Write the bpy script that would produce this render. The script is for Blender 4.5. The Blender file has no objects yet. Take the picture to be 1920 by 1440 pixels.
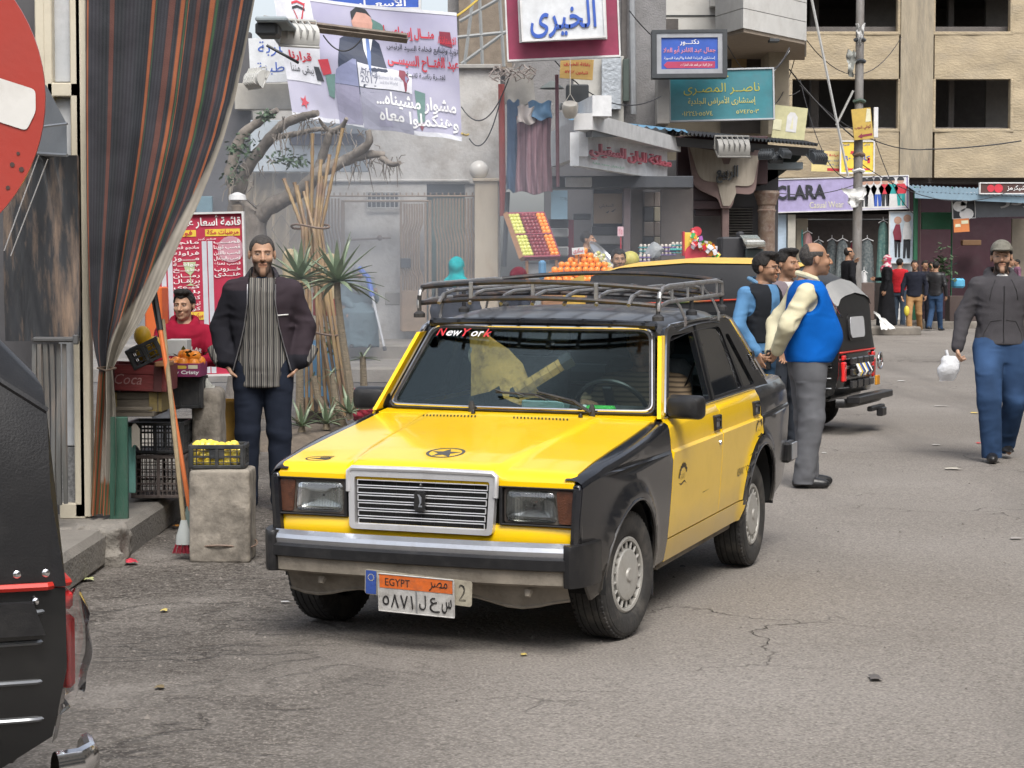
import bpy,bmesh,math,random
import numpy as np
from mathutils import Vector,Matrix,geometry
random.seed(7);RNG=np.random.RandomState(7)
PI=math.pi
C=bpy.context.scene.collection
SC=bpy.context.scene
# ---------------------------------------------------------------- camera, sky, sun, exposure
F=3880.0;CAMZ=1.66;PIT=0.0559
cam=bpy.data.cameras.new('camera');camo=bpy.data.objects.new('camera',cam);C.objects.link(camo)
cam.lens=36.0*F/1920;cam.sensor_width=36;cam.clip_start=.05;cam.clip_end=600
camo.location=(0,0,CAMZ);camo.rotation_euler=(PI/2-PIT,0,0);SC.camera=camo
W=bpy.data.worlds.new('World');SC.world=W;W.use_nodes=True
nt=W.node_tree;bg=nt.nodes['Background']
sky=nt.nodes.new('ShaderNodeTexSky');sky.sky_type='NISHITA';sky.sun_disc=False
SUN_EL,SUN_AZ=math.radians(54),math.radians(168)
sky.sun_elevation=SUN_EL;sky.sun_rotation=SUN_AZ;sky.air_density=1.0;sky.dust_density=4.0;sky.ozone_density=1.0
hs=nt.nodes.new('ShaderNodeHueSaturation');hs.inputs['Saturation'].default_value=.42
nt.links.new(sky.outputs[0],hs.inputs['Color']);nt.links.new(hs.outputs[0],bg.inputs['Color'])
bg.inputs['Strength'].default_value=0.14
sun=bpy.data.lights.new('sun','SUN');sun.energy=1.5;sun.angle=math.radians(28);sun.color=(1,.965,.91)
suno=bpy.data.objects.new('sun',sun);C.objects.link(suno)
_d=Vector((math.sin(SUN_AZ)*math.cos(SUN_EL),math.cos(SUN_AZ)*math.cos(SUN_EL),math.sin(SUN_EL)))
suno.rotation_euler=_d.to_track_quat('Z','Y').to_euler()
SC.view_settings.view_transform='Standard';SC.view_settings.look='None';SC.view_settings.gamma=1
SC.view_settings.exposure=0.80;SC.view_settings.use_curve_mapping=False
SC.render.engine='CYCLES';SC.cycles.use_denoising=True
SC.cycles.max_bounces=6;SC.cycles.transparent_max_bounces=12;SC.cycles.volume_bounces=0
SC.cycles.volume_step_rate=2.0;SC.cycles.volume_max_steps=48
SC.cycles.sample_clamp_indirect=6;SC.cycles.caustics_reflective=False;SC.cycles.caustics_refractive=False
# ---------------------------------------------------------------- places seen in the photograph (1920 px wide) as points of the world
def ray(px,py):
 u=(px-960)/F;v=(720-py)/F
 return u,math.cos(PIT)+v*math.sin(PIT),-math.sin(PIT)+v*math.cos(PIT)
def at(px,py,Y):
 x,y,z=ray(px,py);t=Y/y
 return Vector((x*t,Y,CAMZ+z*t))
def gp(px,py,z=0.0):
 x,y,dz=ray(px,py);t=(z-CAMZ)/dz
 return Vector((x*t,y*t,z))
# ---------------------------------------------------------------- materials
MATS={}
def _nodes(name):
 m=bpy.data.materials.new(name);m.use_nodes=True
 n=m.node_tree.nodes;return m,n,m.node_tree.links,n['Principled BSDF']
def c4(c):return(c[0],c[1],c[2],1)
def mat(name,col=(.5,.5,.5),rough=.6,metal=0.,var=.12,vs=6.,bump=.12,bs=60.,dirt=None,damt=.35,ds=3.,coat=0.,spec=.5,trans=0.,alpha=1.,emit=0.,sss=0.,stretch=None,col2=None,low=None):
 if name in MATS:return MATS[name]
 m,n,L,b=_nodes(name)
 tc=n.new('ShaderNodeTexCoord');vec=tc.outputs['Object']
 if stretch:
  mp=n.new('ShaderNodeMapping');mp.inputs['Scale'].default_value=stretch;L.new(vec,mp.inputs[0]);vec=mp.outputs[0]
 nz=n.new('ShaderNodeTexNoise');nz.inputs['Scale'].default_value=vs;nz.inputs['Detail'].default_value=6;nz.inputs['Roughness'].default_value=.62
 L.new(vec,nz.inputs['Vector'])
 mx=n.new('ShaderNodeMix');mx.data_type='RGBA'
 a=col;bb=col2 or tuple(min(1,c*(1+var))for c in col);a=col if col2 else tuple(c*(1-var)for c in col)
 rm=n.new('ShaderNodeMapRange');rm.inputs[1].default_value=.3;rm.inputs[2].default_value=.7
 L.new(nz.outputs[0],rm.inputs[0]);L.new(rm.outputs[0],mx.inputs[0])
 mx.inputs[6].default_value=c4(a);mx.inputs[7].default_value=c4(bb);out=mx.outputs[2]
 if dirt:
  n2=n.new('ShaderNodeTexNoise');n2 .inputs['Scale'].default_value=ds;n2 .inputs['Detail'].default_value=8;n2 .inputs['Roughness'].default_value=.7
  L.new(vec,n2 .inputs['Vector'])
  r2=n.new('ShaderNodeMapRange');r2 .inputs[1].default_value=.48;r2 .inputs[2].default_value=.72;r2 .inputs[4].default_value=damt
  L.new(n2 .outputs[0],r2 .inputs[0])
  m2=n.new('ShaderNodeMix');m2 .data_type='RGBA';L.new(r2 .outputs[0],m2 .inputs[0]);L.new(out,m2 .inputs[6]);m2 .inputs[7].default_value=c4(dirt);out=m2 .outputs[2]
  rr=n.new('ShaderNodeMapRange');rr.inputs[3].default_value=rough;rr.inputs[4].default_value=min(1,rough+.3)
  L.new(r2 .outputs[0],rr.inputs[0]);L.new(rr.outputs[0],b.inputs['Roughness'])
 else:b.inputs['Roughness'].default_value=rough
 if low:
  sp=n.new('ShaderNodeSeparateXYZ');L.new(tc.outputs['Object'],sp.inputs[0]);ad=n.new('ShaderNodeMath');ad.operation='MULTIPLY_ADD';ad.inputs[1].default_value=-.30;L.new(nz.outputs[0],ad.inputs[0]);L.new(sp.outputs[2],ad.inputs[2])
  rl=n.new('ShaderNodeMapRange');rl.inputs[1].default_value=low[0];rl.inputs[2].default_value=low[1];rl.inputs[3].default_value=low[3];rl.inputs[4].default_value=0;L.new(ad.outputs[0],rl.inputs[0])
  m4=n.new('ShaderNodeMix');m4 .data_type='RGBA';L.new(rl.outputs[0],m4 .inputs[0]);L.new(out,m4 .inputs[6]);m4 .inputs[7].default_value=c4(low[2]);out=m4 .outputs[2]
 L.new(out,b.inputs['Base Color'])
 b.inputs['Metallic'].default_value=metal;b.inputs['Specular IOR Level'].default_value=spec
 b.inputs['Coat Weight'].default_value=coat;b.inputs['Coat Roughness'].default_value=.08
 b.inputs['Transmission Weight'].default_value=trans;b.inputs['Alpha'].default_value=alpha
 if sss:b.inputs['Subsurface Weight'].default_value=sss;b.inputs['Subsurface Radius'].default_value=(.02,.01,.006)
 if emit:b.inputs['Emission Color'].default_value=c4(col);b.inputs['Emission Strength'].default_value=emit
 if bump:
  n3=n.new('ShaderNodeTexNoise');n3 .inputs['Scale'].default_value=bs;n3 .inputs['Detail'].default_value=4;L.new(vec,n3 .inputs['Vector'])
  bp=n.new('ShaderNodeBump');bp.inputs['Strength'].default_value=bump;bp.inputs['Distance'].default_value=.02
  L.new(n3 .outputs[0],bp.inputs['Height']);L.new(bp.outputs[0],b.inputs['Normal'])
 MATS[name]=m;return m
def mat_vc(name,rough=.75,bump=.15,bs=180.,var=.12,vs=14.,sss=0.,spec=.3,metal=0.,wr=0.):
 """colour from the mesh's own Col attribute, with cloth or skin grain"""
 if name in MATS:return MATS[name]
 m,n,L,b=_nodes(name)
 at_=n.new('ShaderNodeVertexColor');at_.layer_name='Col'
 tc=n.new('ShaderNodeTexCoord')
 nz=n.new('ShaderNodeTexNoise');nz.inputs['Scale'].default_value=vs;nz.inputs['Detail'].default_value=5;L.new(tc.outputs['Object'],nz.inputs['Vector'])
 rm=n.new('ShaderNodeMapRange');rm.inputs[1].default_value=.3;rm.inputs[2].default_value=.7;rm.inputs[3].default_value=1-var;rm.inputs[4].default_value=1+var
 L.new(nz.outputs[0],rm.inputs[0])
 mx=n.new('ShaderNodeVectorMath');mx.operation='SCALE';L.new(at_.outputs[0],mx.inputs[0]);L.new(rm.outputs[0],mx.inputs['Scale'])
 L.new(mx.outputs[0],b.inputs['Base Color']);b.inputs['Roughness'].default_value=rough;b.inputs['Specular IOR Level'].default_value=spec
 b.inputs['Metallic'].default_value=metal
 if sss:b.inputs['Subsurface Weight'].default_value=sss;b.inputs['Subsurface Radius'].default_value=(.02,.01,.006)
 if bump:
  n3=n.new('ShaderNodeTexNoise');n3 .inputs['Scale'].default_value=bs;n3 .inputs['Detail'].default_value=3;L.new(tc.outputs['Object'],n3 .inputs['Vector'])
  bp=n.new('ShaderNodeBump');bp.inputs['Strength'].default_value=bump;bp.inputs['Distance'].default_value=.01
  L.new(n3 .outputs[0],bp.inputs['Height']);L.new(bp.outputs[0],b.inputs['Normal'])
  if wr:L.new(wrinkle(n,L,tc.outputs['Object'],wr),bp.inputs['Normal'])
 MATS[name]=m;return m
def wrinkle(n,L,vec,wr):
 """creases of cloth as relief"""
 mp=n.new('ShaderNodeMapping');mp.inputs['Scale'].default_value=(1,1,1.7);mp.inputs['Rotation'].default_value=(.3,.35,0);L.new(vec,mp.inputs[0])
 w=n.new('ShaderNodeTexNoise');w.noise_type='RIDGED_MULTIFRACTAL';w.inputs['Scale'].default_value=4.2;w.inputs['Detail'].default_value=2.5;w.inputs['Roughness'].default_value=.45;w.inputs['Distortion'].default_value=.9;L.new(mp.outputs[0],w.inputs['Vector'])
 b2=n.new('ShaderNodeBump');b2 .inputs['Strength'].default_value=wr;b2 .inputs['Distance'].default_value=.018;L.new(w.outputs[0],b2 .inputs['Height']);return b2 .outputs[0]
def glass(name,tint=(.8,.9,.9),alpha=.25,rough=.03):
 """a pane: a mix of see-through and mirror, so it can be rendered cleanly"""
 if name in MATS:return MATS[name]
 m,n,L,b=_nodes(name);n.remove(b);o=n['Material Output']
 t=n.new('ShaderNodeBsdfTransparent');t.inputs[0].default_value=c4(tint)
 g=n.new('ShaderNodeBsdfGlossy');g.inputs['Roughness'].default_value=rough;g.inputs[0].default_value=(.95,.97,1,1)
 fr=n.new('ShaderNodeFresnel');fr.inputs[0].default_value=1.5
 ad=n.new('ShaderNodeMath');ad.operation='MULTIPLY_ADD';ad.inputs[1].default_value=.14 if alpha==0 else 1.5;ad.inputs[2].default_value=alpha*.2;ad.use_clamp=True
 mx=n.new('ShaderNodeMixShader');L.new(fr.outputs[0],ad.inputs[0]);L.new(ad.outputs[0],mx.inputs[0]);L.new(t.outputs[0],mx.inputs[1]);L.new(g.outputs[0],mx.inputs[2])
 L.new(mx.outputs[0],o.inputs['Surface']);MATS[name]=m;return m
# ---------------------------------------------------------------- mesh helpers
def empty(name,label,cat,loc=(0,0,0),rz=0.,group=None,kind=None):
 o=bpy.data.objects.new(name,None);C.objects.link(o);o.location=loc;o.rotation_euler=(0,0,rz)
 if label:o['label']=label
 if cat:o['category']=cat
 if group:o['group']=group
 if kind:o['kind']=kind
 o.empty_display_size=.1
 return o
def tag(o,label=None,cat=None,group=None,kind=None):
 if label:o['label']=label
 if cat:o['category']=cat
 if group:o['group']=group
 if kind:o['kind']=kind
 return o
def rot2(x,y,a):return x*math.cos(a)-y*math.sin(a),x*math.sin(a)+y*math.cos(a)
def basis(loc=(0,0,0),rx=0,ry=0,rz=0):
 return Matrix.Translation(loc)@Matrix.Rotation(rz,4,'Z')@Matrix.Rotation(ry,4,'Y')@Matrix.Rotation(rx,4,'X')
class MB:
 def __init__(s,M=None):s.v=[];s.f=[];s.m=[];s.M=M;s.mi=0
 def add(s,vs,fs,mi=None,M=None):
  b=len(s.v);mi=s.mi if mi is None else mi
  for p in vs:
   p=Vector(p)
   if M is not None:p=M@p
   if s.M is not None:p=s.M@p
   s.v.append(p)
  for f in fs:s.f.append(tuple(b+i for i in f));s.m.append(mi)
  return s
 def box(s,c,d,b=.004,M=None,mi=None):
  """chamfered box, centre c, size d"""
  hx,hy,hz=d[0]/2,d[1]/2,d[2]/2;b=min(b,hx*.6,hy*.6,hz*.6);vs=[];ix={}
  def V(x,y,z):
   k=(round(x,6),round(y,6),round(z,6))
   if k not in ix:ix[k]=len(vs);vs.append((x+c[0],y+c[1],z+c[2]))
   return ix[k]
  if b<=0:
   vs=[(c[0]+sx*hx,c[1]+sy*hy,c[2]+sz*hz)for sx in(-1,1)for sy in(-1,1)for sz in(-1,1)]
   return s.add(vs,[(0,1,3,2),(4,6,7,5),(0,4,5,1),(2,3,7,6),(0,2,6,4),(1,5,7,3)],mi,M)
  fs=[]
  H=(hx,hy,hz)
  def pt(ax,sg,sb):
   p=[sg[i]*(H[i]if i==ax else H[i]-b)for i in range(3)];return V(*p)
  for ax in range(3):
   u,w=(ax+1)%3,(ax+2)%3
   for s_ in(-1,1):
    q=[]
    for su,sw in((-1,-1),(1,-1),(1,1),(-1,1)):
     g=[0,0,0];g[ax]=s_;g[u]=su;g[w]=sw;q.append(pt(ax,g,b))
    fs.append(q if s_>0 else q[::-1])
  for ax in range(3):
   u,w=(ax+1)%3,(ax+2)%3
   for su in(-1,1):
    for sw in(-1,1):
     g0=[0]*3;g0[ax]=-1;g0[u]=su;g0[w]=sw;g1=list(g0);g1[ax]=1
     q=[pt(u,g0,b),pt(u,g1,b),pt(w,g1,b),pt(w,g0,b)]
     fs.append(q if su*sw<0 else q[::-1])
  for sx in(-1,1):
   for sy in(-1,1):
    for sz in(-1,1):
     g=(sx,sy,sz);q=[pt(0,g,b),pt(1,g,b),pt(2,g,b)];fs.append(q if sx*sy*sz>0 else q[::-1])
  return s.add(vs,fs,mi,M)
 def tube(s,pts,r,n=8,caps=True,mi=None,M=None,flat=1.,closed=False):
  pts=[Vector(p)for p in pts];k=len(pts);rs=r if hasattr(r,'__len__')else[r]*k
  vs=[];fs=[];up=None
  for i,p in enumerate(pts):
   if closed:t=pts[(i+1)%k]-pts[i-1]
   else:t=pts[min(i+1,k-1)]-pts[max(i-1,0)]
   if t.length<1e-9:t=Vector((0,0,1))
   t.normalize()
   if up is None:up=Vector((0,0,1))if abs(t.z)<.9 else Vector((1,0,0))
   a=t.cross(up)
   if a.length<1e-6:a=t.orthogonal()
   a.normalize();b=a.cross(t);up=b
   for j in range(n):
    w=2*PI*j/n;vs.append(p+(a*math.cos(w)+b*math.sin(w)*flat)*rs[i])
  rows=k if closed else k-1
  for i in range(rows):
   i2=(i+1)%k
   for j in range(n):fs.append((i*n+j,i*n+(j+1)%n,i2*n+(j+1)%n,i2*n+j))
  if caps and not closed:fs.append(tuple(range(n))[::-1]);fs.append(tuple((k-1)*n+j for j in range(n)))
  return s.add(vs,fs,mi,M)
 def lathe(s,prof,n=20,mi=None,M=None,a0=0,a1=2*PI):
  """profile of (radius, height) turned about z"""
  full=abs(a1-a0-2*PI)<1e-6;k=len(prof);cols=n if full else n+1;vs=[];fs=[]
  for j in range(cols):
   w=a0+(a1-a0)*j/n
   for r,z in prof:vs.append((r*math.cos(w),r*math.sin(w),z))
  for j in range(n):
   j2=(j+1)%cols
   for i in range(k-1):fs.append((j*k+i,j2*k+i,j2*k+i+1,j*k+i+1))
  return s.add(vs,fs,mi,M)
 def ball(s,c,r,sc=(1,1,1),n=10,mi=None,M=None):
  pr=[(max(1e-4,math.sin(PI*i/n)),-math.cos(PI*i/n))for i in range(n+1)]
  MM=Matrix.Translation(c)@Matrix.Diagonal((r*sc[0],r*sc[1],r*sc[2],1))
  return s.lathe(pr,int(n*1.6),mi,MM if M is None else M@MM)
 def grid(s,fn,nu,nv,mi=None,wrap=False):
  vs=[];fs=[]
  for i in range(nu+1):
   for j in range(nv+1):vs.append(fn(i/nu,j/nv))
  for i in range(nu):
   for j in range(nv):a=i*(nv+1)+j;fs.append((a,a+nv+1,a+nv+2,a+1))
  return s.add(vs,fs,mi)
 def loft(s,rings,mi=None,caps=True,M=None):
  n=len(rings[0]);vs=[p for r in rings for p in r];fs=[]
  for i in range(len(rings)-1):
   for j in range(n):fs.append((i*n+j,i*n+(j+1)%n,(i+1)*n+(j+1)%n,(i+1)*n+j))
  if caps:fs.append(tuple(range(n))[::-1]);fs.append(tuple((len(rings)-1)*n+j for j in range(n)))
  return s.add(vs,fs,mi,M)
 def prism(s,poly,d,M=None,mi=None):
  """outline in x,y pulled from z=0 to z=d"""
  n=len(poly);a=sum(poly[i][0]*poly[(i+1)%n][1]-poly[(i+1)%n][0]*poly[i][1]for i in range(n))
  if a<0:poly=poly[::-1]
  if d<0:z0,z1=d,0
  else:z0,z1=0,d
  vs=[(x,y,z0)for x,y in poly]+[(x,y,z1)for x,y in poly]
  fs=[tuple(range(n))[::-1],tuple(range(n,2*n))]+[(i,(i+1)%n,n+(i+1)%n,n+i)for i in range(n)]
  return s.add(vs,fs,mi,M)
 def build(s,name,mats,parent=None,world=False,smooth=32,recalc=False,origin=None):
  me=bpy.data.meshes.new(name);off=Vector((0,0,0))
  if world and parent is not None:off=Vector(parent.location)
  if origin is not None:off=Vector(origin)
  me.from_pydata([tuple(p-off)for p in s.v],[],s.f)
  for m in(mats if isinstance(mats,(list,tuple))else[mats]):me.materials.append(m)
  me.polygons.foreach_set('material_index',s.m)
  finish(me,smooth,recalc)
  o=bpy.data.objects.new(name,me);C.objects.link(o)
  if parent is not None:o.parent=parent
  if origin is not None:o.location=origin
  return o
def finish(me,smooth=32,recalc=False):
 if recalc:
  bm=bmesh.new();bm.from_mesh(me);bmesh.ops.recalc_face_normals(bm,faces=bm.faces);bm.to_mesh(me);bm.free()
 me.update()
 if smooth:
  me.polygons.foreach_set('use_smooth',[True]*len(me.polygons))
  me.set_sharp_from_angle(angle=math.radians(smooth))
def children_of(o):return[c for c in bpy.data.objects if c.parent==o]
def dup(root,loc=None,rz=None,label=None,scale=None):
 kids={}
 def cp(o,par):
  c=o.copy();C.objects.link(c)
  if par is not None:c.parent=par
  for ch in list(o.children):cp(ch,c)
  return c
 r=cp(root,None)
 if loc is not None:r.location=loc
 if rz is not None:r.rotation_euler=(0,0,rz)
 if scale is not None:r.scale=(scale,)*3 if not hasattr(scale,'__len__')else scale
 if label:r['label']=label
 return r
def inst(src,name,loc,rz=0,parent=None,scale=None,rot=None):
 o=bpy.data.objects.new(name,src.data);C.objects.link(o);o.location=loc;o.rotation_euler=rot or(0,0,rz)
 if parent is not None:o.parent=parent
 if scale is not None:o.scale=(scale,)*3 if not hasattr(scale,'__len__')else scale
 return o
def cdt(outline,holes=(),step=None,lines=(),jitter=0.):
 """triangulate an outline (with holes), with a grid of inner points every `step`"""
 vs=[];es=[]
 def loop(l):
  b=len(vs);vs.extend(Vector((p[0],p[1]))for p in l);n=len(l);es.extend((b+i,b+(i+1)%n)for i in range(n))
 loop(outline)
 for h in holes:loop(h)
 for l in lines:
  b=len(vs);vs.extend(Vector((p[0],p[1]))for p in l);es.extend((b+i,b+i+1)for i in range(len(l)-1))
 if step:
  sx,sy=step if hasattr(step,'__len__')else(step,step)
  x0=min(p[0]for p in outline);x1=max(p[0]for p in outline);y0=min(p[1]for p in outline);y1=max(p[1]for p in outline)
  nx=max(1,int((x1-x0)/sx));ny=max(1,int((y1-y0)/sy));O=np.array([(p[0],p[1])for p in outline])
  for i in range(1,nx+1):
   for j in range(1,ny+1):
    x=x0+(i-.5)*(x1-x0)/nx;y=y0+(j-.5)*(y1-y0)/ny
    if inside(O,x,y)and not any(inside(np.array([(p[0],p[1])for p in h]),x,y)for h in holes):vs.append(Vector((x,y)))
 v,e,f,*_=geometry.delaunay_2d_cdt(vs,es,[],1 if not holes else 2,1e-5)
 V=[(p.x,p.y)for p in v];Fs=[tuple(t)for t in f]
 if holes:
  H=[np.array([(p[0],p[1])for p in h])for h in holes];O=np.array([(p[0],p[1])for p in outline]);G=[]
  for t in Fs:
   cx=sum(V[i][0]for i in t)/len(t);cy=sum(V[i][1]for i in t)/len(t)
   if inside(O,cx,cy)and not any(inside(h,cx,cy)for h in H):G.append(t)
  Fs=G
 return V,Fs
def inside(P,x,y):
 x0,y0=P[:,0],P[:,1];x1,y1=np.roll(x0,-1),np.roll(y0,-1)
 c=(y0>y)!=(y1>y)
 with np.errstate(divide='ignore',invalid='ignore'):xi=(x1-x0)*(y-y0)/(y1-y0)+x0
 return bool((c&(x<xi)).sum()%2)
def densify(pts,d,closed=True):
 out=[];n=len(pts)
 for i in range(n if closed else n-1):
  a,b=pts[i],pts[(i+1)%n];L=math.hypot(b[0]-a[0],b[1]-a[1]);k=max(1,int(round(L/d)))
  for j in range(k):out.append((a[0]+(b[0]-a[0])*j/k,a[1]+(b[1]-a[1])*j/k))
 if not closed:out.append(tuple(pts[-1]))
 return out
def rrect(x0,y0,x1,y1,r,n=4):
 out=[]
 for cx,cy,a in((x1-r,y1-r,0),(x0+r,y1-r,90),(x0+r,y0+r,180),(x1-r,y0+r,270)):
  for i in range(n+1):w=math.radians(a+90*i/n);out.append((cx+r*math.cos(w),cy+r*math.sin(w)))
 return out
def rpoly(pts,r,n=4):
 """round the corners of a polygon"""
 out=[];k=len(pts);rs=r if hasattr(r,'__len__')else[r]*k
 for i in range(k):
  p=Vector(pts[i]);a=Vector(pts[i-1])-p;b=Vector(pts[(i+1)%k])-p
  rr=min(rs[i],a.length*.45,b.length*.45)
  if rr<1e-4:out.append(tuple(p));continue
  s_=p+a.normalized()*rr;e=p+b.normalized()*rr
  for j in range(n+1):
   t=j/n;q=s_*(1-t)**2+p*2*t*(1-t)+e*t*t;out.append(tuple(q))
 return out
def shell(mb,outline,fn,th,holes=(),step=.08,lines=(),mi=None,seg=.05,flip=False):
 """curved sheet with thickness: fn(u, v, off) gives the point, off = depth under the face"""
 outline=densify(outline,seg);holes=[densify(h,seg)for h in holes]
 V,Fs=cdt(outline,holes,step,lines);n=len(V)
 vs=[fn(u,v,0.)for u,v in V]+[fn(u,v,th)for u,v in V];fs=[]
 from collections import Counter
 t=Fs[0];a,b,c=(Vector(vs[i])for i in t[:3]);nn=(b-a).cross(c-a);inn=Vector(vs[t[0]+n])-a
 good=nn.dot(inn)<0
 ec={}
 for t in Fs:
  q=t if good else t[::-1];fs.append(q);fs.append(tuple(n+i for i in q[::-1]))
  for i in range(len(q)):
   e=(q[i],q[(i+1)%len(q)]);ec[e]=1
 for(i,j)in ec:
  if(j,i)not in ec:fs.append((j,i,n+i,n+j))
 return mb.add(vs,fs,mi)
# ---------------------------------------------------------------- writing
_AF={}
for _c,_b,_k in[(0x621,0xFE80,'U'),(0x622,0xFE81,'R'),(0x623,0xFE83,'R'),(0x624,0xFE85,'R'),(0x625,0xFE87,'R'),(0x626,0xFE89,'D'),(0x627,0xFE8D,'R'),(0x628,0xFE8F,'D'),(0x629,0xFE93,'R'),(0x62A,0xFE95,'D'),(0x62B,0xFE99,'D'),(0x62C,0xFE9D,'D'),(0x62D,0xFEA1,'D'),(0x62E,0xFEA5,'D'),(0x62F,0xFEA9,'R'),(0x630,0xFEAB,'R'),(0x631,0xFEAD,'R'),(0x632,0xFEAF,'R'),(0x633,0xFEB1,'D'),(0x634,0xFEB5,'D'),(0x635,0xFEB9,'D'),(0x636,0xFEBD,'D'),(0x637,0xFEC1,'D'),(0x638,0xFEC5,'D'),(0x639,0xFEC9,'D'),(0x63A,0xFECD,'D'),(0x641,0xFED1,'D'),(0x642,0xFED5,'D'),(0x643,0xFED9,'D'),(0x644,0xFEDD,'D'),(0x645,0xFEE1,'D'),(0x646,0xFEE5,'D'),(0x647,0xFEE9,'D'),(0x648,0xFEED,'R'),(0x649,0xFEEF,'R'),(0x64A,0xFEF1,'D')]:
 _AF[chr(_c)]=(_b,_k)
_LA={'ا':0xFEFB,'أ':0xFEF7,'إ':0xFEF9,'آ':0xFEF5}
def arab(s):
 """joined letter forms, in drawing order from the left"""
 out=[];i=0;n=len(s)
 def joins_next(ch):return ch=='ـ' or(ch in _AF and _AF[ch][1]=='D')
 def joinable(ch):return ch=='ـ' or(ch in _AF and _AF[ch][1]!='U')
 while i<n:
  ch=s[i];prev=i>0 and joins_next(s[i-1])and joinable(ch)
  if ch=='ل' and i+1<n and s[i+1]in _LA:
   out.append(chr(_LA[s[i+1]]+(1 if prev else 0)));i+=2;continue
  if ch in _AF:
   b,k=_AF[ch];nx=k=='D' and i+1<n and joinable(s[i+1])
   f=0 if not prev and not nx else 1 if prev and not nx else 2 if nx and not prev else 3
   if k=='U':f=0
   out.append(chr(b+f))
  else:out.append(ch)
  i+=1
 res=[];j=0
 while j<len(out):
  if out[j].isdigit():
   k=j
   while k<len(out)and out[k].isdigit():k+=1
   res.append(''.join(out[j:k]));j=k
  else:res.append(out[j]);j+=1
 return ''.join(res[::-1])
_TX={}
def text2d(s,bold=0.,shear=0.,sub=2):
 k=(s,bold,shear)
 if k in _TX:return _TX[k]
 if any('\u0600'<=ch<='\u06ff' for ch in s):s=arab(s)
 c=bpy.data.curves.new('writing','FONT');c.body=s;c.offset=bold;c.shear=shear;c.resolution_u=sub
 o=bpy.data.objects.new('writing',c);C.objects.link(o);dg=bpy.context.evaluated_depsgraph_get()
 m=bpy.data.meshes.new_from_object(o.evaluated_get(dg))
 V=np.array([v.co[:2]for v in m.vertices]).reshape(-1,2);Fs=[tuple(p.vertices)for p in m.polygons]
 Fs=[f if sum(V[f[i]][0]*V[f[(i+1)%len(f)]][1]-V[f[(i+1)%len(f)]][0]*V[f[i]][1]for i in range(len(f)))>0 else f[::-1]for f in Fs]
 bpy.data.objects.remove(o);bpy.data.curves.remove(c);bpy.data.meshes.remove(m)
 lo,hi=V.min(0),V.max(0);V=(V-(lo+hi)/2);_TX[k]=(V,Fs,hi-lo);return _TX[k]
def write(mb,s,fn,cx,cy,w=None,h=None,bold=0.,shear=0.,mi=None,rot=0.,d=0.):
 """put writing with centre (cx, cy), box w x h, on the surface fn(u, v, off); d > 0 gives raised letters"""
 V,Fs,sz=text2d(s,bold,shear);sx=(w/sz[0])if w else None;sy=(h/sz[1])if h else None
 if sx is None:sx=sy
 if sy is None:sy=sx
 P=[(cx+rot2(x*sx,y*sy,rot)[0],cy+rot2(x*sx,y*sy,rot)[1])for x,y in V];n=len(P)
 vs=[fn(u,v,d)for u,v in P];fs=list(Fs)
 if d:
  vs+=[fn(u,v,0)for u,v in P];ec=set()
  for f in Fs:
   for i in range(len(f)):ec.add((f[i],f[(i+1)%len(f)]))
  fs+=[(a,b,n+b,n+a)[::-1]for a,b in ec if(b,a)not in ec]
 return mb.add(vs,fs,mi)
def flatp(mb,poly,fn,off=0.,mi=None,step=None,seg=None):
 """a printed patch on a surface"""
 if seg:poly=densify(poly,seg)
 if step or len(poly)>4:V,Fs=cdt(poly,(),step)
 else:V,Fs=poly,[tuple(range(len(poly)))]
 a=sum(V[Fs[0][i]][0]*V[Fs[0][(i+1)%len(Fs[0])]][1]-V[Fs[0][(i+1)%len(Fs[0])]][0]*V[Fs[0][i]][1]for i in range(len(Fs[0])))
 if a<0:Fs=[f[::-1]for f in Fs]
 return mb.add([fn(u,v,off)for u,v in V],Fs,mi)
def circ(cx,cy,r,n=16,ry=None):return[(cx+r*math.cos(2*PI*i/n),cy+(ry or r)*math.sin(2*PI*i/n))for i in range(n)]
def board(P00,P10,P01):
 """surface fn(u, v, off) of a flat sign: metres along its two edges from the corner P00, off = out of the face"""
 P00,P10,P01=Vector(P00),Vector(P10),Vector(P01);U=(P10-P00).normalized();V=(P01-P00);V=(V-U*V.dot(U)).normalized();N=U.cross(V)
 return(lambda u,v,off=0.:P00+U*u+V*v+N*off),(P10-P00).length,(P01-P00).length
def noise3(P,s,seed=0):
 """cheap smooth value noise for arrays of points"""
 P=np.asarray(P,float)*s+seed*17.31;i=np.floor(P).astype(np.int64);f=P-i;f=f*f*(3-2*f)
 def h(a,b,c):
  n=(a*374761393+b*668265263+c*2147483647+seed*974711)&0x7fffffff
  n=((n^(n>>13))*1274126177)&0x7fffffff;return((n^(n>>16))&0xffff)/65535.*2-1
 x,y,z=i[...,0],i[...,1],i[...,2];fx,fy,fz=f[...,0],f[...,1],f[...,2]
 l=lambda a,b,t:a+(b-a)*t
 return l(l(l(h(x,y,z),h(x+1,y,z),fx),l(h(x,y+1,z),h(x+1,y+1,z),fx),fy),l(l(h(x,y,z+1),h(x+1,y,z+1),fx),l(h(x,y+1,z+1),h(x+1,y+1,z+1),fx),fy),fz)
def n1(x,y=0,z=0,s=1.,seed=0):return float(noise3(np.array([x,y,z]),s,seed))
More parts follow.
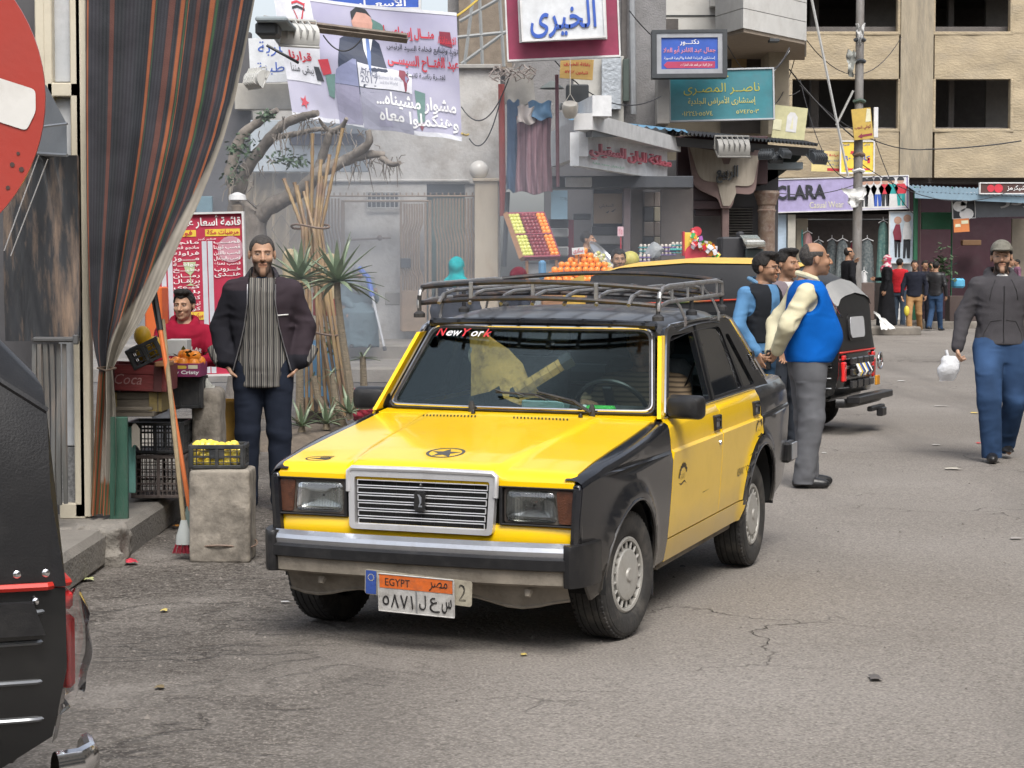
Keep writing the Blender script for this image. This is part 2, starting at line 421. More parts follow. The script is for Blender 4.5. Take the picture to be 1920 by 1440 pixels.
# ================================================================ people: every body is one continuous skin, clothes and hair are grown round it
from mathutils.bvhtree import BVHTree
_EDG=[((0,0,0),(1,0,0)),((0,1,0),(1,1,0)),((0,0,1),(1,0,1)),((0,1,1),(1,1,1)),((0,0,0),(0,1,0)),((1,0,0),(1,1,0)),((0,0,1),(0,1,1)),((1,0,1),(1,1,1)),((0,0,0),(0,0,1)),((1,0,0),(1,0,1)),((0,1,0),(0,1,1)),((1,1,0),(1,1,1))]
def snet(D,gx,gy,gz):
 ins=D<0;nx,ny,nz=D.shape;cnt=np.zeros((nx-1,ny-1,nz-1),np.int8)
 for a in(0,1):
  for b in(0,1):
   for c in(0,1):cnt+=ins[a:nx-1+a,b:ny-1+b,c:nz-1+c]
 act=(cnt>0)&(cnt<8);I=np.argwhere(act);m=len(I)
 if m==0:return np.zeros((0,3)),np.zeros((0,4),int)
 P=np.zeros((m,3));N=np.zeros(m)
 for o0,o1 in _EDG:
  A=I+o0;B=I+o1;f0=D[A[:,0],A[:,1],A[:,2]];f1=D[B[:,0],B[:,1],B[:,2]];k=(f0<0)!=(f1<0)
  t=np.where(k,f0/np.where(k,f0-f1,1),0)[:,None]
  p0=np.stack([gx[A[:,0]],gy[A[:,1]],gz[A[:,2]]],1);p1=np.stack([gx[B[:,0]],gy[B[:,1]],gz[B[:,2]]],1)
  P+=np.where(k[:,None],p0+(p1-p0)*t,0);N+=k
 P/=N[:,None];vid=np.full(act.shape,-1,np.int64);vid[act]=np.arange(m);Q=[]
 for ax in range(3):
  a=[slice(None)]*3;b=[slice(None)]*3;a[ax]=slice(0,-1);b[ax]=slice(1,None)
  E=ins[tuple(a)]!=ins[tuple(b)];J=np.argwhere(E);u,w=(ax+1)%3,(ax+2)%3
  ok=(J[:,u]>0)&(J[:,w]>0)&(J[:,u]<D.shape[u]-1)&(J[:,w]<D.shape[w]-1);J=J[ok];q=[]
  for du,dw in((-1,-1),(0,-1),(0,0),(-1,0)):
   K=J.copy();K[:,u]+=du;K[:,w]+=dw;q.append(vid[K[:,0],K[:,1],K[:,2]])
  q=np.stack(q,1);fl=~ins[J[:,0],J[:,1],J[:,2]];q[fl]=q[fl][:,::-1];Q.append(q)
 return P,np.concatenate(Q)
def axis(lo,hi,h,zones):
 zs=sorted((max(lo,a),min(hi,b),s)for a,b,s in zones if b>lo and a<hi);pts=[lo];x=lo
 while x<hi:
  s=h
  for a,b,q in zs:
   if a-1e-9<=x<b:s=min(s,q)
   elif x<a<x+s:s=min(s,max(a-x,q*.6))
  x+=s;pts.append(x)
 return np.array(pts)
class Sdf:
 def __init__(s,lo,hi,h,zones=()):
  """zones: (lo3, hi3, step) where the grid is finer"""
  s.g=[axis(lo[i],hi[i],h,[(z[0][i],z[1][i],z[2])for z in zones])for i in range(3)];s.h=h
  s.D=np.full([len(a)for a in s.g],9.,np.float32)
 def _sl(s,lo,hi):
  out=[]
  for i in range(3):a=np.searchsorted(s.g[i],lo[i]);b=np.searchsorted(s.g[i],hi[i]);out.append(slice(max(0,a-1),min(len(s.g[i]),b+1)))
  return tuple(out)
 def put(s,lo,hi,fn,k=.02,sub=False,pad=None):
  pad=(k+2*s.h)if pad is None else pad;sl=s._sl([l-pad for l in lo],[h+pad for h in hi])
  X=s.g[0][sl[0]][:,None,None];Y=s.g[1][sl[1]][None,:,None];Z=s.g[2][sl[2]][None,None,:]
  if X.size==0 or Y.size==0 or Z.size==0:return s
  d=fn(X,Y,Z).astype(np.float32);a=s.D[sl]
  if sub:s.D[sl]=np.maximum(a,-d)+np.maximum(k-np.abs(a+d),0)**2/(4*max(k,1e-6))
  else:s.D[sl]=np.minimum(a,d)-np.maximum(k-np.abs(a-d),0)**2/(4*max(k,1e-6))
  return s
 def cap(s,a,b,r1,r2=None,k=.02,sub=False,flat=None):
  r2=r1 if r2 is None else r2;a=np.array(a,float);b=np.array(b,float);R=max(r1,r2);ab=b-a;L2=max(1e-9,ab@ab)
  def fn(X,Y,Z):
   x,y,z=X-a[0],Y-a[1],Z-a[2];t=np.clip((x*ab[0]+y*ab[1]+z*ab[2])/L2,0,1)
   return np.sqrt((x-t*ab[0])**2+(y-t*ab[1])**2+(z-t*ab[2])**2)-(r1+(r2-r1)*t)
  return s.put(np.minimum(a,b)-R,np.maximum(a,b)+R,fn,k,sub)
 def chain(s,pts,rs,k=.02):
  for i in range(len(pts)-1):s.cap(pts[i],pts[i+1],rs[i],rs[i+1],k)
  return s
 def ell(s,c,r,k=.02,sub=False,M=None):
  c=np.array(c,float);r=np.array(r,float);R=max(r)if M is not None else r;mr=min(r)
  def fn(X,Y,Z):
   x,y,z=X-c[0],Y-c[1],Z-c[2]
   if M is not None:x,y,z=(M[0][0]*x+M[1][0]*y+M[2][0]*z,M[0][1]*x+M[1][1]*y+M[2][1]*z,M[0][2]*x+M[1][2]*y+M[2][2]*z)
   q=np.sqrt((x/r[0])**2+(y/r[1])**2+(z/r[2])**2);g=np.sqrt((x/r[0]**2)**2+(y/r[1]**2)**2+(z/r[2]**2)**2)+1e-6
   return q*(q-1)/g
  return s.put(c-R,c+R,fn,k,sub)
 def col(s,rows,k=.02,sub=False,pw=2.):
  """upright column of ellipses: rows of (z, cx, cy, ax, ay)"""
  R=np.array(sorted(rows));lo=(min(R[:,1]-R[:,3]),min(R[:,2]-R[:,4]),R[0,0]);hi=(max(R[:,1]+R[:,3]),max(R[:,2]+R[:,4]),R[-1,0])
  def fn(X,Y,Z):
   cx,cy,ax,ay=(np.interp(Z,R[:,0],R[:,i])for i in(1,2,3,4))
   q=(np.abs((X-cx)/ax)**pw+np.abs((Y-cy)/ay)**pw)**(1/pw);d=(q-1)*np.minimum(ax,ay)
   zz=np.maximum(R[0,0]-Z,Z-R[-1,0]);return np.maximum(d,zz)
  return s.put(lo,hi,fn,k,sub)
 def half(s,n,d,lo=None,hi=None,k=.004):
  """cut away where n.p > d"""
  n=np.array(n,float);n/=np.linalg.norm(n)
  lo=[g[0]for g in s.g]if lo is None else lo;hi=[g[-1]for g in s.g]if hi is None else hi
  return s.put(lo,hi,lambda X,Y,Z:d-(X*n[0]+Y*n[1]+Z*n[2]),k,True,0.)
 def folds(s,amp,f=(7,7,10),seed=0,fn=None):
  J=np.argwhere(np.abs(s.D)<.05)
  if len(J)==0:return s
  P=np.stack([s.g[i][J[:,i]]for i in range(3)],1);n=noise3(P*np.array(f),1.,seed);q=noise3(P*np.array(f)*[1.1,1.1,.5],.8,seed+9)*.25;n=noise3(P*np.array(f)+q[:,None]*3,1.,seed);v=-(.45-1.6*np.abs(n))*amp+noise3(P*np.array(f),2.6,seed+3)*amp*.30
  if fn is not None:v=v*fn(P)
  s.D[J[:,0],J[:,1],J[:,2]]+=v.astype(np.float32);return s
 def mesh(s,smooth=1):
  P,Q=snet(s.D,*s.g)
  for _ in range(smooth):
   if len(P)==0:break
   A=np.zeros_like(P);n=np.zeros(len(P))
   for i in range(4):
    a,b=Q[:,i],Q[:,(i+1)%4]
    for x,y in((a,b),(b,a)):np.add.at(A,x,P[y]);np.add.at(n,x,1)
   P=P*.5+.5*A/np.maximum(n,1)[:,None]
  return P,Q
def sdf_obj(name,S,mats,parent=None,colfn=None,smooth=1,sc=1.,keep=True):
 P,Q=S.mesh(smooth);me=bpy.data.meshes.new(name);me.vertices.add(len(P));me.vertices.foreach_set('co',(P*sc).ravel())
 me.loops.add(len(Q)*4);me.loops.foreach_set('vertex_index',Q.ravel());me.polygons.add(len(Q));me.polygons.foreach_set('loop_start',np.arange(len(Q))*4)
 try:me.polygons.foreach_set('loop_total',np.full(len(Q),4))
 except Exception:pass
 me.polygons.foreach_set('use_smooth',[True]*len(Q))
 for m in(mats if isinstance(mats,(list,tuple))else[mats]):me.materials.append(m)
 if colfn is not None:
  c=np.ones((len(P),4));c[:,:3]=colfn(P);at_=me.color_attributes.new('Col','FLOAT_COLOR','POINT');at_.data.foreach_set('color',c.ravel())
 me.update();me.validate();o=bpy.data.objects.new(name,me);C.objects.link(o)
 if parent is not None:o.parent=parent
 return o
SKINM=mat_vc('skin',.55,bump=.05,var=.07,vs=25,sss=.06,spec=.35)
CLOTH=mat_vc('cloth',.88,bump=.18,bs=260,var=.14,vs=7,spec=.15,wr=.75)
KNIT=mat_vc('knit',.92,bump=.35,bs=420,var=.10,vs=8,spec=.1,wr=.30)
LEATH=mat_vc('leather',.42,bump=.12,bs=60,var=.15,vs=10,spec=.4,wr=.9)
HAIRM=mat('hair',(.014,.012,.011),.55,var=.35,vs=60,bump=.5,bs=180,spec=.3)
GREYH=mat('greying_hair',(.055,.05,.047),.6,var=.5,vs=90,bump=.5,bs=190,spec=.3)
SHOEM=mat('shoe_leather',(.012,.012,.013),.35,var=.2,bump=.1,dirt=(.1,.09,.08),damt=.25,ds=20)
V3=lambda p:np.array(p,float)
def rz3(a):return np.array([[math.cos(a),-math.sin(a),0],[math.sin(a),math.cos(a),0],[0,0,1]])
def rx3(a):return np.array([[1,0,0],[0,math.cos(a),-math.sin(a)],[0,math.sin(a),math.cos(a)]])
def ry3(a):return np.array([[math.cos(a),0,math.sin(a)],[0,1,0],[-math.sin(a),0,math.cos(a)]])
POSE=dict(shR=(-.178,.012,1.398),shL=(.178,.012,1.398),elR=(-.245,.03,1.15),elL=(.245,.03,1.15),wrR=(-.26,-.03,.90),wrL=(.26,-.03,.90),hdR=(0,-.12,-1),hdL=(0,-.12,-1),hipR=(-.088,0,.92),hipL=(.088,0,.92),knR=(-.10,-.015,.50),knL=(.10,-.015,.50),anR=(-.105,.025,.085),anL=(.105,.025,.085),toeR=(-.25,-1,0),toeL=(.25,-1,0),head=(0,-.015,1.63),yaw=0.,pitch=0.,roll=0.,curl=.5)
def torso_rows(w=1.,d=1.,belly=0.,lean=0.,z0=.86):
 R=[(.84,.158,.115),(.93,.165,.118),(1.02,.155,.108),(1.12,.156,.110),(1.24,.165,.116),(1.34,.176,.120),(1.42,.170,.105),(1.465,.115,.080),(1.50,.070,.064)]
 A=np.array(R);zz=np.arange(.80,1.501,.02);k=np.array([1,2,3,2,1])/9.
 sm=lambda q:np.convolve(np.pad(np.interp(zz,A[:,0],q),2,mode='edge'),k,'valid')
 a_,b_=sm(A[:,1]),sm(A[:,2]);t_=np.clip((zz-1.43)/.07,0,1);a_=a_*(1-t_)+np.interp(zz,A[:,0],A[:,1])*t_;b_=b_*(1-t_)+np.interp(zz,A[:,0],A[:,2])*t_
 b_=b_+belly*np.exp(-((zz-1.07)/np.where(zz>1.07,.20,.15))**2)
 return[(z,0.,-(.55*max(0,b-.120))-lean*(z-.92),a*w,b*d)for z,a,b in zip(zz,a_,b_)if z>=z0-1e-6]
def person(label,cat,loc,rz,H=1.75,pose=None,skin=(.30,.165,.10),hair='short',hairm=None,beard=None,res='mid',fat=1.,belly=0.,lean=0.,group=None,shoes=(.015,.015,.016),legs=None,hands=True,female=False,facedir=0.):
 p=dict(POSE);p.update(pose or{});J={k:V3(v)if isinstance(v,tuple)else v for k,v in p.items()}
 hb,hh,hf={'near':(.014,.0052,.0068),'mid':(.016,.0075,.0085),'far':(.020,.0105,.011)}[res]
 hc=J['head'];R=rz3(J['yaw'])@rx3(J['pitch'])@ry3(J['roll']);Hd=lambda q:hc+R@V3(q)
 Rm=Matrix(R.tolist())
 zones=[(hc-[.12,.15,.15],hc+[.12,.15,.14],hh)]
 if hands:
  for s_ in 'RL':
   w=J['wr'+s_];d=J['hd'+s_]/np.linalg.norm(J['hd'+s_]);e=w+d*.18;zones.append((np.minimum(w,e)-.05,np.maximum(w,e)+.05,hf))
 allp=np.array([v for k,v in J.items()if isinstance(v,np.ndarray)and k[:2]in('sh','el','wr','hi','kn','an','he')])
 S=Sdf(allp.min(0)-[.17,.22,.12],allp.max(0)+[.17,.20,.17],hb,zones)
 S.col([(z,x,y,a*.86*fat,b*.84)for z,x,y,a,b in torso_rows(1.,1.,belly,lean,.86)],.03)
 for s_ in 'RL':
  S.chain([V3((0,.01,1.43))+V3((0,-lean*.5,0))if 'shoulder0' not in J else J['shoulder0'],J['sh'+s_]],[.05,.052],.03)
  S.chain([J['sh'+s_],J['el'+s_],J['wr'+s_]],[.048*fat,.039,.026],.02)
  S.chain([J['hip'+s_],J['kn'+s_],J['an'+s_]],[.082*fat,.052,.036],.03)
  t=J['toe'+s_]/np.linalg.norm(J['toe'+s_]);S.cap(J['an'+s_]+t*-.03+[0,0,-.045],J['an'+s_]+t*.12+[0,0,-.055],.030,.022,.02)
  if hands:
   w=J['wr'+s_];d=J['hd'+s_]/np.linalg.norm(J['hd'+s_])
   n_=V3(J.get('pn'+s_,(0,.3,0)if abs(d[2])<.7 else((1 if s_=='R' else-1),-.25,0)));n_=n_-d*(n_@d);n_/=np.linalg.norm(n_)
   sd=np.cross(d,n_)*(1 if s_=='R' else-1);sd=V3(J['th'+s_])if 'th'+s_ in J else(sd if sd[1]<0 or abs(d[2])<.7 else-sd)
   sd=sd-d*(sd@d);sd/=np.linalg.norm(sd);cu=J['curl']if 'curl'+s_ not in J else J['curl'+s_]
   S.cap(w-d*.02,w+d*.02,.024,.024,.01)
   fr=max(.0085,hf*.95)
   for i,(o,L,l2)in enumerate(((.030,.088,.074),(.010,.092,.082),(-.010,.088,.076),(-.029,.080,.060))):
    kn=w+d*L+sd*o;S.cap(w+d*.018+sd*o*.75,kn,.0150,.0125,.008)
    a=cu*(.75+.12*i);d1=d*math.cos(a)+n_*math.sin(a);m1=kn+d1*l2*.48;a2=a+cu*1.1;d2=d*math.cos(a2)+n_*math.sin(a2)
    S.chain([kn,m1,m1+d2*l2*.55],[fr*1.12,fr,fr*.85],.004)
   t0=w+d*.028+sd*.024;t1=t0+d*.034+sd*.028+n_*.010;t2=t1+(d*.9+sd*(.35-cu*.5)+n_*(.25+cu*.3))*.045
   S.chain([t0,t1,t2],[.0135,.0115,fr*.95],.008)
 S.cap(J.get('neckb',V3((0,.02,1.475))+V3((0,-lean*.55,0))),Hd((0,.018,-.055)),.060,.053,.02)
 E=lambda c,r,k=.012,sub=False:S.ell(Hd(c),r,k,sub,Rm)
 fs=.93 if female else 1.
 E((0,.018,.030),(.077,.095,.088));E((0,-.022,-.022),(.065,.072,.088));E((0,-.036,-.075),(.047*fs,.050,.040),.02);E((0,-.072,-.098),(.022*fs,.020,.019),.018)
 if res!='far':
  for q in(1,-1):
   E((q*.040,-.064,-.026),(.024,.026,.024),.015);S.cap(Hd((q*.012,-.089,.026)),Hd((q*.046,-.078,.024)),.0095,.008,.008)
   S.cap(Hd((q*.018,-.106,.003)),Hd((q*.043,-.096,.003)),.011,.011,.008,True);E((q*.031,-.0775,.003),(.0145,.0135,.0125),.001)
   E((q*.080,.016,-.006),(.009,.020,.031),.006)
  S.chain([Hd((0,-.088,.016)),Hd((0,-.108,-.012)),Hd((0,-.116,-.029))],[.0085,.010,.0130],.008)
  for q in(1,-1):E((q*.012,-.102,-.033),(.009,.011,.008),.006)
  E((0,-.090,-.0585),(.026,.013,.0085),.006);E((0,-.088,-.0715),(.022,.014,.0085),.006);S.cap(Hd((-.024,-.103,-.0645)),Hd((.024,-.103,-.0645)),.0028,.0028,.003,True)
 else:
  S.chain([Hd((0,-.088,.016)),Hd((0,-.112,-.027))],[.009,.013],.01)
  for q in(1,-1):E((q*.080,.016,-.006),(.011,.020,.031),.006);E((q*.031,-.100,.004),(.015,.014,.012),.01,True)
 bd=beard or{}
 if bd.get('full'):E((0,-.070,-.100),(.040,.030,.030+bd.get('long',0)),.015)
 hcol=V3(bd.get('col',(.02,.016,.013)));sk=V3(skin)
 def colfn(P):
  q=(P-hc)@R;x,y,z=q[:,0],q[:,1],q[:,2];c=np.tile(sk,(len(P),1));hd=(np.abs(x)<.1)&(np.abs(z)<.15)&(np.abs(y)<.16)
  def mixc(m,col,a):
   m=(np.clip(m,0,1)*a*hd)[:,None];return c*(1-m)+V3(col)*m
  c=mixc(1-np.sqrt((x/.036)**2+((z+.02)/.04)**2+((y+.1)/.05)**2),sk*[1.12,.95,.88],.5)
  st=bd.get('stubble',.0 if female else.22)
  low=np.clip((-.040-z)/.012,0,1)*np.clip((.03-y)/.03,0,1);mo=np.clip(1-np.abs(z+.047)/.009,0,1)*(np.abs(x)<.034)*(y<-.07)
  lipz=(np.abs(x)<.026)&(np.abs(z+.0645)<.012)&(y<-.08)
  if bd.get('full')or st:
   m=np.clip(low*np.clip((np.abs(x)-.022)/.01+(z<-.071)*1.+mo,0,1)+mo*bd.get('mo',1),0,1);m=np.where(lipz,0,m);c=mixc(m,hcol,bd.get('a',.9)if bd.get('full')else st)
  c=mixc(lipz*1.,sk*[.95,.70,.64]if not female else(.30,.09,.08),.6)
  c=mixc((np.abs(z+.0645)<.0022)*(np.abs(x)<.024)*(y<-.078)*1.,(.05,.02,.018),.8)
  if res=='far':c=mixc((np.abs(np.abs(x)-.031)<.014)*(np.abs(z-.010)<.009)*(y<-.05)*1.,(.04,.025,.02),.75)
  else:
   ex=np.abs(np.abs(x)-.031)
   inn=(ex<.0135)&(np.abs(z-.003)<.0068-ex*.22)&(y<-.075);c=mixc(inn*1.,(.26,.23,.21),.95)
   ir=inn&(np.hypot(np.abs(x+facedir)-.031,z-.004)<.0060);c=mixc(ir*1.,(.018,.010,.007),1.)
   lid=(ex<.0155)&(z>.0065-ex*.3)&(z<.0115)&(y<-.07);c=mixc(lid*1.,sk*.35,.8)
   c=mixc(np.clip(1-np.abs(z-.0265+ex*.25)/.0055,0,1)*(np.abs(x)<.054)*(np.abs(x)>.010)*(y<-.06),(.018,.014,.012),.85)
  return c
 body=sdf_obj('person',S,SKINM,None,colfn,1)
 body.location=loc;body.rotation_euler=(0,0,rz);body.scale=(H/1.75,)*3;tag(body,label,cat,group)
 if hair in('short','bald','quiff','buzz'):
  HS=Sdf(hc-[.11,.13,.13],hc+[.11,.14,.18],{'near':.0052,'mid':.0065,'far':.0095}[res]);th={'short':.011,'bald':.006,'quiff':.013,'buzz':.004}[hair]
  HS.ell(Hd((0,.020,.031)),(.077+th,.095+th,.088+th),.002,False,Rm)
  if hair=='quiff':
   for q in(-.035,0,.035):HS.ell(Hd((q,-.048,.112)),(.032,.042,.026),.02,False,Rm)
   HS.ell(Hd((0,.0,.115)),(.06,.07,.022),.02,False,Rm)
  HS.folds(.004 if hair!='buzz' else.001,(45,45,30),5)
  Rw=R.T
  def cut(X,Y,Z):
   x=Rw[0][0]*(X-hc[0])+Rw[0][1]*(Y-hc[1])+Rw[0][2]*(Z-hc[2]);y=Rw[1][0]*(X-hc[0])+Rw[1][1]*(Y-hc[1])+Rw[1][2]*(Z-hc[2]);z=Rw[2][0]*(X-hc[0])+Rw[2][1]*(Y-hc[1])+Rw[2][2]*(Z-hc[2])
   f=z-(.066+.0*x)-np.clip((y+.052)*-.2,0,1);front=np.maximum(f+.010*np.cos(x*55),y+.048-.42*np.clip(.066-z,0,.12))
   nape=z+.062-0*x-np.clip((y-.03),0,.1)*.25;ear=np.maximum(np.maximum(z-.018,y-.040),-.045-y)
   d=np.minimum(front,np.minimum(nape,ear))
   if hair=='bald':d=np.minimum(d,np.maximum(.055-z,y-.065))
   return d
  HS.put(hc-.2,hc+.2,cut,.006,True,0.)
  sdf_obj('hair',HS,hairm or HAIRM,body)
 if shoes is not None:
  for s_ in 'RL':
   a=J['an'+s_];t=J['toe'+s_]/np.linalg.norm(J['toe'+s_]);lo=a+t*-.09;hi=a+t*.21;q=np.array([lo,hi])
   Z=Sdf(q.min(0)-[.07,.07,.11],q.max(0)+[.07,.07,.06],.0075 if res=='near' else.011)
   up=V3((0,0,1));b=a*1.
   Z.cap(b+t*-.045+up*-.045,b+t*.02+up*-.040,.040,.042,.02);Z.cap(b+t*.02+up*-.042,b+t*.155+up*-.056,.042,.031,.02);Z.cap(b+t*.06+up*-.052,b+t*.125+up*-.058,.042,.036,.02);Z.cap(b+up*-.03,b+up*.015,.044,.042,.015)
   Z.half(-t*0+V3((-t[2]*0,0,-1)),-(b[2]-.083))
   so=sdf_obj('shoe',Z,SHOEM if shoes[0]<.05 else CLOTH,body,lambda P,c=shoes:np.tile(V3(c),(len(P),1)))
 return body,J,S
def garment(name,body,J,build,mats,colfn=None,h=.011,lo=(-.5,-.5,0),hi=(.5,.5,1.6),smooth=1,zones=()):
 S=Sdf(V3(lo),V3(hi),h,zones);build(S)
 return sdf_obj(name,S,mats,body,colfn,smooth)
def flat(c):return lambda P:np.tile(V3(c),(len(P),1))
def bounds(J,keys,m):A=np.array([J[k]for k in keys]);return A.min(0)-m,A.max(0)+m
def trousers(body,J,col=(.02,.025,.04),loose=1.,res='mid',name='trousers',top=1.0,belly=0.,fat=1.,lean=0.,mats=None,colfn=None,hem=.05):
 h={'near':.0095,'mid':.012,'far':.016}[res];lo,hi=bounds(J,['hipR','hipL','knR','knL','anR','anL'],.2);hi[2]=top+.06;lo[2]=min(J['anR'][2],J['anL'][2])-.06
 def b(S):
  for s_ in 'RL':
   S.chain([J['hip'+s_]+[0,0,-.02],J['kn'+s_],J['an'+s_]+[0,0,-hem+.03]],[.100*fat*(1+.3*(loose-1)),.068*loose,.058*loose],.025)
  rows=[(z,x,y,a*.98*fat+.004,bb*.97+.004)for z,x,y,a,bb in torso_rows(1.,1.,belly,lean,.80)if z<=top];z1=top
  R=np.array(torso_rows(1.,1.,belly,lean,.80));rows.append((top,0,float(np.interp(top,R[:,0],R[:,2])),float(np.interp(top,R[:,0],R[:,3]))*.98*fat,float(np.interp(top,R[:,0],R[:,4]))*.97))
  if J['knR'][2]<.75:S.col(rows,.05)
  else:S.col(rows,.05)
  S.folds(.0055,(6,6,12),2,lambda P:.35+np.clip(1.1-np.abs(P[:,2]-J['knR'][2])*4,0,1)*.8+np.clip((.32-P[:,2])*5,0,1.2))
 return garment(name,body,J,b,mats or CLOTH,colfn or flat(col),h,lo,hi)
def sleeve_pts(J,s_,end=1.):return[J['sh'+s_],J['el'+s_],J['el'+s_]+(J['wr'+s_]-J['el'+s_])*end]
def top(body,J,col=(.1,.1,.1),r=1.0,z0=.86,sl=1.,res='mid',name='jacket',cutfn=None,belly=0.,fat=1.,lean=0.,mats=None,colfn=None,arm=.058,cuff=.042,neck=1.49,fold=.008,sleeves=True,hood=False,w=1.,z1=1.50,flare=0.,seed=4):
 h={'near':.0092,'mid':.012,'far':.016}[res];ks=['shR','shL']+(['elR','elL','wrR','wrL']if sleeves else[]);lo,hi=bounds(J,ks,.14);hb=.24*fat*w;lo=np.minimum(lo,[-hb,-.22-belly*2-abs(lean)*.3,z0-.03]);hi=np.maximum(hi,[hb,.22,1.58])
 def b(S):
  rows=[(z,x,y,a*r*w*fat+.014+flare*max(0,1.1-z),bb*r+.014+flare*max(0,1.1-z))for z,x,y,a,bb in torso_rows(1.,1.,belly,lean,.70)]
  R=np.array(rows)
  rr=[(z0,)+tuple(float(np.interp(z0,R[:,0],R[:,i]))for i in(1,2,3,4))]+[q for q in rows if z0<q[0]<z1]
  S.col(rr,.02,pw=2.25)
  for s_ in 'RL':
   S.cap(V3((0,.012-lean*.5,1.432)),J['sh'+s_],.060*r,(arm+.003)*r,.04)
   if sleeves:
    q=sleeve_pts(J,s_,sl);S.chain(q,[(arm+.003)*r,(arm-.004)*r,(arm if sl<.5 else cuff)*r],.022)
  if hood:
   S.cap(V3((-.075,.075,1.50)),V3((.075,.075,1.50)),.05,.05,.03);S.cap(V3((-.085,-.01,1.485)),V3((-.05,.08,1.50)),.033,.045,.03);S.cap(V3((.085,-.01,1.485)),V3((.05,.08,1.50)),.033,.045,.03)
  for s_ in 'RL':
   if sleeves:S.folds(0,(1,1,1))if False else None
  S.folds(fold*.55,(6.5,6.5,15),seed,lambda P:.30+np.clip(1-np.abs(P[:,2]-J['elR'][2])*5,0,1)*.9*(np.abs(P[:,0])>.17)+np.clip((1.02-P[:,2])*4,0,.7)+np.clip((np.abs(P[:,0])-.16)*8,0,.5))
  if neck:
   S.cap(V3((0,.02-lean*.55,neck+.02)),V3((0,-.02-lean*.6,neck+.16)),.066,.10,.006,True)
  if cutfn:cutfn(S)
 return garment(name,body,J,b,mats or CLOTH,colfn or flat(col),h,lo,hi)
def caster(o):
 me=o.data;return BVHTree.FromPolygons([v.co for v in me.vertices],[tuple(p.vertices)for p in me.polygons])
def on_front(bv,x,z,off=.003,d=(0,1,0),y0=-1.):
 d=Vector(d);org=Vector((x,y0,z))if abs(d.y)>.5 else Vector((y0,x,z))
 h=bv.ray_cast(org,d);return(h[0]-d*off)if h[0]is not None else None
def trim(name,body,bv,pts,r,m,off=.002,dens=.02,flatk=1.,d=(0,1,0),y0=-1.):
 P=[on_front(bv,x,z,off,d,y0)for x,z in densify(pts,dens,False)];P=[p for p in P if p is not None]
 if len(P)<2:return None
 return MB().tube(P,r,5,flat=flatk).build(name,m,body)
def striped(name,cols,f,ax=0,dist=.6,seed=0):
 if name in MATS:return MATS[name]
 m,n,L,b=_nodes(name);tc=n.new('ShaderNodeTexCoord');sp=n.new('ShaderNodeSeparateXYZ');L.new(tc.outputs['Object'],sp.inputs[0])
 nz=n.new('ShaderNodeTexNoise');nz.inputs['Scale'].default_value=7;L.new(tc.outputs['Object'],nz.inputs[0])
 ml=n.new('ShaderNodeMath');ml.operation='MULTIPLY';ml.inputs[1].default_value=f;L.new(sp.outputs[ax],ml.inputs[0])
 ad=n.new('ShaderNodeMath');ad.operation='MULTIPLY_ADD';ad.inputs[1].default_value=dist;L.new(nz.outputs[0],ad.inputs[0]);L.new(ml.outputs[0],ad.inputs[2])
 fr=n.new('ShaderNodeMath');fr.operation='FRACT';L.new(ad.outputs[0],fr.inputs[0]);cr=n.new('ShaderNodeValToRGB');cr.color_ramp.interpolation='LINEAR'
 els=cr.color_ramp.elements;k=len(cols)
 while len(els)<k:els.new(.5)
 for i,(p,c)in enumerate(cols):els[i].position=p;els[i].color=c4(c)
 L.new(fr.outputs[0],cr.inputs[0]);L.new(cr.outputs[0],b.inputs['Base Color']);b.inputs['Roughness'].default_value=.85;b.inputs['Specular IOR Level'].default_value=.2;L.new(wrinkle(n,L,tc.outputs['Object'],.55),b.inputs['Normal'])
 MATS[name]=m;return m
# ================================================================ street, pavements, buildings
def fb(mb,x0,y0,x1,y1,Y,d=.2,b=.01,mi=None,out=0.):
 """box whose front face fills the photograph's rectangle at distance Y"""
 A=at(x0,y1,Y);B=at(x1,y0,Y);mb.box(((A.x+B.x)/2,Y+d/2-out,(A.z+B.z)/2),(abs(B.x-A.x),d,abs(B.z-A.z)),b,None,mi);return mb
def solo(mb,name,mats,label,cat,group=None,smooth=32,kind=None,recalc=False):
 P=np.array([tuple(v)for v in mb.v]);lo,hi=P.min(0),P.max(0)
 return tag(mb.build(name,mats,smooth=smooth,origin=((lo[0]+hi[0])/2,(lo[1]+hi[1])/2,lo[2]),recalc=recalc),label,cat,group,kind)
def part(mb,name,mats,parent,smooth=32):return mb.build(name,mats,parent,world=True,smooth=smooth)
def pbox(name,mats,parent,x0,y0,x1,y1,Y,d=.2,b=.01):mb=MB();fb(mb,x0,y0,x1,y1,Y,d,b);return part(mb,name,mats,parent)
def wire(pts,r=.012,sag=0.,n=14):
 pts=[Vector(p)for p in pts];out=[]
 for i in range(len(pts)-1):
  for k in range(n):t=k/n;p=pts[i].lerp(pts[i+1],t);p.z-=sag*4*t*(1-t);out.append(p)
 out.append(pts[-1]);return MB().tube(out,r,5)
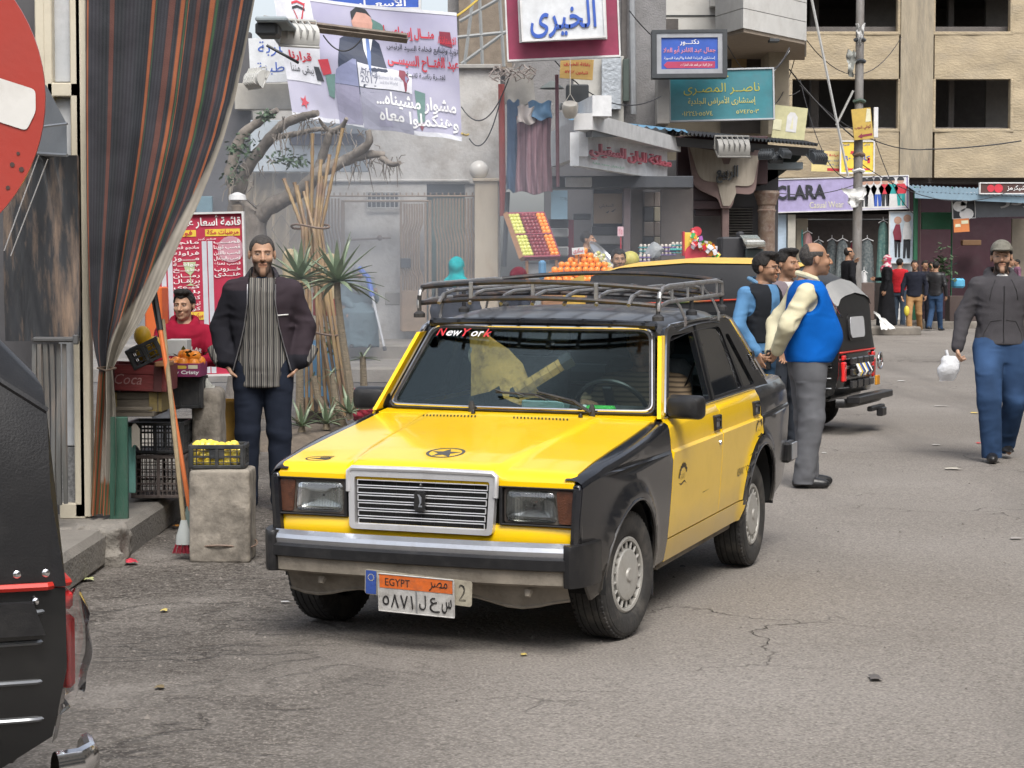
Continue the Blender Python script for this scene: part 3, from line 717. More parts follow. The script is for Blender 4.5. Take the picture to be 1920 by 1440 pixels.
# street: one sheet, gently uneven, cracked and stained
def asphalt():
 m,n,L,b=_nodes('asphalt');tc=n.new('ShaderNodeTexCoord');O=tc.outputs['Object']
 def nz(s,d=8,r=.6):t=n.new('ShaderNodeTexNoise');t.inputs['Scale'].default_value=s;t.inputs['Detail'].default_value=d;t.inputs['Roughness'].default_value=r;L.new(O,t.inputs['Vector']);return t.outputs[0]
 def mr(i,a,b_,c=0.,d=1.):t=n.new('ShaderNodeMapRange');t.inputs[1].default_value=a;t.inputs[2].default_value=b_;t.inputs[3].default_value=c;t.inputs[4].default_value=d;L.new(i,t.inputs[0]);return t.outputs[0]
 def mix(f,a,b_,bl='MIX'):
  t=n.new('ShaderNodeMix');t.data_type='RGBA';t.blend_type=bl;L.new(f,t.inputs[0])
  for i,v in((6,a),(7,b_)):
   if isinstance(v,tuple):t.inputs[i].default_value=c4(v)
   else:L.new(v,t.inputs[i])
  return t.outputs[2]
 col=mix(mr(nz(.35,6),.35,.65),(.165,.148,.130),(.225,.206,.186))
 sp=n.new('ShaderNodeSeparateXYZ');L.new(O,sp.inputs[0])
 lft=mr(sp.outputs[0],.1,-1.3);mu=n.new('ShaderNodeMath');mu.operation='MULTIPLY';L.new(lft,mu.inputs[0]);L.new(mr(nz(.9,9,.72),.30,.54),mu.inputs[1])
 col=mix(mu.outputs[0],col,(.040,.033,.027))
 rg=n.new('ShaderNodeTexNoise');rg.noise_type='RIDGED_MULTIFRACTAL';rg.inputs['Scale'].default_value=1.5;rg.inputs['Detail'].default_value=7;rg.inputs['Distortion'].default_value=.4;mq=n.new('ShaderNodeMapping');mq.inputs['Scale'].default_value=(1,1.2,1);L.new(O,mq.inputs[0]);L.new(mq.outputs[0],rg.inputs['Vector']);rg.noise_type='FBM';ab=n.new('ShaderNodeMath');ab.operation='SUBTRACT';ab.inputs[1].default_value=.5;L.new(rg.outputs[0],ab.inputs[0]);ac=n.new('ShaderNodeMath');ac.operation='ABSOLUTE';L.new(ab.outputs[0],ac.inputs[0]);m5=n.new('ShaderNodeMath');m5 .operation='MULTIPLY';L.new(mr(ac.outputs[0],.030,.004),m5 .inputs[0]);L.new(mr(nz(1.1,5),.42,.56),m5 .inputs[1]);m3=n.new('ShaderNodeMath');m3 .operation='MULTIPLY';L.new(m5 .outputs[0],m3 .inputs[0]);L.new(lft,m3 .inputs[1]);col=mix(m3 .outputs[0],col,(.030,.025,.021))
 vo=n.new('ShaderNodeTexVoronoi');vo.feature='DISTANCE_TO_EDGE';vo.inputs['Scale'].default_value=.55
 wn=n.new('ShaderNodeTexNoise');wn.inputs['Scale'].default_value=1.4;wn.inputs['Detail'].default_value=7;L.new(O,wn.inputs['Vector'])
 va=n.new('ShaderNodeVectorMath');va.operation='MULTIPLY_ADD';va.inputs[1].default_value=(2.2,2.2,0);L.new(wn.outputs[1],va.inputs[0]);L.new(O,va.inputs[2]);L.new(va.outputs[0],vo.inputs['Vector'])
 cr=mr(vo.outputs[0],.008,.0,0,1);cm=n.new('ShaderNodeMath');cm.operation='MULTIPLY';L.new(cr,cm.inputs[0]);L.new(mr(nz(.30,3),.50,.62),cm.inputs[1])
 col=mix(cm.outputs[0],col,(.03,.026,.022))
 st=n.new('ShaderNodeTexNoise');st.inputs['Scale'].default_value=85;st.inputs['Detail'].default_value=2;L.new(O,st.inputs['Vector'])
 col=mix(mr(st.outputs[0],.52,.70,0,.55),col,(.38,.345,.305));col=mix(mr(st.outputs[0],.48,.32,0,.55),col,(.045,.04,.035))
 s2=n.new('ShaderNodeTexNoise');s2 .inputs['Scale'].default_value=26;s2 .inputs['Detail'].default_value=5;L.new(O,s2 .inputs['Vector']);col=mix(mr(s2 .outputs[0],.40,.70,0,.35),col,(.26,.238,.214))
 mt=n.new('ShaderNodeMapping');mt.inputs['Scale'].default_value=(.55,.06,1);mt.inputs['Rotation'].default_value=(0,0,.35);L.new(O,mt.inputs[0]);s3=n.new('ShaderNodeTexNoise');s3 .inputs['Scale'].default_value=2.2;s3 .inputs['Detail'].default_value=5;L.new(mt.outputs[0],s3 .inputs['Vector'])
 col=mix(mr(s3 .outputs[0],.52,.66,0,.38),col,(.115,.104,.094))
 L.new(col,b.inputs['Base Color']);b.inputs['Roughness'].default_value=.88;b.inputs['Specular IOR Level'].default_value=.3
 h=n.new('ShaderNodeMath');h.operation='MULTIPLY_ADD';L.new(st.outputs[0],h.inputs[0]);h.inputs[1].default_value=.5;L.new(s2 .outputs[0],h.inputs[2])
 h2=n.new('ShaderNodeMath');h2 .operation='MULTIPLY_ADD';L.new(cm.outputs[0],h2 .inputs[0]);h2 .inputs[1].default_value=-3.;h3=n.new('ShaderNodeMath');h3 .operation='MULTIPLY_ADD';L.new(m3 .outputs[0],h3 .inputs[0]);h3 .inputs[1].default_value=-1.6;L.new(h.outputs[0],h3 .inputs[2]);L.new(h3 .outputs[0],h2 .inputs[2])
 bp=n.new('ShaderNodeBump');bp.inputs['Strength'].default_value=.75;bp.inputs['Distance'].default_value=.012;L.new(h2 .outputs[0],bp.inputs['Height']);L.new(bp.outputs[0],b.inputs['Normal'])
 MATS['asphalt']=m;return m
ASPH=asphalt()
mb=MB()
def gz(x,y):
 v=n1(x,y,0,.9,4)*.006+n1(x,y,0,3.2,5)*.003
 if x<-1.2 and y<20:v+=n1(x,y,0,2.1,8)*.012*min(1,(-1.2-x))
 return v-.004
xs=[-60,-30,-15]+list(np.arange(-8,8.01,.25))+[15,30,60];ys=[-12,0,3]+list(np.arange(5,24.01,.25))+[26,28,31,34,38,42,46,50,55,60,70,90,160,400]
nv=len(ys);mb.add([(x*(4 if y>100 else 1),y,gz(x,y)if 5<y<24 and abs(x)<8 else-.004)for x in xs for y in ys],[(i*nv+j,(i+1)*nv+j,(i+1)*nv+j+1,i*nv+j+1)for i in range(len(xs)-1)for j in range(nv-1)])
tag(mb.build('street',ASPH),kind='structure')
PAV=mat('worn_pavement',(.20,.18,.155),.9,var=.25,vs=2.5,bump=.5,bs=40,dirt=(.09,.078,.066),damt=.7,ds=1.6)
KRB=mat('old_kerb_concrete',(.185,.17,.148),.9,var=.22,vs=5,bump=.6,bs=45,dirt=(.08,.07,.06),damt=.75,ds=2.5)
CNC=mat('cast_concrete',(.235,.21,.175),.92,var=.3,vs=11,bump=.35,bs=30,dirt=(.055,.047,.04),damt=.9,ds=4.5)
def rough_box(c,d,amp=.012,n=10,seed=0,r=.04):
 """a worn block: a box with rounded, knocked edges"""
 S=Sdf(V3(c)-V3(d)/2-.06,V3(c)+V3(d)/2+.06,max(d)/n/2.4)
 h=V3(d)/2-r
 def fn(X,Y,Z):
  q=[np.abs(a-c[i])-h[i]for i,a in enumerate((X,Y,Z))];return np.sqrt(sum(np.maximum(a,0)**2 for a in q))+np.minimum(np.maximum(np.maximum(q[0],q[1]),q[2]),0)-r
 S.put(V3(c)-V3(d)/2,V3(c)+V3(d)/2,fn,.01);S.folds(amp,(9,9,9),seed);return S
# the house row across the street and behind the photographer, out of the frame: it stands in the taxi's paint and glass
OPP=mat('opposite_render',(.30,.265,.215),.9,var=.12,vs=.6,bump=.1,dirt=(.2,.18,.15),damt=.5,ds=.4);OPW=mat('opposite_window',(.04,.045,.05),.2,bump=0)
for nm,c_,d_,ax in(('opposite_houses',(13.5,6,5.5),(4,52,11),0),('opposite_houses',(-2,-26,3.5),(40,4,7),1)):
 mb=MB();mb.box(c_,d_,.02,None,0)
 for i in range(12):
  for j in range(3):
   if ax==0:mb.box((c_[0]-d_[0]/2,c_[1]-d_[1]/2+2.2+i*4.3,1.6+j*3.2),(.1,1.8,1.7),.02,None,1)
   elif i<6:mb.box((c_[0]-d_[0]/2+2.2+i*4.6,c_[1]+d_[1]/2,1.6+j*3.2),(1.9,.1,1.7),.02,None,1)
 tag(mb.build(nm,[OPP,OPW]),kind='structure')
pv=MB()
for i,(y0,y1,dx,dz)in enumerate(((5.5,8.6,0.,0.),(8.63,11.55,-.02,.01),(11.72,14.3,.03,-.01),(14.33,18.5,0,0))):
 mb=MB();mb.box((-2.62+dx,(y0+y1)/2,.08+dz),(.74,y1-y0,.22),.035);mb.v=[v+Vector((n1(v.x,v.y,v.z,7,3),n1(v.y,v.z,v.x,7,5),n1(v.z,v.x,v.y,7,9)))*.012 for v in mb.v]
 tag(mb.build('kerb',KRB),kind='structure')
mb=MB();mb.box((-4.6,12,.075),(3.3,13.2,.21),.02);tag(mb.build('pavement',PAV),kind='structure')
S=rough_box((-2.33,11.64,.08),(.30,.30,.26),.03,10,3,.05);tag(sdf_obj('broken_kerb',S,KRB),kind='structure')
# far pavements
mb=MB();A=gp(560,690);B=gp(900,690);mb.box((at(700,600,36).x-2.5,31.6,.10),(13.5,3.2,.24),.03);mb.box((at(700,600,36).x-2.5,34.4,.22),(13.5,2.8,.44),.03);tag(mb.build('pavement',PAV),kind='structure')
mb=MB();mb.box((at(1600,600,52).x+.0,54.4,.09),(3.2,6.0,.24),.04);tag(mb.build('pavement',PAV),kind='structure')
mb=MB();mb.box((at(1560,600,60).x,58.6,.08),(16,3.0,.22),.03);tag(mb.build('pavement',PAV),kind='structure')
mb=MB();mb.box((at(1150,600,34).x,38.,.12),(8,9,.4),.03);tag(mb.build('pavement',PAV),kind='structure')
# ---- right: bare concrete building, Y = 60
RC=mat('roughcast',(.36,.295,.20),.95,var=.16,vs=1.6,bump=1.,bs=9,stretch=(1,1,2.2),dirt=(.27,.235,.185),damt=.6,ds=.9)
PIL=mat('stained_concrete',(.31,.265,.195),.95,var=.2,vs=2,bump=.5,bs=20,stretch=(3,3,.5),dirt=(.17,.155,.13),damt=.75,ds=1.2)
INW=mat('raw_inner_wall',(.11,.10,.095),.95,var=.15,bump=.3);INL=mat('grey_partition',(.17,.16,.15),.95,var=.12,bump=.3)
E0=at(1700,600,60);bld=empty('concrete_building','unfinished beige concrete building with empty window openings over the clothes shop','building',(E0 .x,60,0))
YB=60.
def rcpart(name,x0,y0,x1,y1,d,m,out=0.,n=0):
 mb=MB();A=at(x0,y1,YB);B=at(x1,y0,YB);nx=max(2,int((B.x-A.x)/.14));nzz=max(2,int((B.z-A.z)/.14))
 mb.grid(lambda u,v:(A.x+(B.x-A.x)*u,YB-out+(n1(A.x+(B.x-A.x)*u,0,A.z+(B.z-A.z)*v,2.2,3)*.03 if m is RC else 0),A.z+(B.z-A.z)*v),nx,nzz)
 mb.box(((A.x+B.x)/2,YB-out+d/2+.035,(A.z+B.z)/2),(B.x-A.x,d,B.z-A.z),.01);return part(mb,name,m,bld)
rcpart('spandrel_wall',1300,62,1686,148,.35,RC);rcpart('spandrel_wall',1752,62,2200,148,.35,RC);rcpart('spandrel_wall',1300,244,1686,333,.35,RC);rcpart('spandrel_wall',1752,244,2200,333,.35,RC)
rcpart('spandrel_wall',1300,-130,2200,-24,.35,RC)
rcpart('pilaster',1686,-130,1752,333,.45,PIL,.06);rcpart('pilaster',1897,-24,1935,62,.4,RC,.01);rcpart('pilaster',1897,148,1935,244,.4,RC,.01);rcpart('pilaster',1425,-24,1483,62,.4,PIL,.01);rcpart('pilaster',1425,148,1483,244,.4,PIL,.01)
for(y0,y1)in((-24,62),(148,244)):
 for(x0,x1)in((1483,1686),(1752,1897)):
  mb=MB()
  for a,b_,c_,d_ in((x0-4,y0,x0+3,y1),(x1-3,y0,x1+4,y1),(x0-4,y1-3,x1+4,y1+4)):fb(mb,a,b_,c_,d_,YB-.02,.3,.02)
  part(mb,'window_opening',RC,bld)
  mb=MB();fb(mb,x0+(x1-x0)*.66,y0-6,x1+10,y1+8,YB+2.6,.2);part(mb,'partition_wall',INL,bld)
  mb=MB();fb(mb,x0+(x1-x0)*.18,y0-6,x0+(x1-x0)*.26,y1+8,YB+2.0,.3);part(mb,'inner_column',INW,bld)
mb=MB()
for z_ in(-40,55,245,335):A=at(1300,z_,YB);B=at(2200,z_,YB);mb.box(((A.x+B.x)/2,YB+3.2,A.z),(B.x-A.x,5.5,.25),.01)
A=at(1280,333,YB);B=at(2250,-140,YB);mb.box(((A.x+B.x)/2,YB+6,(A.z+B.z)/2),(B.x-A.x,.2,B.z-A.z),.01)
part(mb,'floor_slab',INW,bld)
# ground floor under it: dark rooms
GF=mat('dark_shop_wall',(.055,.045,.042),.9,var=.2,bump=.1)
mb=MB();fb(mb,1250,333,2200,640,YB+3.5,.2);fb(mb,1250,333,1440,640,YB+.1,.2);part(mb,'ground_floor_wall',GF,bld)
# ---- signs
def sign(name,label,cat,quad,Y,th=.10,m=None,frame=None,fw=.05,group=None,Y2=None,parent=None):
 """quad: bottom-left, bottom-right, top-left in photograph pixels"""
 a,b_,c_=quad;P00,P10,P01=at(*a,Y),at(*b_,Y2 or Y),at(*c_,Y);fn,w,h=board(P00,P10,P01);mb=MB()
 shell(mb,[(0,0),(w,0),(w,h),(0,h)],lambda u,v,o=0.:fn(u,v,-o),th,step=None,seg=50)
 if frame:
  mb.mi=1
  for(u0,v0,u1,v1)in((-fw,-fw,w+fw,0),(-fw,h,w+fw,h+fw),(-fw,0,0,h),(w,0,w+fw,h)):
   shell(mb,[(u0,v0),(u1,v0),(u1,v1),(u0,v1)],lambda u,v,o=0.:fn(u,v,.03-o),th+.03,step=None,seg=50)
 ms=[m]+([frame]if frame else[])
 if parent is not None:return part(mb,name,ms,parent),fn,w,h
 r=solo(mb,name,ms,label,cat,group);return r,fn,w,h
def lettering(root,fn,items,m,name='lettering',off=.008,d=0.):
 mb=MB();F_=lambda u,v,o=0.:fn(u,v,off+o)
 for it in items:
  if isinstance(it,tuple)and isinstance(it[0],str):s,cx,cy,w,h,*k=it;write(mb,s,F_,cx,cy,w,h,bold=k[0]if k else.012,shear=k[1]if len(k)>1 else 0.,rot=k[2]if len(k)>2 else 0.,d=d)
  else:flatp(mb,it,F_)
 return mb.build(name,m,root,world=True,smooth=0)
def P_(name,col,rough=.55,**k):k.setdefault('bump',.03);k.setdefault('dirt',tuple(c*.5+.05 for c in col));k.setdefault('damt',.35);k.setdefault('ds',2.5);return mat(name,col,rough,**k)
LIL=P_('lilac_panel',(.34,.30,.50));WHP=P_('white_panel',(.60,.60,.60));INKB=P_('black_paint',(.02,.022,.028),dirt=None);CRMP=P_('cream_paint',(.62,.60,.42),dirt=None);REDP=P_('red_paint',(.50,.03,.05),dirt=None);BLUP=P_('blue_paint',(.03,.09,.40),dirt=None);YELP=P_('yellow_paint',(.72,.52,.06));WHL=P_('white_lettering',(.75,.75,.75),dirt=None);TEALP=P_('teal_print',(.02,.30,.30),dirt=None);MARP=P_('maroon_paint',(.22,.025,.05));SKP=P_('printed_skin',(.45,.27,.2),dirt=None);GRNP=P_('green_paint',(.015,.12,.055));DKG=P_('dark_steel',(.04,.045,.05),.5)
r,fn,w,h=sign('shop_sign','lilac shop sign reading CLARA Casual Wear with printed children','shop sign',((1437,398),(1703,390),(1437,338)),58.6,.25,LIL,WHP,.03)
lettering(r,fn,[('CLARA',w*.245,h*.60,w*.35,h*.45,.03)],INKB,d=.03);lettering(r,fn,[('Casual Wear',w*.425,h*.18,w*.24,h*.20,.0)],CRMP)
lettering(r,fn,[[(w*.655,h*.02),(w*.99,h*.02),(w*.99,h*.98),(w*.655,h*.98)]],WHP,'poster_ground',.004)
KID=[(.69,INKB,WHP),(.735,WHP,WHP),(.785,BLUP,WHP),(.84,INKB,REDP),(.885,WHP,TEALP),(.95,TEALP,REDP)]
for i,(u,leg,tp)in enumerate(KID):
 u*=w;s_=h*.9;y0=h*.08
 lettering(r,fn,[[(u-.10,y0),(u-.02,y0),(u,y0+s_*.42),(u+.02,y0),(u+.10,y0),(u+.12,y0+s_*.45),(u-.12,y0+s_*.45)]],leg,'printed_figure',.007)
 lettering(r,fn,[[(u-.13,y0+s_*.42),(u+.13,y0+s_*.42),(u+.19,y0+s_*.62),(u+.10,y0+s_*.77),(u-.10,y0+s_*.77),(u-.19,y0+s_*.62)]],tp,'printed_figure',.009)
 lettering(r,fn,[circ(u,y0+s_*.87,.095,12)],SKP,'printed_figure',.010);lettering(r,fn,[[(u+.10*math.cos(a),y0+s_*.89+.10*math.sin(a))for a in np.linspace(-.1,PI+.1,9)]],INKB,'printed_figure',.012)
# clothes shop under it
cs=empty('clothes_shop','clothes shop front with hanging garments under the lilac sign','shop',(at(1570,600,59).x,59,0))
pbox('wall_panel',P_('pale_blue_print',(.36,.45,.55)),cs,1447,402,1475,545,58.9,.2);pbox('column',P_('cream_column',(.42,.40,.35)),cs,1476,402,1492,600,58.8,.3);pbox('column',WHP,cs,1668,490,1712,600,58.9,.3)
pbox('low_wall',P_('brown_low_wall',(.10,.07,.06)),cs,1596,530,1640,600,56.2,.8);pbox('tiled_wall',P_('tan_tile',(.22,.19,.14)),cs,1492,410,1515,600,59.3,.2);pbox('back_wall',GF,cs,1490,402,1690,610,61.5,.2)
mb=MB();A=at(1492,412,59.6);B=at(1668,412,59.6);mb.tube([A,B],.03,6);part(mb,'clothes_rail',DKG,cs)
r,fn,w,h=sign('poster','tall poster of two dressed children beside the clothes shop window','poster',((1668,492),(1712,492),(1668,398)),58.7,.05,P_('poster_blue_white',(.52,.60,.68)),WHP,.03)
lettering(r,fn,[[(w*.22,h*.10),(w*.30,h*.10),(w*.33,h*.4),(w*.36,h*.10),(w*.44,h*.10),(w*.46,h*.45),(w*.18,h*.45)]],INKB);lettering(r,fn,[[(w*.2,h*.42),(w*.48,h*.40),(w*.5,h*.52),(w*.42,h*.76),(w*.24,h*.76),(w*.12,h*.6)]],MARP);lettering(r,fn,[[(w*.56,h*.08),(w*.66,h*.08),(w*.70,h*.3),(w*.74,h*.08),(w*.86,h*.08),(w*.88,h*.46),(w*.58,h*.46)]],INKB);lettering(r,fn,[[(w*.56,h*.44),(w*.90,h*.44),(w*.94,h*.6),(w*.82,h*.80),(w*.62,h*.80),(w*.54,h*.6)]],WHL);lettering(r,fn,[circ(w*.33,h*.84,.11,12),circ(w*.73,h*.88,.11,12)],SKP)
def hanging(label,x,y0,y1,Y,wpx,m,cat='garment',group=None,bell=1.25):
 mb=MB();T=at(x,y0,Y);Bm=at(x,y1,Y);W_=wpx/F*Y;Hh=T.z-Bm.z;k=random.random()*6
 mb.grid(lambda u,v:(T.x+(u-.5)*W_*(1.0 if v<.12 else.78+(bell-.78)*v)*(.5+4*v if v<.12 else 1),Y+.05*math.sin(u*14+k)*v+(.10 if u<.5 else.10)*0-.12*math.sin(u*PI),T.z-Hh*v-.10*abs(u-.5)*(1 if v<.2 else 0)),14,12)
 mb.grid(lambda u,v:(T.x+(.5-u)*W_*(1.0 if v<.12 else.78+(bell-.78)*v)*(.5+4*v if v<.12 else 1),Y+.06+.02*math.sin(u*14+k)*v,T.z-Hh*v),8,6)
 mb.mi=1;mb.tube([(T.x-W_*.45,Y,T.z-.03),(T.x,Y,T.z+.05),(T.x+W_*.45,Y,T.z-.03)],.014,5);mb.tube([(T.x,Y,T.z+.05),(T.x,Y,T.z+.14)],.01,5)
 return solo(mb,'hanging_garment',[m,WHL],label,cat,group)
FLO=mat('flower_print',(.05,.07,.08),.9,vs=14,col2=(.20,.22,.22),bump=.1);FLT=mat('teal_flower_print',(.04,.13,.13),.9,vs=12,col2=(.16,.25,.22),bump=.1)
for a in(('turquoise dress at the left of the clothes shop window',1503,430,520,59.4,9,TEALP),('pale pink top hanging beside the turquoise dress',1514,436,500,59.3,20,P_('pink_cloth',(.45,.25,.25))),('dark floral dress beside the pink top in the clothes shop',1535,452,540,59.5,20,FLO),('grey patterned blouse in the middle of the clothes shop',1560,450,530,59.6,20,FLO),('white collared dark top on a white hanger left of the lamp post',1580,450,520,59.3,22,FLO),('dark red cardigan hanging behind the lamp post',1604,452,520,59.5,22,P_('dark_red_cloth',(.22,.015,.04))),('dark flowered dress on a white hanger right of the lamp post',1626,450,545,59.2,26,FLO),('long teal flowered dress hanging high beside the poster',1656,416,530,59.0,20,FLT),('white trousers hanging low behind the lamp post',1620,510,560,58.9,14,WHP)):hanging(*a)
# shop to the right: green posts, awning and signs
ks=empty('coffee_shop','dark coffee shop with green posts under a blue grey awning','shop',(at(1810,600,59).x,59,0))
for x in(1717,1785):pbox('post',GRNP,ks,x-(5 if x<1750 else 2),350,x+(5 if x<1750 else 2),600,58.4,.15)
pbox('pipe',P_('brown_pipe',(.12,.08,.07)),ks,1723,350,1727,600,58.3,.1);pbox('green_panel',GRNP,ks,1728,398,1784,430,58.9,.1);pbox('back_wall',P_('plum_wall',(.055,.02,.03)),ks,1700,345,2000,610,61.2,.2);pbox('shutter',P_('tan_shutter',(.20,.17,.13)),ks,1895,410,2000,600,59.2,.1);pbox('counter',P_('dark_counter',(.06,.04,.035)),ks,1780,555,1900,605,57.6,.6);pbox('shelf',P_('wood_shelf',(.18,.10,.05)),ks,1805,450,1840,460,60.5,.3)
mb=MB();A,B=at(1700,346,58.6),at(1960,366,57.6)
mb.grid(lambda u,v:(A.x+(B.x-A.x)*u,58.9-1.5*v,A.z+(B.z-A.z)*u*.5-.25*v+.025*math.cos(u*2*PI*30)),180,3);mb.grid(lambda u,v:(A.x+(B.x-A.x)*u,57.4,A.z+(B.z-A.z)*u*.5-.25-.17*v),20,1);part(mb,'awning',P_('blue_grey_awning',(.18,.27,.34)),ks)
r,fn,w,h=sign('shop_sign','narrow brown coffee sign with white edge on top of the blue awning','shop sign',((1838,362),(1960,362),(1838,344)),57.3,.1,P_('brown_sign',(.07,.03,.025)),WHP,.03);lettering(r,fn,[('شيكيمز',w*.55,h*.5,w*.28,h*.6)],WHL);lettering(r,fn,[circ(w*.16,h*.5,.1),circ(w*.28,h*.5,.12)],REDP,'print')
r,fn,w,h=sign('shop_sign','black sign with white cups under the blue awning','shop sign',((1787,410),(1828,408),(1797,364)),57.9,.06,INKB,WHP,.015)
lettering(r,fn,[circ(w*.62,h*.16,.20,16,.16),circ(w*.32,h*.48,.19,16,.15),[(w*.35,h*.5),(w*.5,h*.9),(w*.75,h*.92),(w*.62,h*.5)]],WHL,'print')
r,fn,w,h=sign('shop_sign','grey glass sign with large white writing under the awning','shop sign',((1828,408),(1990,404),(1828,364)),58.0,.06,P_('grey_glass_sign',(.09,.10,.12),.3));lettering(r,fn,[('لودر',w*.52,h*.62,w*.46,h*.50,.03)],P_('silver_letters',(.45,.45,.47),dirt=None),d=.04)
r,fn,w,h=sign('food_board','small orange sandwich picture board hanging on the green post','signboard',((1789,436),(1818,434),(1789,411)),57.8,.04,P_('orange_board',(.55,.18,.05)),None);lettering(r,fn,[[(w*.08,h*.4),(w*.45,h*.4),(w*.42,h*.62),(w*.12,h*.62)],[(w*.5,h*.6),(w*.95,h*.6),(w*.95,h*.85),(w*.5,h*.85)]],CRMP,'print')
# boards on the concrete wall and the lamp post
r,fn,w,h=sign('advert','bright yellow advert board with a red arrow behind the lamp post','signboard',((1577,323),(1637,323),(1577,266)),58.9,.06,YELP,WHP,.04);lettering(r,fn,[[(w*.1,h*.10),(w*.22,h*.18),(w*.22,h*.13),(w*.9,h*.13),(w*.9,h*.07),(w*.22,h*.07),(w*.22,h*.02)]],REDP);lettering(r,fn,[('كافيه ٩٠',w*.5,h*.45,w*.8,h*.2,.03),('قهوة',w*.15,h*.9,w*.2,h*.08),('شاي',w*.8,h*.9,w*.2,h*.08)],BLUP);lettering(r,fn,[[(w*.28,h*.6),(w*.55,h*.6),(w*.52,h*.7),(w*.3,h*.7)],[(w*.82,h*.3),(w*.9,h*.3),(w*.9,h*.48),(w*.82,h*.48)]],REDP,'print')
r,fn,w,h=sign('advert','faded yellow advert board with pink writing half behind the floodlight','signboard',((1521,321),(1575,323),(1521,282)),59.2,.05,P_('pale_yellow_board',(.60,.50,.22)));lettering(r,fn,[('عيادة الاسنان',w*.5,h*.80,w*.9,h*.14,.02),[(w*.55,h*.05),(w*.98,h*.05),(w*.98,h*.18),(w*.55,h*.18)]],REDP);lettering(r,fn,[('كشف يوميا',w*.7,h*.55,w*.5,h*.12,.01),('من ٩ الى ٥',w*.7,h*.34,w*.5,h*.1,.01)],BLUP)
PX=at(1605,600,49).x;lp=empty('lamp_post','tall rusty grey lamp post with taped-on boards in front of the clothes shop','lamp post',(PX,49,0))
mb=MB();zs=[0,.3,1.5,3,4.5,6,8,11];mb.tube([(PX+.004*z,49,z)for z in zs],[.13,.12,.115,.11,.105,.10,.095,.085],14);part(mb,'pole',mat('weathered_pole',(.21,.20,.19),.7,.2,var=.3,vs=5,bump=.4,stretch=(1,1,.4),dirt=(.11,.075,.05),damt=.7,ds=3),lp)
for k,(py,c_,rr)in enumerate(((115,DKG,.012),(190,P_('dull_green',(.06,.09,.07)),.014),(75,DKG,.010),(320,WHP,.012),(290,P_('brown_tape',(.16,.11,.08)),.012))):z=at(1605,py,49).z;mb=MB();mb.tube([(PX+.03+(.115+rr*.3)*math.cos(a),49+(.115+rr*.3)*math.sin(a),z+.02*math.sin(3*a))for a in np.linspace(0,2*PI,13)[:-1]],.03+rr,5,closed=True);part(mb,'binding',c_,lp)
def rag(px,py,Y,w,h,m,label,name='plastic_rag',cat='plastic rag',seed=0):
 c=at(px,py,Y);mb=MB();mb.grid(lambda u,v:c+Vector(((u-.5)*w*(1-.6*v)+.06*n1(u*5,v*5,seed,1,seed),.12*n1(u*4,v*4,3,1,seed+1)+.04,-(v)*h+.1*n1(u*3,v*3,7,1,seed+2))),12,12);return solo(mb,name,m,label,cat,smooth=60)
PLB=mat('white_plastic_film',(.55,.55,.54),.45,var=.1,bump=.3,bs=30)
rag(1604,352,48.8,.55,.45,PLB,'torn white plastic tied low on the lamp post');rag(1597,95,48.8,.22,.6,P_('grey_green_rag',(.30,.31,.29)),'grey green rag tied high on the lamp post',seed=3);rag(1613,45,48.8,.22,.42,PLB,'white plastic strip fluttering at the top of the lamp post',seed=5)
r,fn,w,h=sign('advert','gold coffee board with a red arrow fixed to the lamp post','signboard',((1602,263),(1638,259),(1602,205)),48.7,.07,P_('gold_board',(.48,.33,.07)));lettering(r,fn,[[(w*.2,h*.10),(w*.42,h*.2),(w*.42,h*.15),(w*.95,h*.17),(w*.95,h*.10),(w*.42,h*.08),(w*.42,h*.03)],('كوفي شوب',w*.5,h*.38,w*.85,h*.16,.02)],MARP);lettering(r,fn,[[(w*.66,h*.55),(w*.95,h*.55),(w*.98,h*.95),(w*.8,h*.98)]],CRMP,'print')
pbox('board_edge',WHP,lp,1638,201,1647,258,48.75,.05)
# wires
WIR=mat('cable',(.03,.03,.033),.7,bump=0);WIW=mat('pale_cable',(.36,.36,.35),.6,bump=0)
for i,(a,b_,r_,sg,m_,lb)in enumerate(((at(1520,-10,47),at(1590,330,47),.03,.0,WIW,'pale cable running down from the white balcony'),(at(1480,130,50),at(1610,265,49),.018,.1,WIR,'dark cable from the street corner to the lamp post'),(at(1500,160,55),at(1740,280,59),.015,.5,WIR,'dark cable sagging along the concrete wall'),(at(1735,280,59.3),at(1915,264,59.3),.02,.05,WIR,'black cable fixed along the concrete wall at the right'),(at(1350,185,45),at(1480,95,46),.018,.3,WIW,'pale cable behind the blue doctor sign'),(at(1480,90,45),at(1430,130,44),.02,.2,WIR,'short dark cable above the teal sign'),(at(1640,330,58),at(1450,360,57),.012,.25,WIR,'thin cable crossing the lilac sign'),(at(1600,170,49),at(1568,235,49),.03,0,WIW,'white tube leaning off the lamp post'),(at(1640,260,58),at(1712,400,58),.012,.3,WIR,'loose dark cable hanging over the printed children'))):solo(wire([a,b_],r_,sg),'cable',m_,lb,'cable')
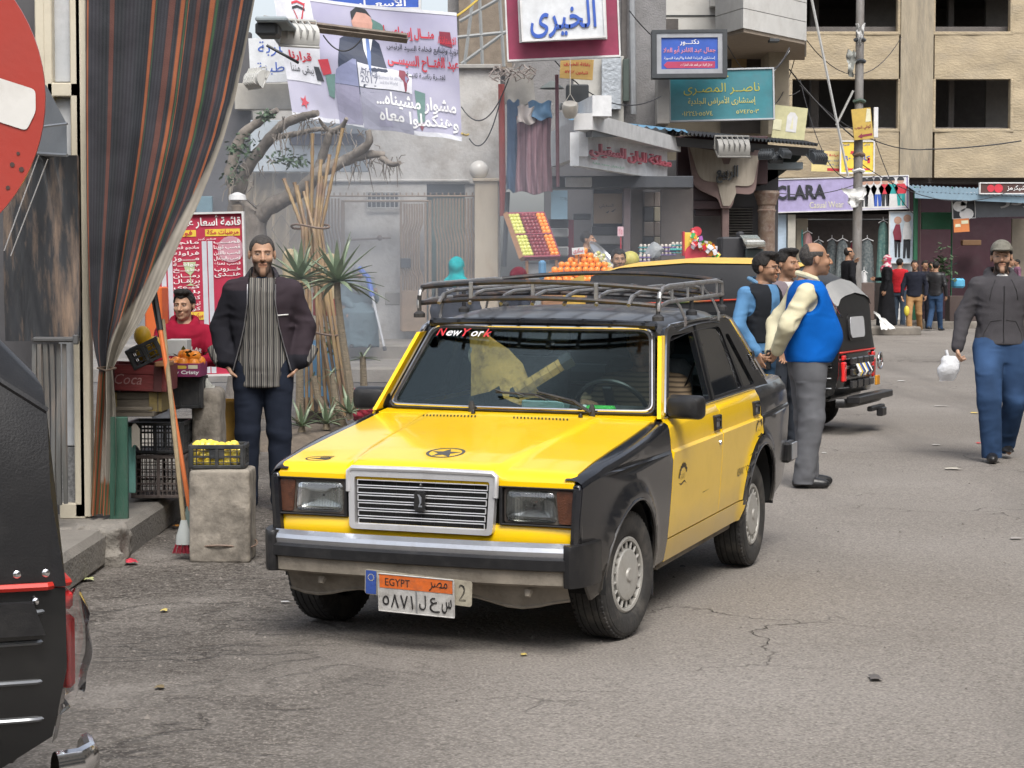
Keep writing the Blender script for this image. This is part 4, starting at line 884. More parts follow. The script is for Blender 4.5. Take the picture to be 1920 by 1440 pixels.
for i,(a,b_,sg)in enumerate((((1350,60,44),(1500,170,52),.6),((1490,110,50),(1440,200,46),.3),((1500,150,52),(1605,330,49),.8),((1512,75,46.5),(1690,70,59),.9),((1605,300,49),(1920,345,57),.7),((1180,20,41),(1340,90,44),.4),((1000,60,36),(1240,180,40),.6),((865,200,35.5),(960,130,35),.5),((880,260,35.5),(940,180,35),.4))):solo(wire([at(*a),at(*b_)],.011,sg),'cable',WIR,('thin cable looping from the white balcony to the concrete wall','short cable drooping over the teal sign corner','slack cable from the concrete wall down to the lamp post','thin cable sagging across the upper window opening','long slack cable from the lamp post over the coffee shop','cable strung above the blue doctor sign','cable sagging behind the maroon framed sign','thin wire from the white wall to the tangled rags','loose wire on the white wall near the red drain pipe')[i],'cable')
# ---- angled block with the white balcony, Y about 46
wb=empty('white_block','pale apartment block with a white angled balcony above the doctor signs','building',(at(1380,600,46).x,46,0))
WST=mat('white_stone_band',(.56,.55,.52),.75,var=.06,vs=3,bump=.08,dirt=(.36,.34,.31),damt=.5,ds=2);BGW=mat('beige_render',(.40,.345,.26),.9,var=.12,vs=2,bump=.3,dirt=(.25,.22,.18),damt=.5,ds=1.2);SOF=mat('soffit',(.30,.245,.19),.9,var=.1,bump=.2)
def slab(name,pts,Y0s,zt,zb,m):
 mb=MB();P=[at(x,600,Y)for x,Y in zip(pts,Y0s)];mb.add([(p.x,p.y,zb)for p in P]+[(p.x,p.y,zt)for p in P],[tuple(range(len(P)))[::-1],tuple(range(len(P),2*len(P)))]+[(i,(i+1)%len(P),len(P)+(i+1)%len(P),len(P)+i)for i in range(len(P))]);return mb
zb=at(1400,52,44).z
for k in range(5):
 z0=zb+k*.42;part(slab('x',(1338,1390,1508,1508,1338),(45.5,44,46.5,50,50),z0+.405,z0,WST),'balcony_band',WST,wb)
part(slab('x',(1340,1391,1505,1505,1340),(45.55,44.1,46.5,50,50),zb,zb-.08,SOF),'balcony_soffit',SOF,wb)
mb=MB();fb(mb,1443,72,1462,78,44.9,.3);part(mb,'soffit_lamp',DKG,wb)
pbox('wall',BGW,wb,1180,-200,1434,600,50,3.);pbox('wall_band',WST,wb,1228,-120,1345,62,47.2,2.6);pbox('column',BGW,wb,1440,80,1480,252,48.2,1.5);pbox('window',INW,wb,1240,35,1272,70,47.1,.2);pbox('ledge',WST,wb,1332,-6,1350,12,46.9,.4)
mb=MB()
for y_ in(-60,-20,28):fb(mb,1228,y_,1345,y_+2,47.17,.05)
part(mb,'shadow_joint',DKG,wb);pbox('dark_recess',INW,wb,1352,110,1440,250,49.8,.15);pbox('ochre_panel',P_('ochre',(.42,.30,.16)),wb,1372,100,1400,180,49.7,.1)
# grey stuccoed house in the middle
gh=empty('grey_house','grey rendered house with drain pipe between the banner wall and the doctor signs','building',(at(1100,600,42).x,42,0))
GST=mat('grey_stucco',(.21,.205,.205),.95,var=.14,vs=4,bump=.8,bs=30,dirt=(.12,.115,.11),damt=.6,ds=1.5)
pbox('wall',GST,gh,840,-200,1250,330,42,4.);pbox('pilaster',mat('light_pilaster',(.36,.34,.31),.9,var=.1,bump=.3,dirt=(.2,.18,.16),damt=.5),gh,1232,143,1256,232,41.2,.6);pbox('brown_wall',mat('brown_render',(.20,.165,.13),.95,var=.2,bump=.5),gh,860,-100,960,130,41.7,.2);pbox('window',INW,gh,1165,-20,1176,110,41.9,.2);pbox('pale_wall',P_('pale_wall',(.40,.39,.36)),gh,1075,105,1170,240,41.8,.15)
mb=MB();mb.tube([at(1184,-60,41.7),at(1188,214,41.7)],.06,8);part(mb,'drain_pipe',P_('grey_pipe',(.26,.27,.28)),gh);pbox('shutter',P_('dark_green_shutter',(.06,.08,.07)),gh,1168,110,1180,190,41.7,.1);pbox('silver_foil',mat('foil_sheet',(.40,.43,.46),.35,.5,bump=.6,bs=14),gh,1128,105,1165,205,41.6,.1)
# ---- signs over the middle
MRN=P_('maroon_frame',(.25,.03,.075));WSG=P_('white_sign',(.58,.60,.62))
r,fn,w,h=sign('shop_sign','big white sign with blue Arabic lettering in a wide maroon frame','shop sign',((982,75),(1133,67),(982,-60)),33.0,.15,WSG,WHP,.03);lettering(r,fn,[('الخيرى',w*.50,h*.26,w*.82,h*.50,.012)],BLUP,d=.02)
mb=MB();Pm=board(at(954,112,33.3),at(1161,103,33.3),at(951,-80,33.3));f2,W2,H2=Pm
for(a,b_,c_,d_)in((0,0,W2,.26),(0,.26,.18,H2),(W2-.18,.26,W2,H2)):shell(mb,[(a,b_),(c_,b_),(c_,d_),(a,d_)],lambda u,v,o=0.:f2(u,v,-o),.18,step=None,seg=50,mi=0)
for(a,b_,c_,d_)in((-.02,-.03,W2+.02,0),(.18,.26,W2-.18,.285),(-.025,0,0,H2),(W2,0,W2+.025,H2),(.18,.285,.205,H2),(W2-.205,.285,W2-.18,H2)):shell(mb,[(a,b_),(c_,b_),(c_,d_),(a,d_)],lambda u,v,o=0.:f2(u,v,.02-o),.2,step=None,seg=50,mi=1)
part(mb,'sign_frame',[MRN,WHP],r)
r,fn,w,h=sign('shop_sign','small yellow sign with red writing below the maroon frame','shop sign',((1049,146),(1111,150),(1049,108)),34.5,.06,P_('orange_yellow_sign',(.55,.36,.12)));lettering(r,fn,[('بقالة الخيرى',w*.5,h*.72,w*.8,h*.22,.02),('تليفون ٥٧٤٢',w*.5,h*.32,w*.7,h*.2,.02)],REDP)
r,fn,w,h=sign('doctor_sign','blue doctor sign with white and pink Arabic lines in a dark box','signboard',((1240,130),(1346,129),(1240,71)),40.5,.3,BLUP,P_('grey_box_frame',(.30,.31,.33)),.09)
mb=MB()
for(a,b_,c_,d_)in((-.18,-.17,w+.18,-.09),(-.18,h+.09,w+.18,h+.15),(-.18,-.09,-.09,h+.09),(w+.09,-.09,w+.18,h+.09)):shell(mb,[(a,b_),(c_,b_),(c_,d_),(a,d_)],lambda u,v,o=0.:fn(u,v,.05-o),.4,step=None,seg=50)
part(mb,'sign_box',DKG,r)
lettering(r,fn,[('دكتـــور',w*.5,h*.85,w*.34,h*.20,.015),('إستشارى الجراحة العامة والأوعية الدموية',w*.5,h*.35,w*.9,h*.13,.004)],WHL);lettering(r,fn,[('جمال عبد القادر أبو العلا',w*.5,h*.61,w*.92,h*.24,.02)],P_('pink_letters',(.60,.22,.28),dirt=None));lettering(r,fn,[[(w*.04,h*.13),(w*.10,h*.24),(w*.95,h*.24),(w*.95,h*.03),(w*.10,h*.03)]],P_('crimson_band',(.38,.04,.10),dirt=None),'band');lettering(r,fn,[('مدخل العيادة من الممر خلف العمارة ت',w*.62,h*.13,w*.56,h*.10,.0)],WHL,off=.012)
TL=mat('teal_panel',(.045,.20,.235),.4,vs=1.2,var=.25,bump=.02,dirt=(.13,.15,.17),damt=.5,ds=.8)
r,fn,w,h=sign('doctor_sign','large teal clinic sign with yellow Arabic lines below the blue one','signboard',((1258,226),(1450,221),(1258,134)),41.5,.2,TL,P_('silver_frame',(.42,.44,.46)),.03)
lettering(r,fn,[('ناصــر المصـرى',w*.5,h*.62,w*.74,h*.24,-.004),('د',w*.52,h*.88,w*.10,h*.07)],P_('gold_letters',(.46,.42,.05),dirt=None));lettering(r,fn,[('إستشارى الأمراض الجلدية',w*.5,h*.37,w*.66,h*.20,.012),('٠١٢٢٤١٠٥٥٧٤',w*.26,h*.13,w*.30,h*.10),('٥٧٤٢٥٠٣',w*.75,h*.15,w*.22,h*.09)],P_('pale_gold_letters',(.50,.47,.16),dirt=None))
r,fn,w,h=sign('shop_sign','pale yellow sign with a white arch shape beside the teal sign','signboard',((1446,262),(1507,269),(1450,196)),46.5,.1,P_('pale_yellow_sign',(.50,.48,.28)),None);lettering(r,fn,[[(w*.40,h*.28),(w*.72,h*.28),(w*.72,h*.72),(w*.62,h*.84),(w*.48,h*.84),(w*.40,h*.72)]],WHP,'print');lettering(r,fn,[[(w*.52,h*.36),(w*.62,h*.36),(w*.58,h*.76)],[(0,h*.3),(w*.25,h*.3),(w*.25,h*.6),(0,h*.6)]],CRMP,'print',.012)
# ---- dairy shop (Y 33..38)
ds_=empty('dairy_shop','dairy shop with a white fascia of red Arabic letters and striped columns','shop',(at(1150,600,36).x,36,0))
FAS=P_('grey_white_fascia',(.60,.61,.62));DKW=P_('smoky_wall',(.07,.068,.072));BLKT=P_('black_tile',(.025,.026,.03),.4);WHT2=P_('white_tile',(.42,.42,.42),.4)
def quadslab(name,a,Ya,b_,Yb,zt_px,zb_px,m,th=.15,parent=ds_):
 """upright slab from (px a, Ya) to (px b, Yb); top and bottom from pixels at a"""
 A,B=at(a,600,Ya),at(b_,600,Yb);zt_,zb_=at(a,zt_px,Ya).z,at(a,zb_px,Ya).z;fn,w,_=board((A.x,A.y,zb_),(B.x,B.y,zb_),(A.x,A.y,zt_));mb=MB();shell(mb,[(0,0),(w,0),(w,zt_-zb_),(0,zt_-zb_)],lambda u,v,o=0.:fn(u,v,-o),th,step=None,seg=50);return part(mb,name,m,parent),fn,w,zt_-zb_
r,fn,w,h=quadslab('fascia',1085,33,1250,38.2,248,311,FAS);lettering(ds_,lambda u,v,o=0.:fn(u,v,o),[('مملكة البان السفيلي',w*.53,h*.50,w*.92,h*.52,.02)],P_('faded_red_letters',(.42,.09,.12),dirt=None),'lettering',.05,.05);lettering(ds_,fn,[('فرع زهران محمد عطية',w*.30,h*.15,w*.34,h*.10,.0)],P_('green_letters',(.05,.40,.15),dirt=None),'lettering',.01)
quadslab('fascia',1033,36.5,1085,33,247,313,FAS);mb=MB()
quadslab('canopy_front',1110,32.3,1275,38.5,212,243,P_('grey_white_band',(.52,.52,.52)),.3);quadslab('canopy_front',1047,36.0,1110,32.3,212,247,FAS,.3)
A,B,C_,D_=at(1047,240,36.2),at(1110,243,32.4),at(1275,243,38.6),at(1180,240,42);mb=MB();mb.add([A,B,C_,D_]+[p+Vector((0,0,-.12))for p in(A,B,C_,D_)],[(0,1,2,3),(7,6,5,4),(0,4,5,1),(1,5,6,2),(2,6,7,3),(3,7,4,0)]);part(mb,'canopy_slab',DKG,ds_)
BTP=P_('blue_tarpaulin',(.09,.22,.34));mb=MB();A,B=at(1060,204,33),at(1290,232,38.5)
mb.grid(lambda u,v:A.lerp(B,u)+Vector((0,.6*v,.05*v-.05*abs(math.sin(u*40))*(1-v)-.12)),80,3);part(mb,'tarpaulin',BTP,ds_)
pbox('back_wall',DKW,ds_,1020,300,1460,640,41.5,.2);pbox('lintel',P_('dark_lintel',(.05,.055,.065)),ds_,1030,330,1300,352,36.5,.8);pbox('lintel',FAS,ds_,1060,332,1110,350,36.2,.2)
for(x0,x1,Y,y0,n_)in((1030,1066,34.6,410,9),(1110,1172,37.5,424,8)):
 for k in range(n_):pbox('tile_band',BLKT if k%2==0 else WHT2,ds_,x0,y0+k*17.5,x1,y0+(k+1)*17.5-.6,Y,.5,.015)
pbox('column',BLKT,ds_,1112,352,1172,424,37.55,.5);pbox('column',P_('mauve_column',(.16,.12,.13)),ds_,1168,345,1182,600,36.8,.4)
BRT=P_('brown_tile',(.145,.12,.105));TNT=P_('tan_tile_strip',(.22,.20,.15))
for k in range(9):
 y_=360+k*28;pbox('wall_tile',BLKT if k%2==1 else BRT,ds_,1207,y_,1226,y_+27.5,38.0,.3,.015);pbox('wall_tile',TNT if k%2==1 else BRT,ds_,1226.4,y_,1238,y_+27.5,38.0,.3,.015)
pbox('pier',BRT,ds_,1182,352,1207,610,38.1,.4);pbox('pier',P_('grey_brown_wall',(.12,.105,.10)),ds_,1238,352,1300,610,39.3,.3)
r,fn,w,h=sign('poster','blue sky poster on the left dairy shop column','poster',((1033,411),(1064,411),(1033,357)),34.4,.04,mat('sky_poster',(.22,.36,.46),.5,vs=.9,var=.25,bump=.02));lettering(r,fn,[('البان',w*.8,h*.7,w*.2,h*.3,0,0,PI/2)],INKB)
r,fn,w,h=sign('poster','orange sky poster with grey birds in the dairy shop doorway','poster',((1113,419),(1166,419),(1113,363)),37.3,.04,mat('sunset_poster',(.38,.24,.12),.5,vs=1.2,col2=(.42,.36,.30),bump=.02));lettering(r,fn,[('السفيلي',w*.45,h*.58,w*.5,h*.16,0),[(w*.42,h*.36),(w*.56,h*.44),(w*.5,h*.34)],[(w*.6,h*.4),(w*.8,h*.5),(w*.68,h*.38)]],DKG)
pbox('shelf',DKG,ds_,1075,400,1108,412,39,.4);pbox('side_panel',MARP,ds_,1064,412,1076,600,36.5,.2)
# ---- next shop with the tulip-shaped sign
ts=empty('tulip_shop','dark maroon shop front with a cream tulip-shaped sign panel','shop',(at(1350,600,40).x,40,0));MRW=P_('dark_maroon_wall',(.05,.022,.025));CRW=mat('cream_wood_panel',(.36,.32,.265),.8,var=.12,vs=4,stretch=(4,4,.5),bump=.2,dirt=(.2,.18,.15),damt=.4);PNK=P_('pink_brown_trim',(.20,.135,.125))
pbox('wall',MRW,ts,1270,255,1440,345,40.6,.3);pbox('step_band',MRW,ts,1290,345,1352,376,40.2,.3);pbox('step_band',MRW,ts,1298,376,1360,392,40.1,.3);pbox('step_band',MRW,ts,1305,392,1358,404,40.3,.3);pbox('stem',PNK,ts,1354,388,1367,445,40.0,.3);pbox('wall',P_('brown_grey_wall',(.115,.10,.095)),ts,1280,400,1356,620,41.0,.3)
fn,w,h=board(at(1270,400,39.9),at(1440,400,39.9),at(1270,240,39.9));px=lambda x,y:((x-1270)/170*w,(400-y)/160*h)
mb=MB();shell(mb,rpoly([px(*p)for p in((1288,262),(1424,282),(1416,366),(1376,362),(1376,378),(1370,390),(1352,390),(1346,372),(1310,355),(1300,345))],[0,0,.25,.05,.05,.02,.02,.05,.2,.2],4),lambda u,v,o=0.:fn(u,v,-o),.15,step=.3);part(mb,'sign_border',PNK,ts)
mb=MB();shell(mb,rpoly([px(*p)for p in((1292,275),(1347,284),(1356,308),(1366,308),(1372,290),(1422,292),(1412,350),(1378,348),(1380,362),(1376,372),(1368,386),(1355,386),(1350,366),(1344,342),(1312,338))],[0,0,.02,.02,0,0,.3,.02,.02,.02,.02,.02,.02,.02,.3],4),lambda u,v,o=0.:fn(u,v,.03-o),.05,step=.3);part(mb,'sign_panel',CRW,ts)
lettering(ts,fn,[('الربيع',px(1362,0)[0],px(0,327)[1],.42,.34,.02)],DKG,'lettering',.06,.08)
pbox('rolling_shutter',P_('grey_shutter',(.16,.15,.14)),ts,1366,388,1412,600,41.5,.1);mb=MB()
for k in range(24):fb(mb,1366,390+k*5,1412,392.6+k*5,41.46,.05,.012)
part(mb,'shutter_slat',P_('grey_shutter',(.16,.15,.14)),ts)['kind']='stuff'
r_=mat('papyrus_column',(.26,.20,.15),.8,vs=5,col2=(.16,.09,.07),bump=.3,dirt=(.45,.42,.38),damt=.5,ds=9);cx_=at(1436,600,41);mb=MB();zt_,zm=at(1436,358,41).z,at(1436,395,41).z
mb.lathe([(.17,0),(.17,zm-.05),(.19,zm),(.17,zm+.03),(.17,zm+.10),(.19,zm+.12),(.20,zm+.18),(.26,zt_-.05),(.24,zt_),(.0001,zt_)],20,0,Matrix.Translation((cx_.x,41,0)));solo(mb,'papyrus_column',r_,'painted Egyptian style column with a flared lotus top beside the clothes shop','column')
mb=MB();A=at(1395,330,41.5);mb.grid(lambda u,v:A+Vector((.02+1.12*u,.6*v,.62*u**1.8*1.-.25)),12,2);mb.grid(lambda u,v:A+Vector((.02+1.12*u,0,(.62*u**1.8-.25)*(1-v)+v*.42)),12,2);solo(mb,'arched_bracket',P_('dark_green_marble',(.07,.085,.075)),'dark marble curved bracket above the painted column','bracket')
mb=MB();fb(mb,1424,304,1506,317,41.2,.6);solo(mb,'steel_ledge',P_('blue_grey_ledge',(.24,.28,.30)),'blue grey ledge over the curved bracket','ledge')
mb=MB();A,B=at(1200,244,37),at(1535,272,41.0)
mb.grid(lambda u,v:A.lerp(B,u)+Vector((0,2.4*v,.22*v+.03*math.cos(u*2*PI*46))),276,2);mb.grid(lambda u,v:A.lerp(B,u)+Vector((0,.3+.1*v,-.05-.16*v)),6,1);solo(mb,'corrugated_awning',P_('black_corrugated_sheet',(.035,.037,.042),.6),'long black corrugated awning over the dark maroon shop','awning')
def flood(label,px,py,Y,s=1.,yaw=0.,tilt=.5,m=DKG,group=None):
 c=at(px,py,Y);o=empty('floodlight',label,'floodlight',c,yaw,group);M_=Matrix.Rotation(tilt,4,'X')
 mb=MB();n_=8;rg=[]
 for k in range(n_+1):a=PI*k/n_;y_,z_=-.16*math.cos(a)*s,.17*math.sin(a)*s;rg.append((y_,z_))
 mb.add([(sx_,y,z)for sx_ in(-.24*s,.24*s)for y,z in rg],[(k,k+1,n_+2+k,n_+1+k)for k in range(n_)]+[tuple(range(n_+1)),tuple(range(n_+1,2*n_+2))[::-1]],None,M_)
 for k in range(5):mb.box(((-.16+.08*k)*s,0,.10*s),(.012*s,.30*s,.16*s),.003,M_)
 mb.build('lamp_housing',m,o,recalc=True);mb=MB();mb.box((0,0,-.02*s),(.50*s,.35*s,.03*s),.006,M_);mb.build('lamp_rim',m,o);mb=MB();mb.box((0,0,-.04*s),(.42*s,.27*s,.01*s),.002,M_);mb.build('lamp_glass',P_('dusty_glass',(.20,.20,.19),.3),o)
 mb=MB();mb.tube([(-.26*s,0,.02*s),(-.26*s,0,.21*s),(.26*s,0,.21*s),(.26*s,0,.02*s)],.015*s,5);mb.build('lamp_bracket',m,o);return o
flood('ribbed grey floodlight over the cream tulip sign',1372,282,38.6,1.25,.15,.55,P_('grey_lamp',(.24,.235,.22)));flood('black floodlight pointing left under the corrugated awning',1437,292,39.6,.58,-.5,.7);flood('black floodlight pointing down in the middle of the awning',1453,298,39.8,.58,.3,.9);flood('black floodlight beside the middle one under the awning',1470,290,39.7,.55,.8,.7);flood('black floodlight hanging alone at the awning end',1531,298,40.5,.8,.7,.75)
def tray_stack(label,px,py,Y,nx,nz_,m,group):
 c=at(px,py,Y);mb=MB()
 for k in range(nz_):
  mb.box((c.x,Y,c.z+.055*k),(.30*nx,.30,.012),.003,None,0)
  for i in range(5*nx):
   for j in(0,1):mb.ball((c.x-.15*nx+.03+.06*i,Y-.12+.05*j,c.z+.025+.055*k),.024,(1,1,1.15),5,1)
 return solo(mb,'egg_tray',[m,mat('eggs',(.55,.50,.44),.6,var=.1,bump=0)],label,'egg trays',group)
for lb,x,y,Y,n_,k,m in(('purple egg trays stacked lowest behind the tuk-tuk roof',1200,497,30.5,1,3,P_('purple_tray',(.12,.08,.28))),('teal egg trays left of the purple ones on the dairy counter',1216,478,31,1,3,P_('teal_tray',(.05,.28,.30))),('purple egg trays in the middle of the dairy counter',1248,478,31,1,3,P_('purple_tray',(.12,.08,.28))),('teal egg trays at the right under the flat lid',1276,474,31,1,3,P_('teal_tray',(.05,.28,.30)))):tray_stack(lb,x,y,Y,n_,k,m,'egg trays on the counter')
mb=MB();fb(mb,1172,492,1300,620,30.3,.8);solo(mb,'dairy_counter',P_('grey_counter',(.2,.2,.2)),'long grey counter under the egg trays','counter')
mb=MB();c=at(1276,468,31);mb.box((c.x,31,c.z),(.34,.34,.03),.008);solo(mb,'tray_lid',P_('turquoise_lid',(.06,.36,.34)),'flat turquoise lid on the right egg trays','lid')
mb=MB();c=at(1228,474,30.7);mb.ball((c.x,30.7,c.z+.02),.12,(1.1,.8,.9),12);mb.v=[v+Vector((n1(v.x,v.y,v.z,14,2),0,n1(v.y,v.z,v.x,14,3)))*.05 for v in mb.v];solo(mb,'plastic_bag',mat('clear_bag',(.30,.32,.33),.3,bump=.6,bs=25,alpha=.8),'crumpled clear plastic bag beside the egg trays','bag')
# snack display
c=at(1312,480,30);sd=empty('snack_display','red and yellow snack rack heaped with shiny sweet packets','display rack',(c.x,30,c.z-.02));mb=MB();fb(mb,1283,436,1297,478,29.9,.25,.01,0);part(mb,'rack_side',[YELP],sd);mb=MB();fb(mb,1281,434,1284,480,29.88,.28,.005);fb(mb,1297,428,1302,480,29.88,.28,.005);A=at(1298,438,29.95);mb.lathe([(.0001,.0),(.07,.0),(.07,.05),(.0001,.05)],16,0,Matrix.Translation(at(1306,434,29.95))@Matrix.Rotation(PI/2,4,'X'));mb.lathe([(.0001,0),(.16,0),(.16,.05),(.0001,.05)],18,0,Matrix.Translation(at(1304,478,29.85))@Matrix.Rotation(PI/2,4,'X'));part(mb,'rack_frame',REDP,sd)
mb=MB();mb.add([at(1300,440,30.3),at(1345,480,30.0),at(1300,482,30.1)],[(0,1,2)]);part(mb,'rack_back',REDP,sd)
PKC=[P_('packet_%s'%n_,c_,.25,dirt=None)for n_,c_ in(('green',(.05,.35,.08)),('orange',(.7,.25,.03)),('silver',(.6,.6,.62)),('red',(.55,.03,.04)),('yellow',(.7,.55,.08)),('purple',(.25,.08,.3)))]
rr=random.Random(5);mb0=MB();mb0 .grid(lambda u,v:((u-.5)*.10,.018*math.sin(u*PI)*math.sin(v*PI)+.008*n1(u*4,v*4,0,1,2),(v-.5)*.13),5,6);mb0 .grid(lambda u,v:((.5-u)*.10,-.012*math.sin(u*PI)*math.sin(v*PI),(v-.5)*.13),4,4);proto=[mb0 .build('snack_packet',m)for m in PKC]
PKN=('green','orange','silver','red','yellow','purple')
for k in range(84):
 t=k/84;u=rr.random();x=1298+t*46+rr.uniform(-3,3);y=444+t*32-(1-t)*6+rr.uniform(-8,8)+(1-t)*u*20
 i=k%6;o=proto[i]if k<6 else inst(proto[i],'snack_packet',(0,0,0));o.location=at(x,y,29.75+rr.uniform(-.05,.15));o.rotation_euler=(rr.uniform(-.6,.6),rr.uniform(-.9,.9),rr.uniform(-.6,.6));o.scale=(.62,)*3;tag(o,'shiny %s sweet packet heaped on the red and yellow snack rack'%PKN[i],'snack packet',PKN[i]+' sweet packets on the snack rack')
# oven and counter lamp behind the tuk-tuk
mb=MB();fb(mb,1352,444,1398,520,33,.8,.03);fb(mb,1383,434,1396,446,33.1,.3,.03);solo(mb,'oven',P_('black_oven',(.03,.03,.034)),'black oven box behind the yellow tuk-tuk roof','oven')
mb=MB();A=at(1392,447,32.6);B=at(1436,462,32.6);mb.add([A,A+Vector((.28,0,0)),B,B+Vector((-.30,0,-.03)),A+Vector((0,.4,.06)),A+Vector((.28,.4,.06))],[(0,3,2,1),(0,1,5,4)]);mb.box((B.x-.17,32.7,B.z+.05),(.32,.3,.10),.03,None,0);fb(mb,1398,466,1432,520,32.8,.5,.02,1);solo(mb,'display_case',[mat('steel_hood',(.62,.62,.58),.25,.8,bump=.05),P_('dark_glass_case',(.07,.09,.09),.2)],'glass food case with a shiny steel hood right of the oven','display case')
# hanging goods and things above the fruit stall
def drape(name,label,cat,x0,y0,x1,y1,Y,m,folds=18,amp=.05,bulge=.18,smooth=60,group=None):
 A,B=at(x0,y0,Y),at(x1,y1,Y);mb=MB()
 f=lambda u,v:Vector((A.x+(B.x-A.x)*(u+.03*math.sin(v*5+u*3)),Y-bulge*math.sin(PI*u)-amp*math.sin(u*folds+1.5*math.sin(v*3))*(.3+.7*v),A.z+(B.z-A.z)*v+.03*math.sin(u*9)))
 mb.grid(f,60,20);mb.grid(lambda u,v:f(1-u,v)+Vector((0,.25*math.sin(PI*u)+.02,0)),20,6);return solo(mb,name,m,label,cat,group,smooth)
drape('cloth_bundle','heavy bundle of striped mauve cloth hanging by the red pipe','cloth',968,218,1034,362,34.2,striped('mauve_stripe',[(0,(.20,.115,.135)),(.4,(.24,.15,.17)),(.55,(.12,.06,.075)),(.8,(.18,.12,.14)),(1,(.20,.115,.135))],11,0,.2),22,.05,.3)
drape('jeans','blue jeans hanging behind the mauve cloth bundle','jeans',950,190,974,358,34.6,P_('denim_blue',(.05,.10,.18)),8,.05,.15);drape('jeans','blue jeans thrown over the top of the cloth bundle','jeans',990,192,1034,224,34.0,P_('denim_light',(.08,.17,.28)),7,.06,.2);drape('rag','cream rag tucked on top of the mauve cloth bundle','rag',970,200,1012,232,33.95,P_('cream_rag',(.38,.34,.32)),12,.05,.12)
drape('canvas_screen','grey canvas screen above the hanging jeans','screen',946,130,1002,196,35.2,P_('grey_canvas',(.28,.27,.25)),9,.02,.03)
for(lb,a,b_,r_,m_)in(('red drain pipe running down the corner of the white wall',at(940,158,35.2),at(943,405,35.2),.055,P_('red_pipe',(.30,.06,.05))),('dark maroon pole beside the hanging cloth',at(1044,140,34),at(1046,350,34),.03,P_('maroon_pole',(.12,.05,.06))),('black leaning pole below the red pipe',at(952,360,34.8),at(945,500,34.8),.04,DKG)):solo(MB().tube([a,b_],r_,8),'pipe',m_,lb,'pipe')
mb=MB();c=at(1069,205,32.2);mb.lathe([(.0001,-.13),(.09,-.12),(.12,-.04),(.125,.06),(.11,.10),(.0001,.11)],18,0,Matrix.Translation(c)@Matrix.Rotation(.5,4,'X'))
mb.tube([c+Vector((-.09,0,.09)),c+Vector((0,0,.24)),c+Vector((.09,0,.09))],.008,5);mb.tube([c+Vector((0,0,.24)),c+Vector((0,0,.8))],.006,5);solo(mb,'hanging_pot',mat('dented_steel_pot',(.50,.47,.42),.35,.6,bump=.2),'dented metal pot hanging in front of the dairy shop canopy','pot')
mb=MB();fb(mb,1062,158,1104,196,35,.5,.02,0);fb(mb,1050,192,1125,202,34.6,.5,.01,1);solo(mb,'machine_unit',[DKG,P_('grey_shelf',(.35,.36,.36))],'black refrigeration unit on a grey shelf above the canopy','machine')
mb=MB();c=at(1035,165,34.8);mb.lathe([(.02,.12),(.06,.10),(.20,.0),(.21,-.01)],14,0,Matrix.Translation(c));solo(mb,'hanging_lamp',P_('grey_green_shade',(.16,.18,.17)),'dark metal lamp shade above the hanging cloth','lamp')
mb=MB()
for a,b_ in(((870,130),(890,-30)),((905,130),(898,-30)),((858,70),(955,60)),((865,120),(955,55)),((862,40),(950,-10)),((945,125),(935,-30))):mb.tube([at(*a,37),at(*b_,37)],.035,6)
solo(mb,'scaffold_frame',P_('galvanised',(.24,.25,.25)),'steel lattice frame behind the banner corner','frame')
mb=MB();A=at(900,128,36)
for k in range(9):p=[at(925+9*k+9*math.sin(i*2.3+k*1.7),128+10*math.sin(k*2.6+i*1.3)+2.5*i,35-.05*i)for i in range(8)];mb.tube(p,.011,4)
solo(mb,'tangled_rags',P_('mixed_rag',(.26,.22,.20)),'tangle of rags and rope along the top of the white wall','rags')
# fruit rack
fr=empty('fruit_rack','tilted wooden rack with apples in red trays','fruit rack',(at(1000,600,30).x,30.2,0));C0,C1,C2=at(952,403,30.5),at(1018,405,30.5),at(981,484,29.8)
fnr,wr,hr=board(C2,at(1050,482,29.8),C0);U_=(at(1050,482,29.8)-C2);V_r=(C0-C2);fq=lambda u,v,o=0.:C2+U_*u+V_r*v+(U_.cross(V_r).normalized())*o
wd=mat('raw_wood',(.26,.13,.06),.8,var=.2,vs=6,stretch=(1,1,6),bump=.2);mb=MB();shell(mb,[(0,0),(1,0),(1,1),(0,1)],lambda u,v,o=0.:fq(u,v,-.02-o),.03,step=None,seg=9);part(mb,'tray_base',MARP,fr)
mb=MB()
for(a,b_)in(((0,0),(1,0)),((1,0),(1,1)),((1,1),(0,1))):mb.tube([fq(*a,.02),fq(*b_,.02)],.02,4)
mb.tube([fq(0,.5,.03),fq(1,.5,.03)],.015,4)
for u in(.34,.54,.74):mb.tube([fq(u,0,.02),fq(u,1,.02)],.01,4)
part(mb,'tray_divider',MARP,fr);mb=MB();mb.tube([fq(-.03,-.02,0),fq(-.03,1.02,0)],.05,4);part(mb,'side_board',wd,fr)
mb=MB()
for u,v in((.1,.0),(.9,.0),(.5,.9)):p=fq(u,v,-.05);mb.tube([p,(p.x,p.y+.3,0)],.025,6)
part(mb,'rack_leg',wd,fr)
def fruit(name,col,col2,rough=.35,stem=True):
 mb=MB();mb.lathe([(.0001,-.034),(.014,-.036),(.028,-.028),(.038,-.008),(.038,.010),(.028,.028),(.012,.034),(.0001,.028)],10);return mb.build(name,mat(name+'_skin',col,rough,vs=14,col2=col2,bump=.1,bs=160,coat=.2))
GA=fruit('green_apple',(.52,.55,.08),(.62,.60,.20));RA=fruit('red_apple',(.14,.01,.02),(.26,.03,.04));OA=fruit('orange',(.80,.24,.02),(.86,.30,.03),.45)
rr=random.Random(3);first={}
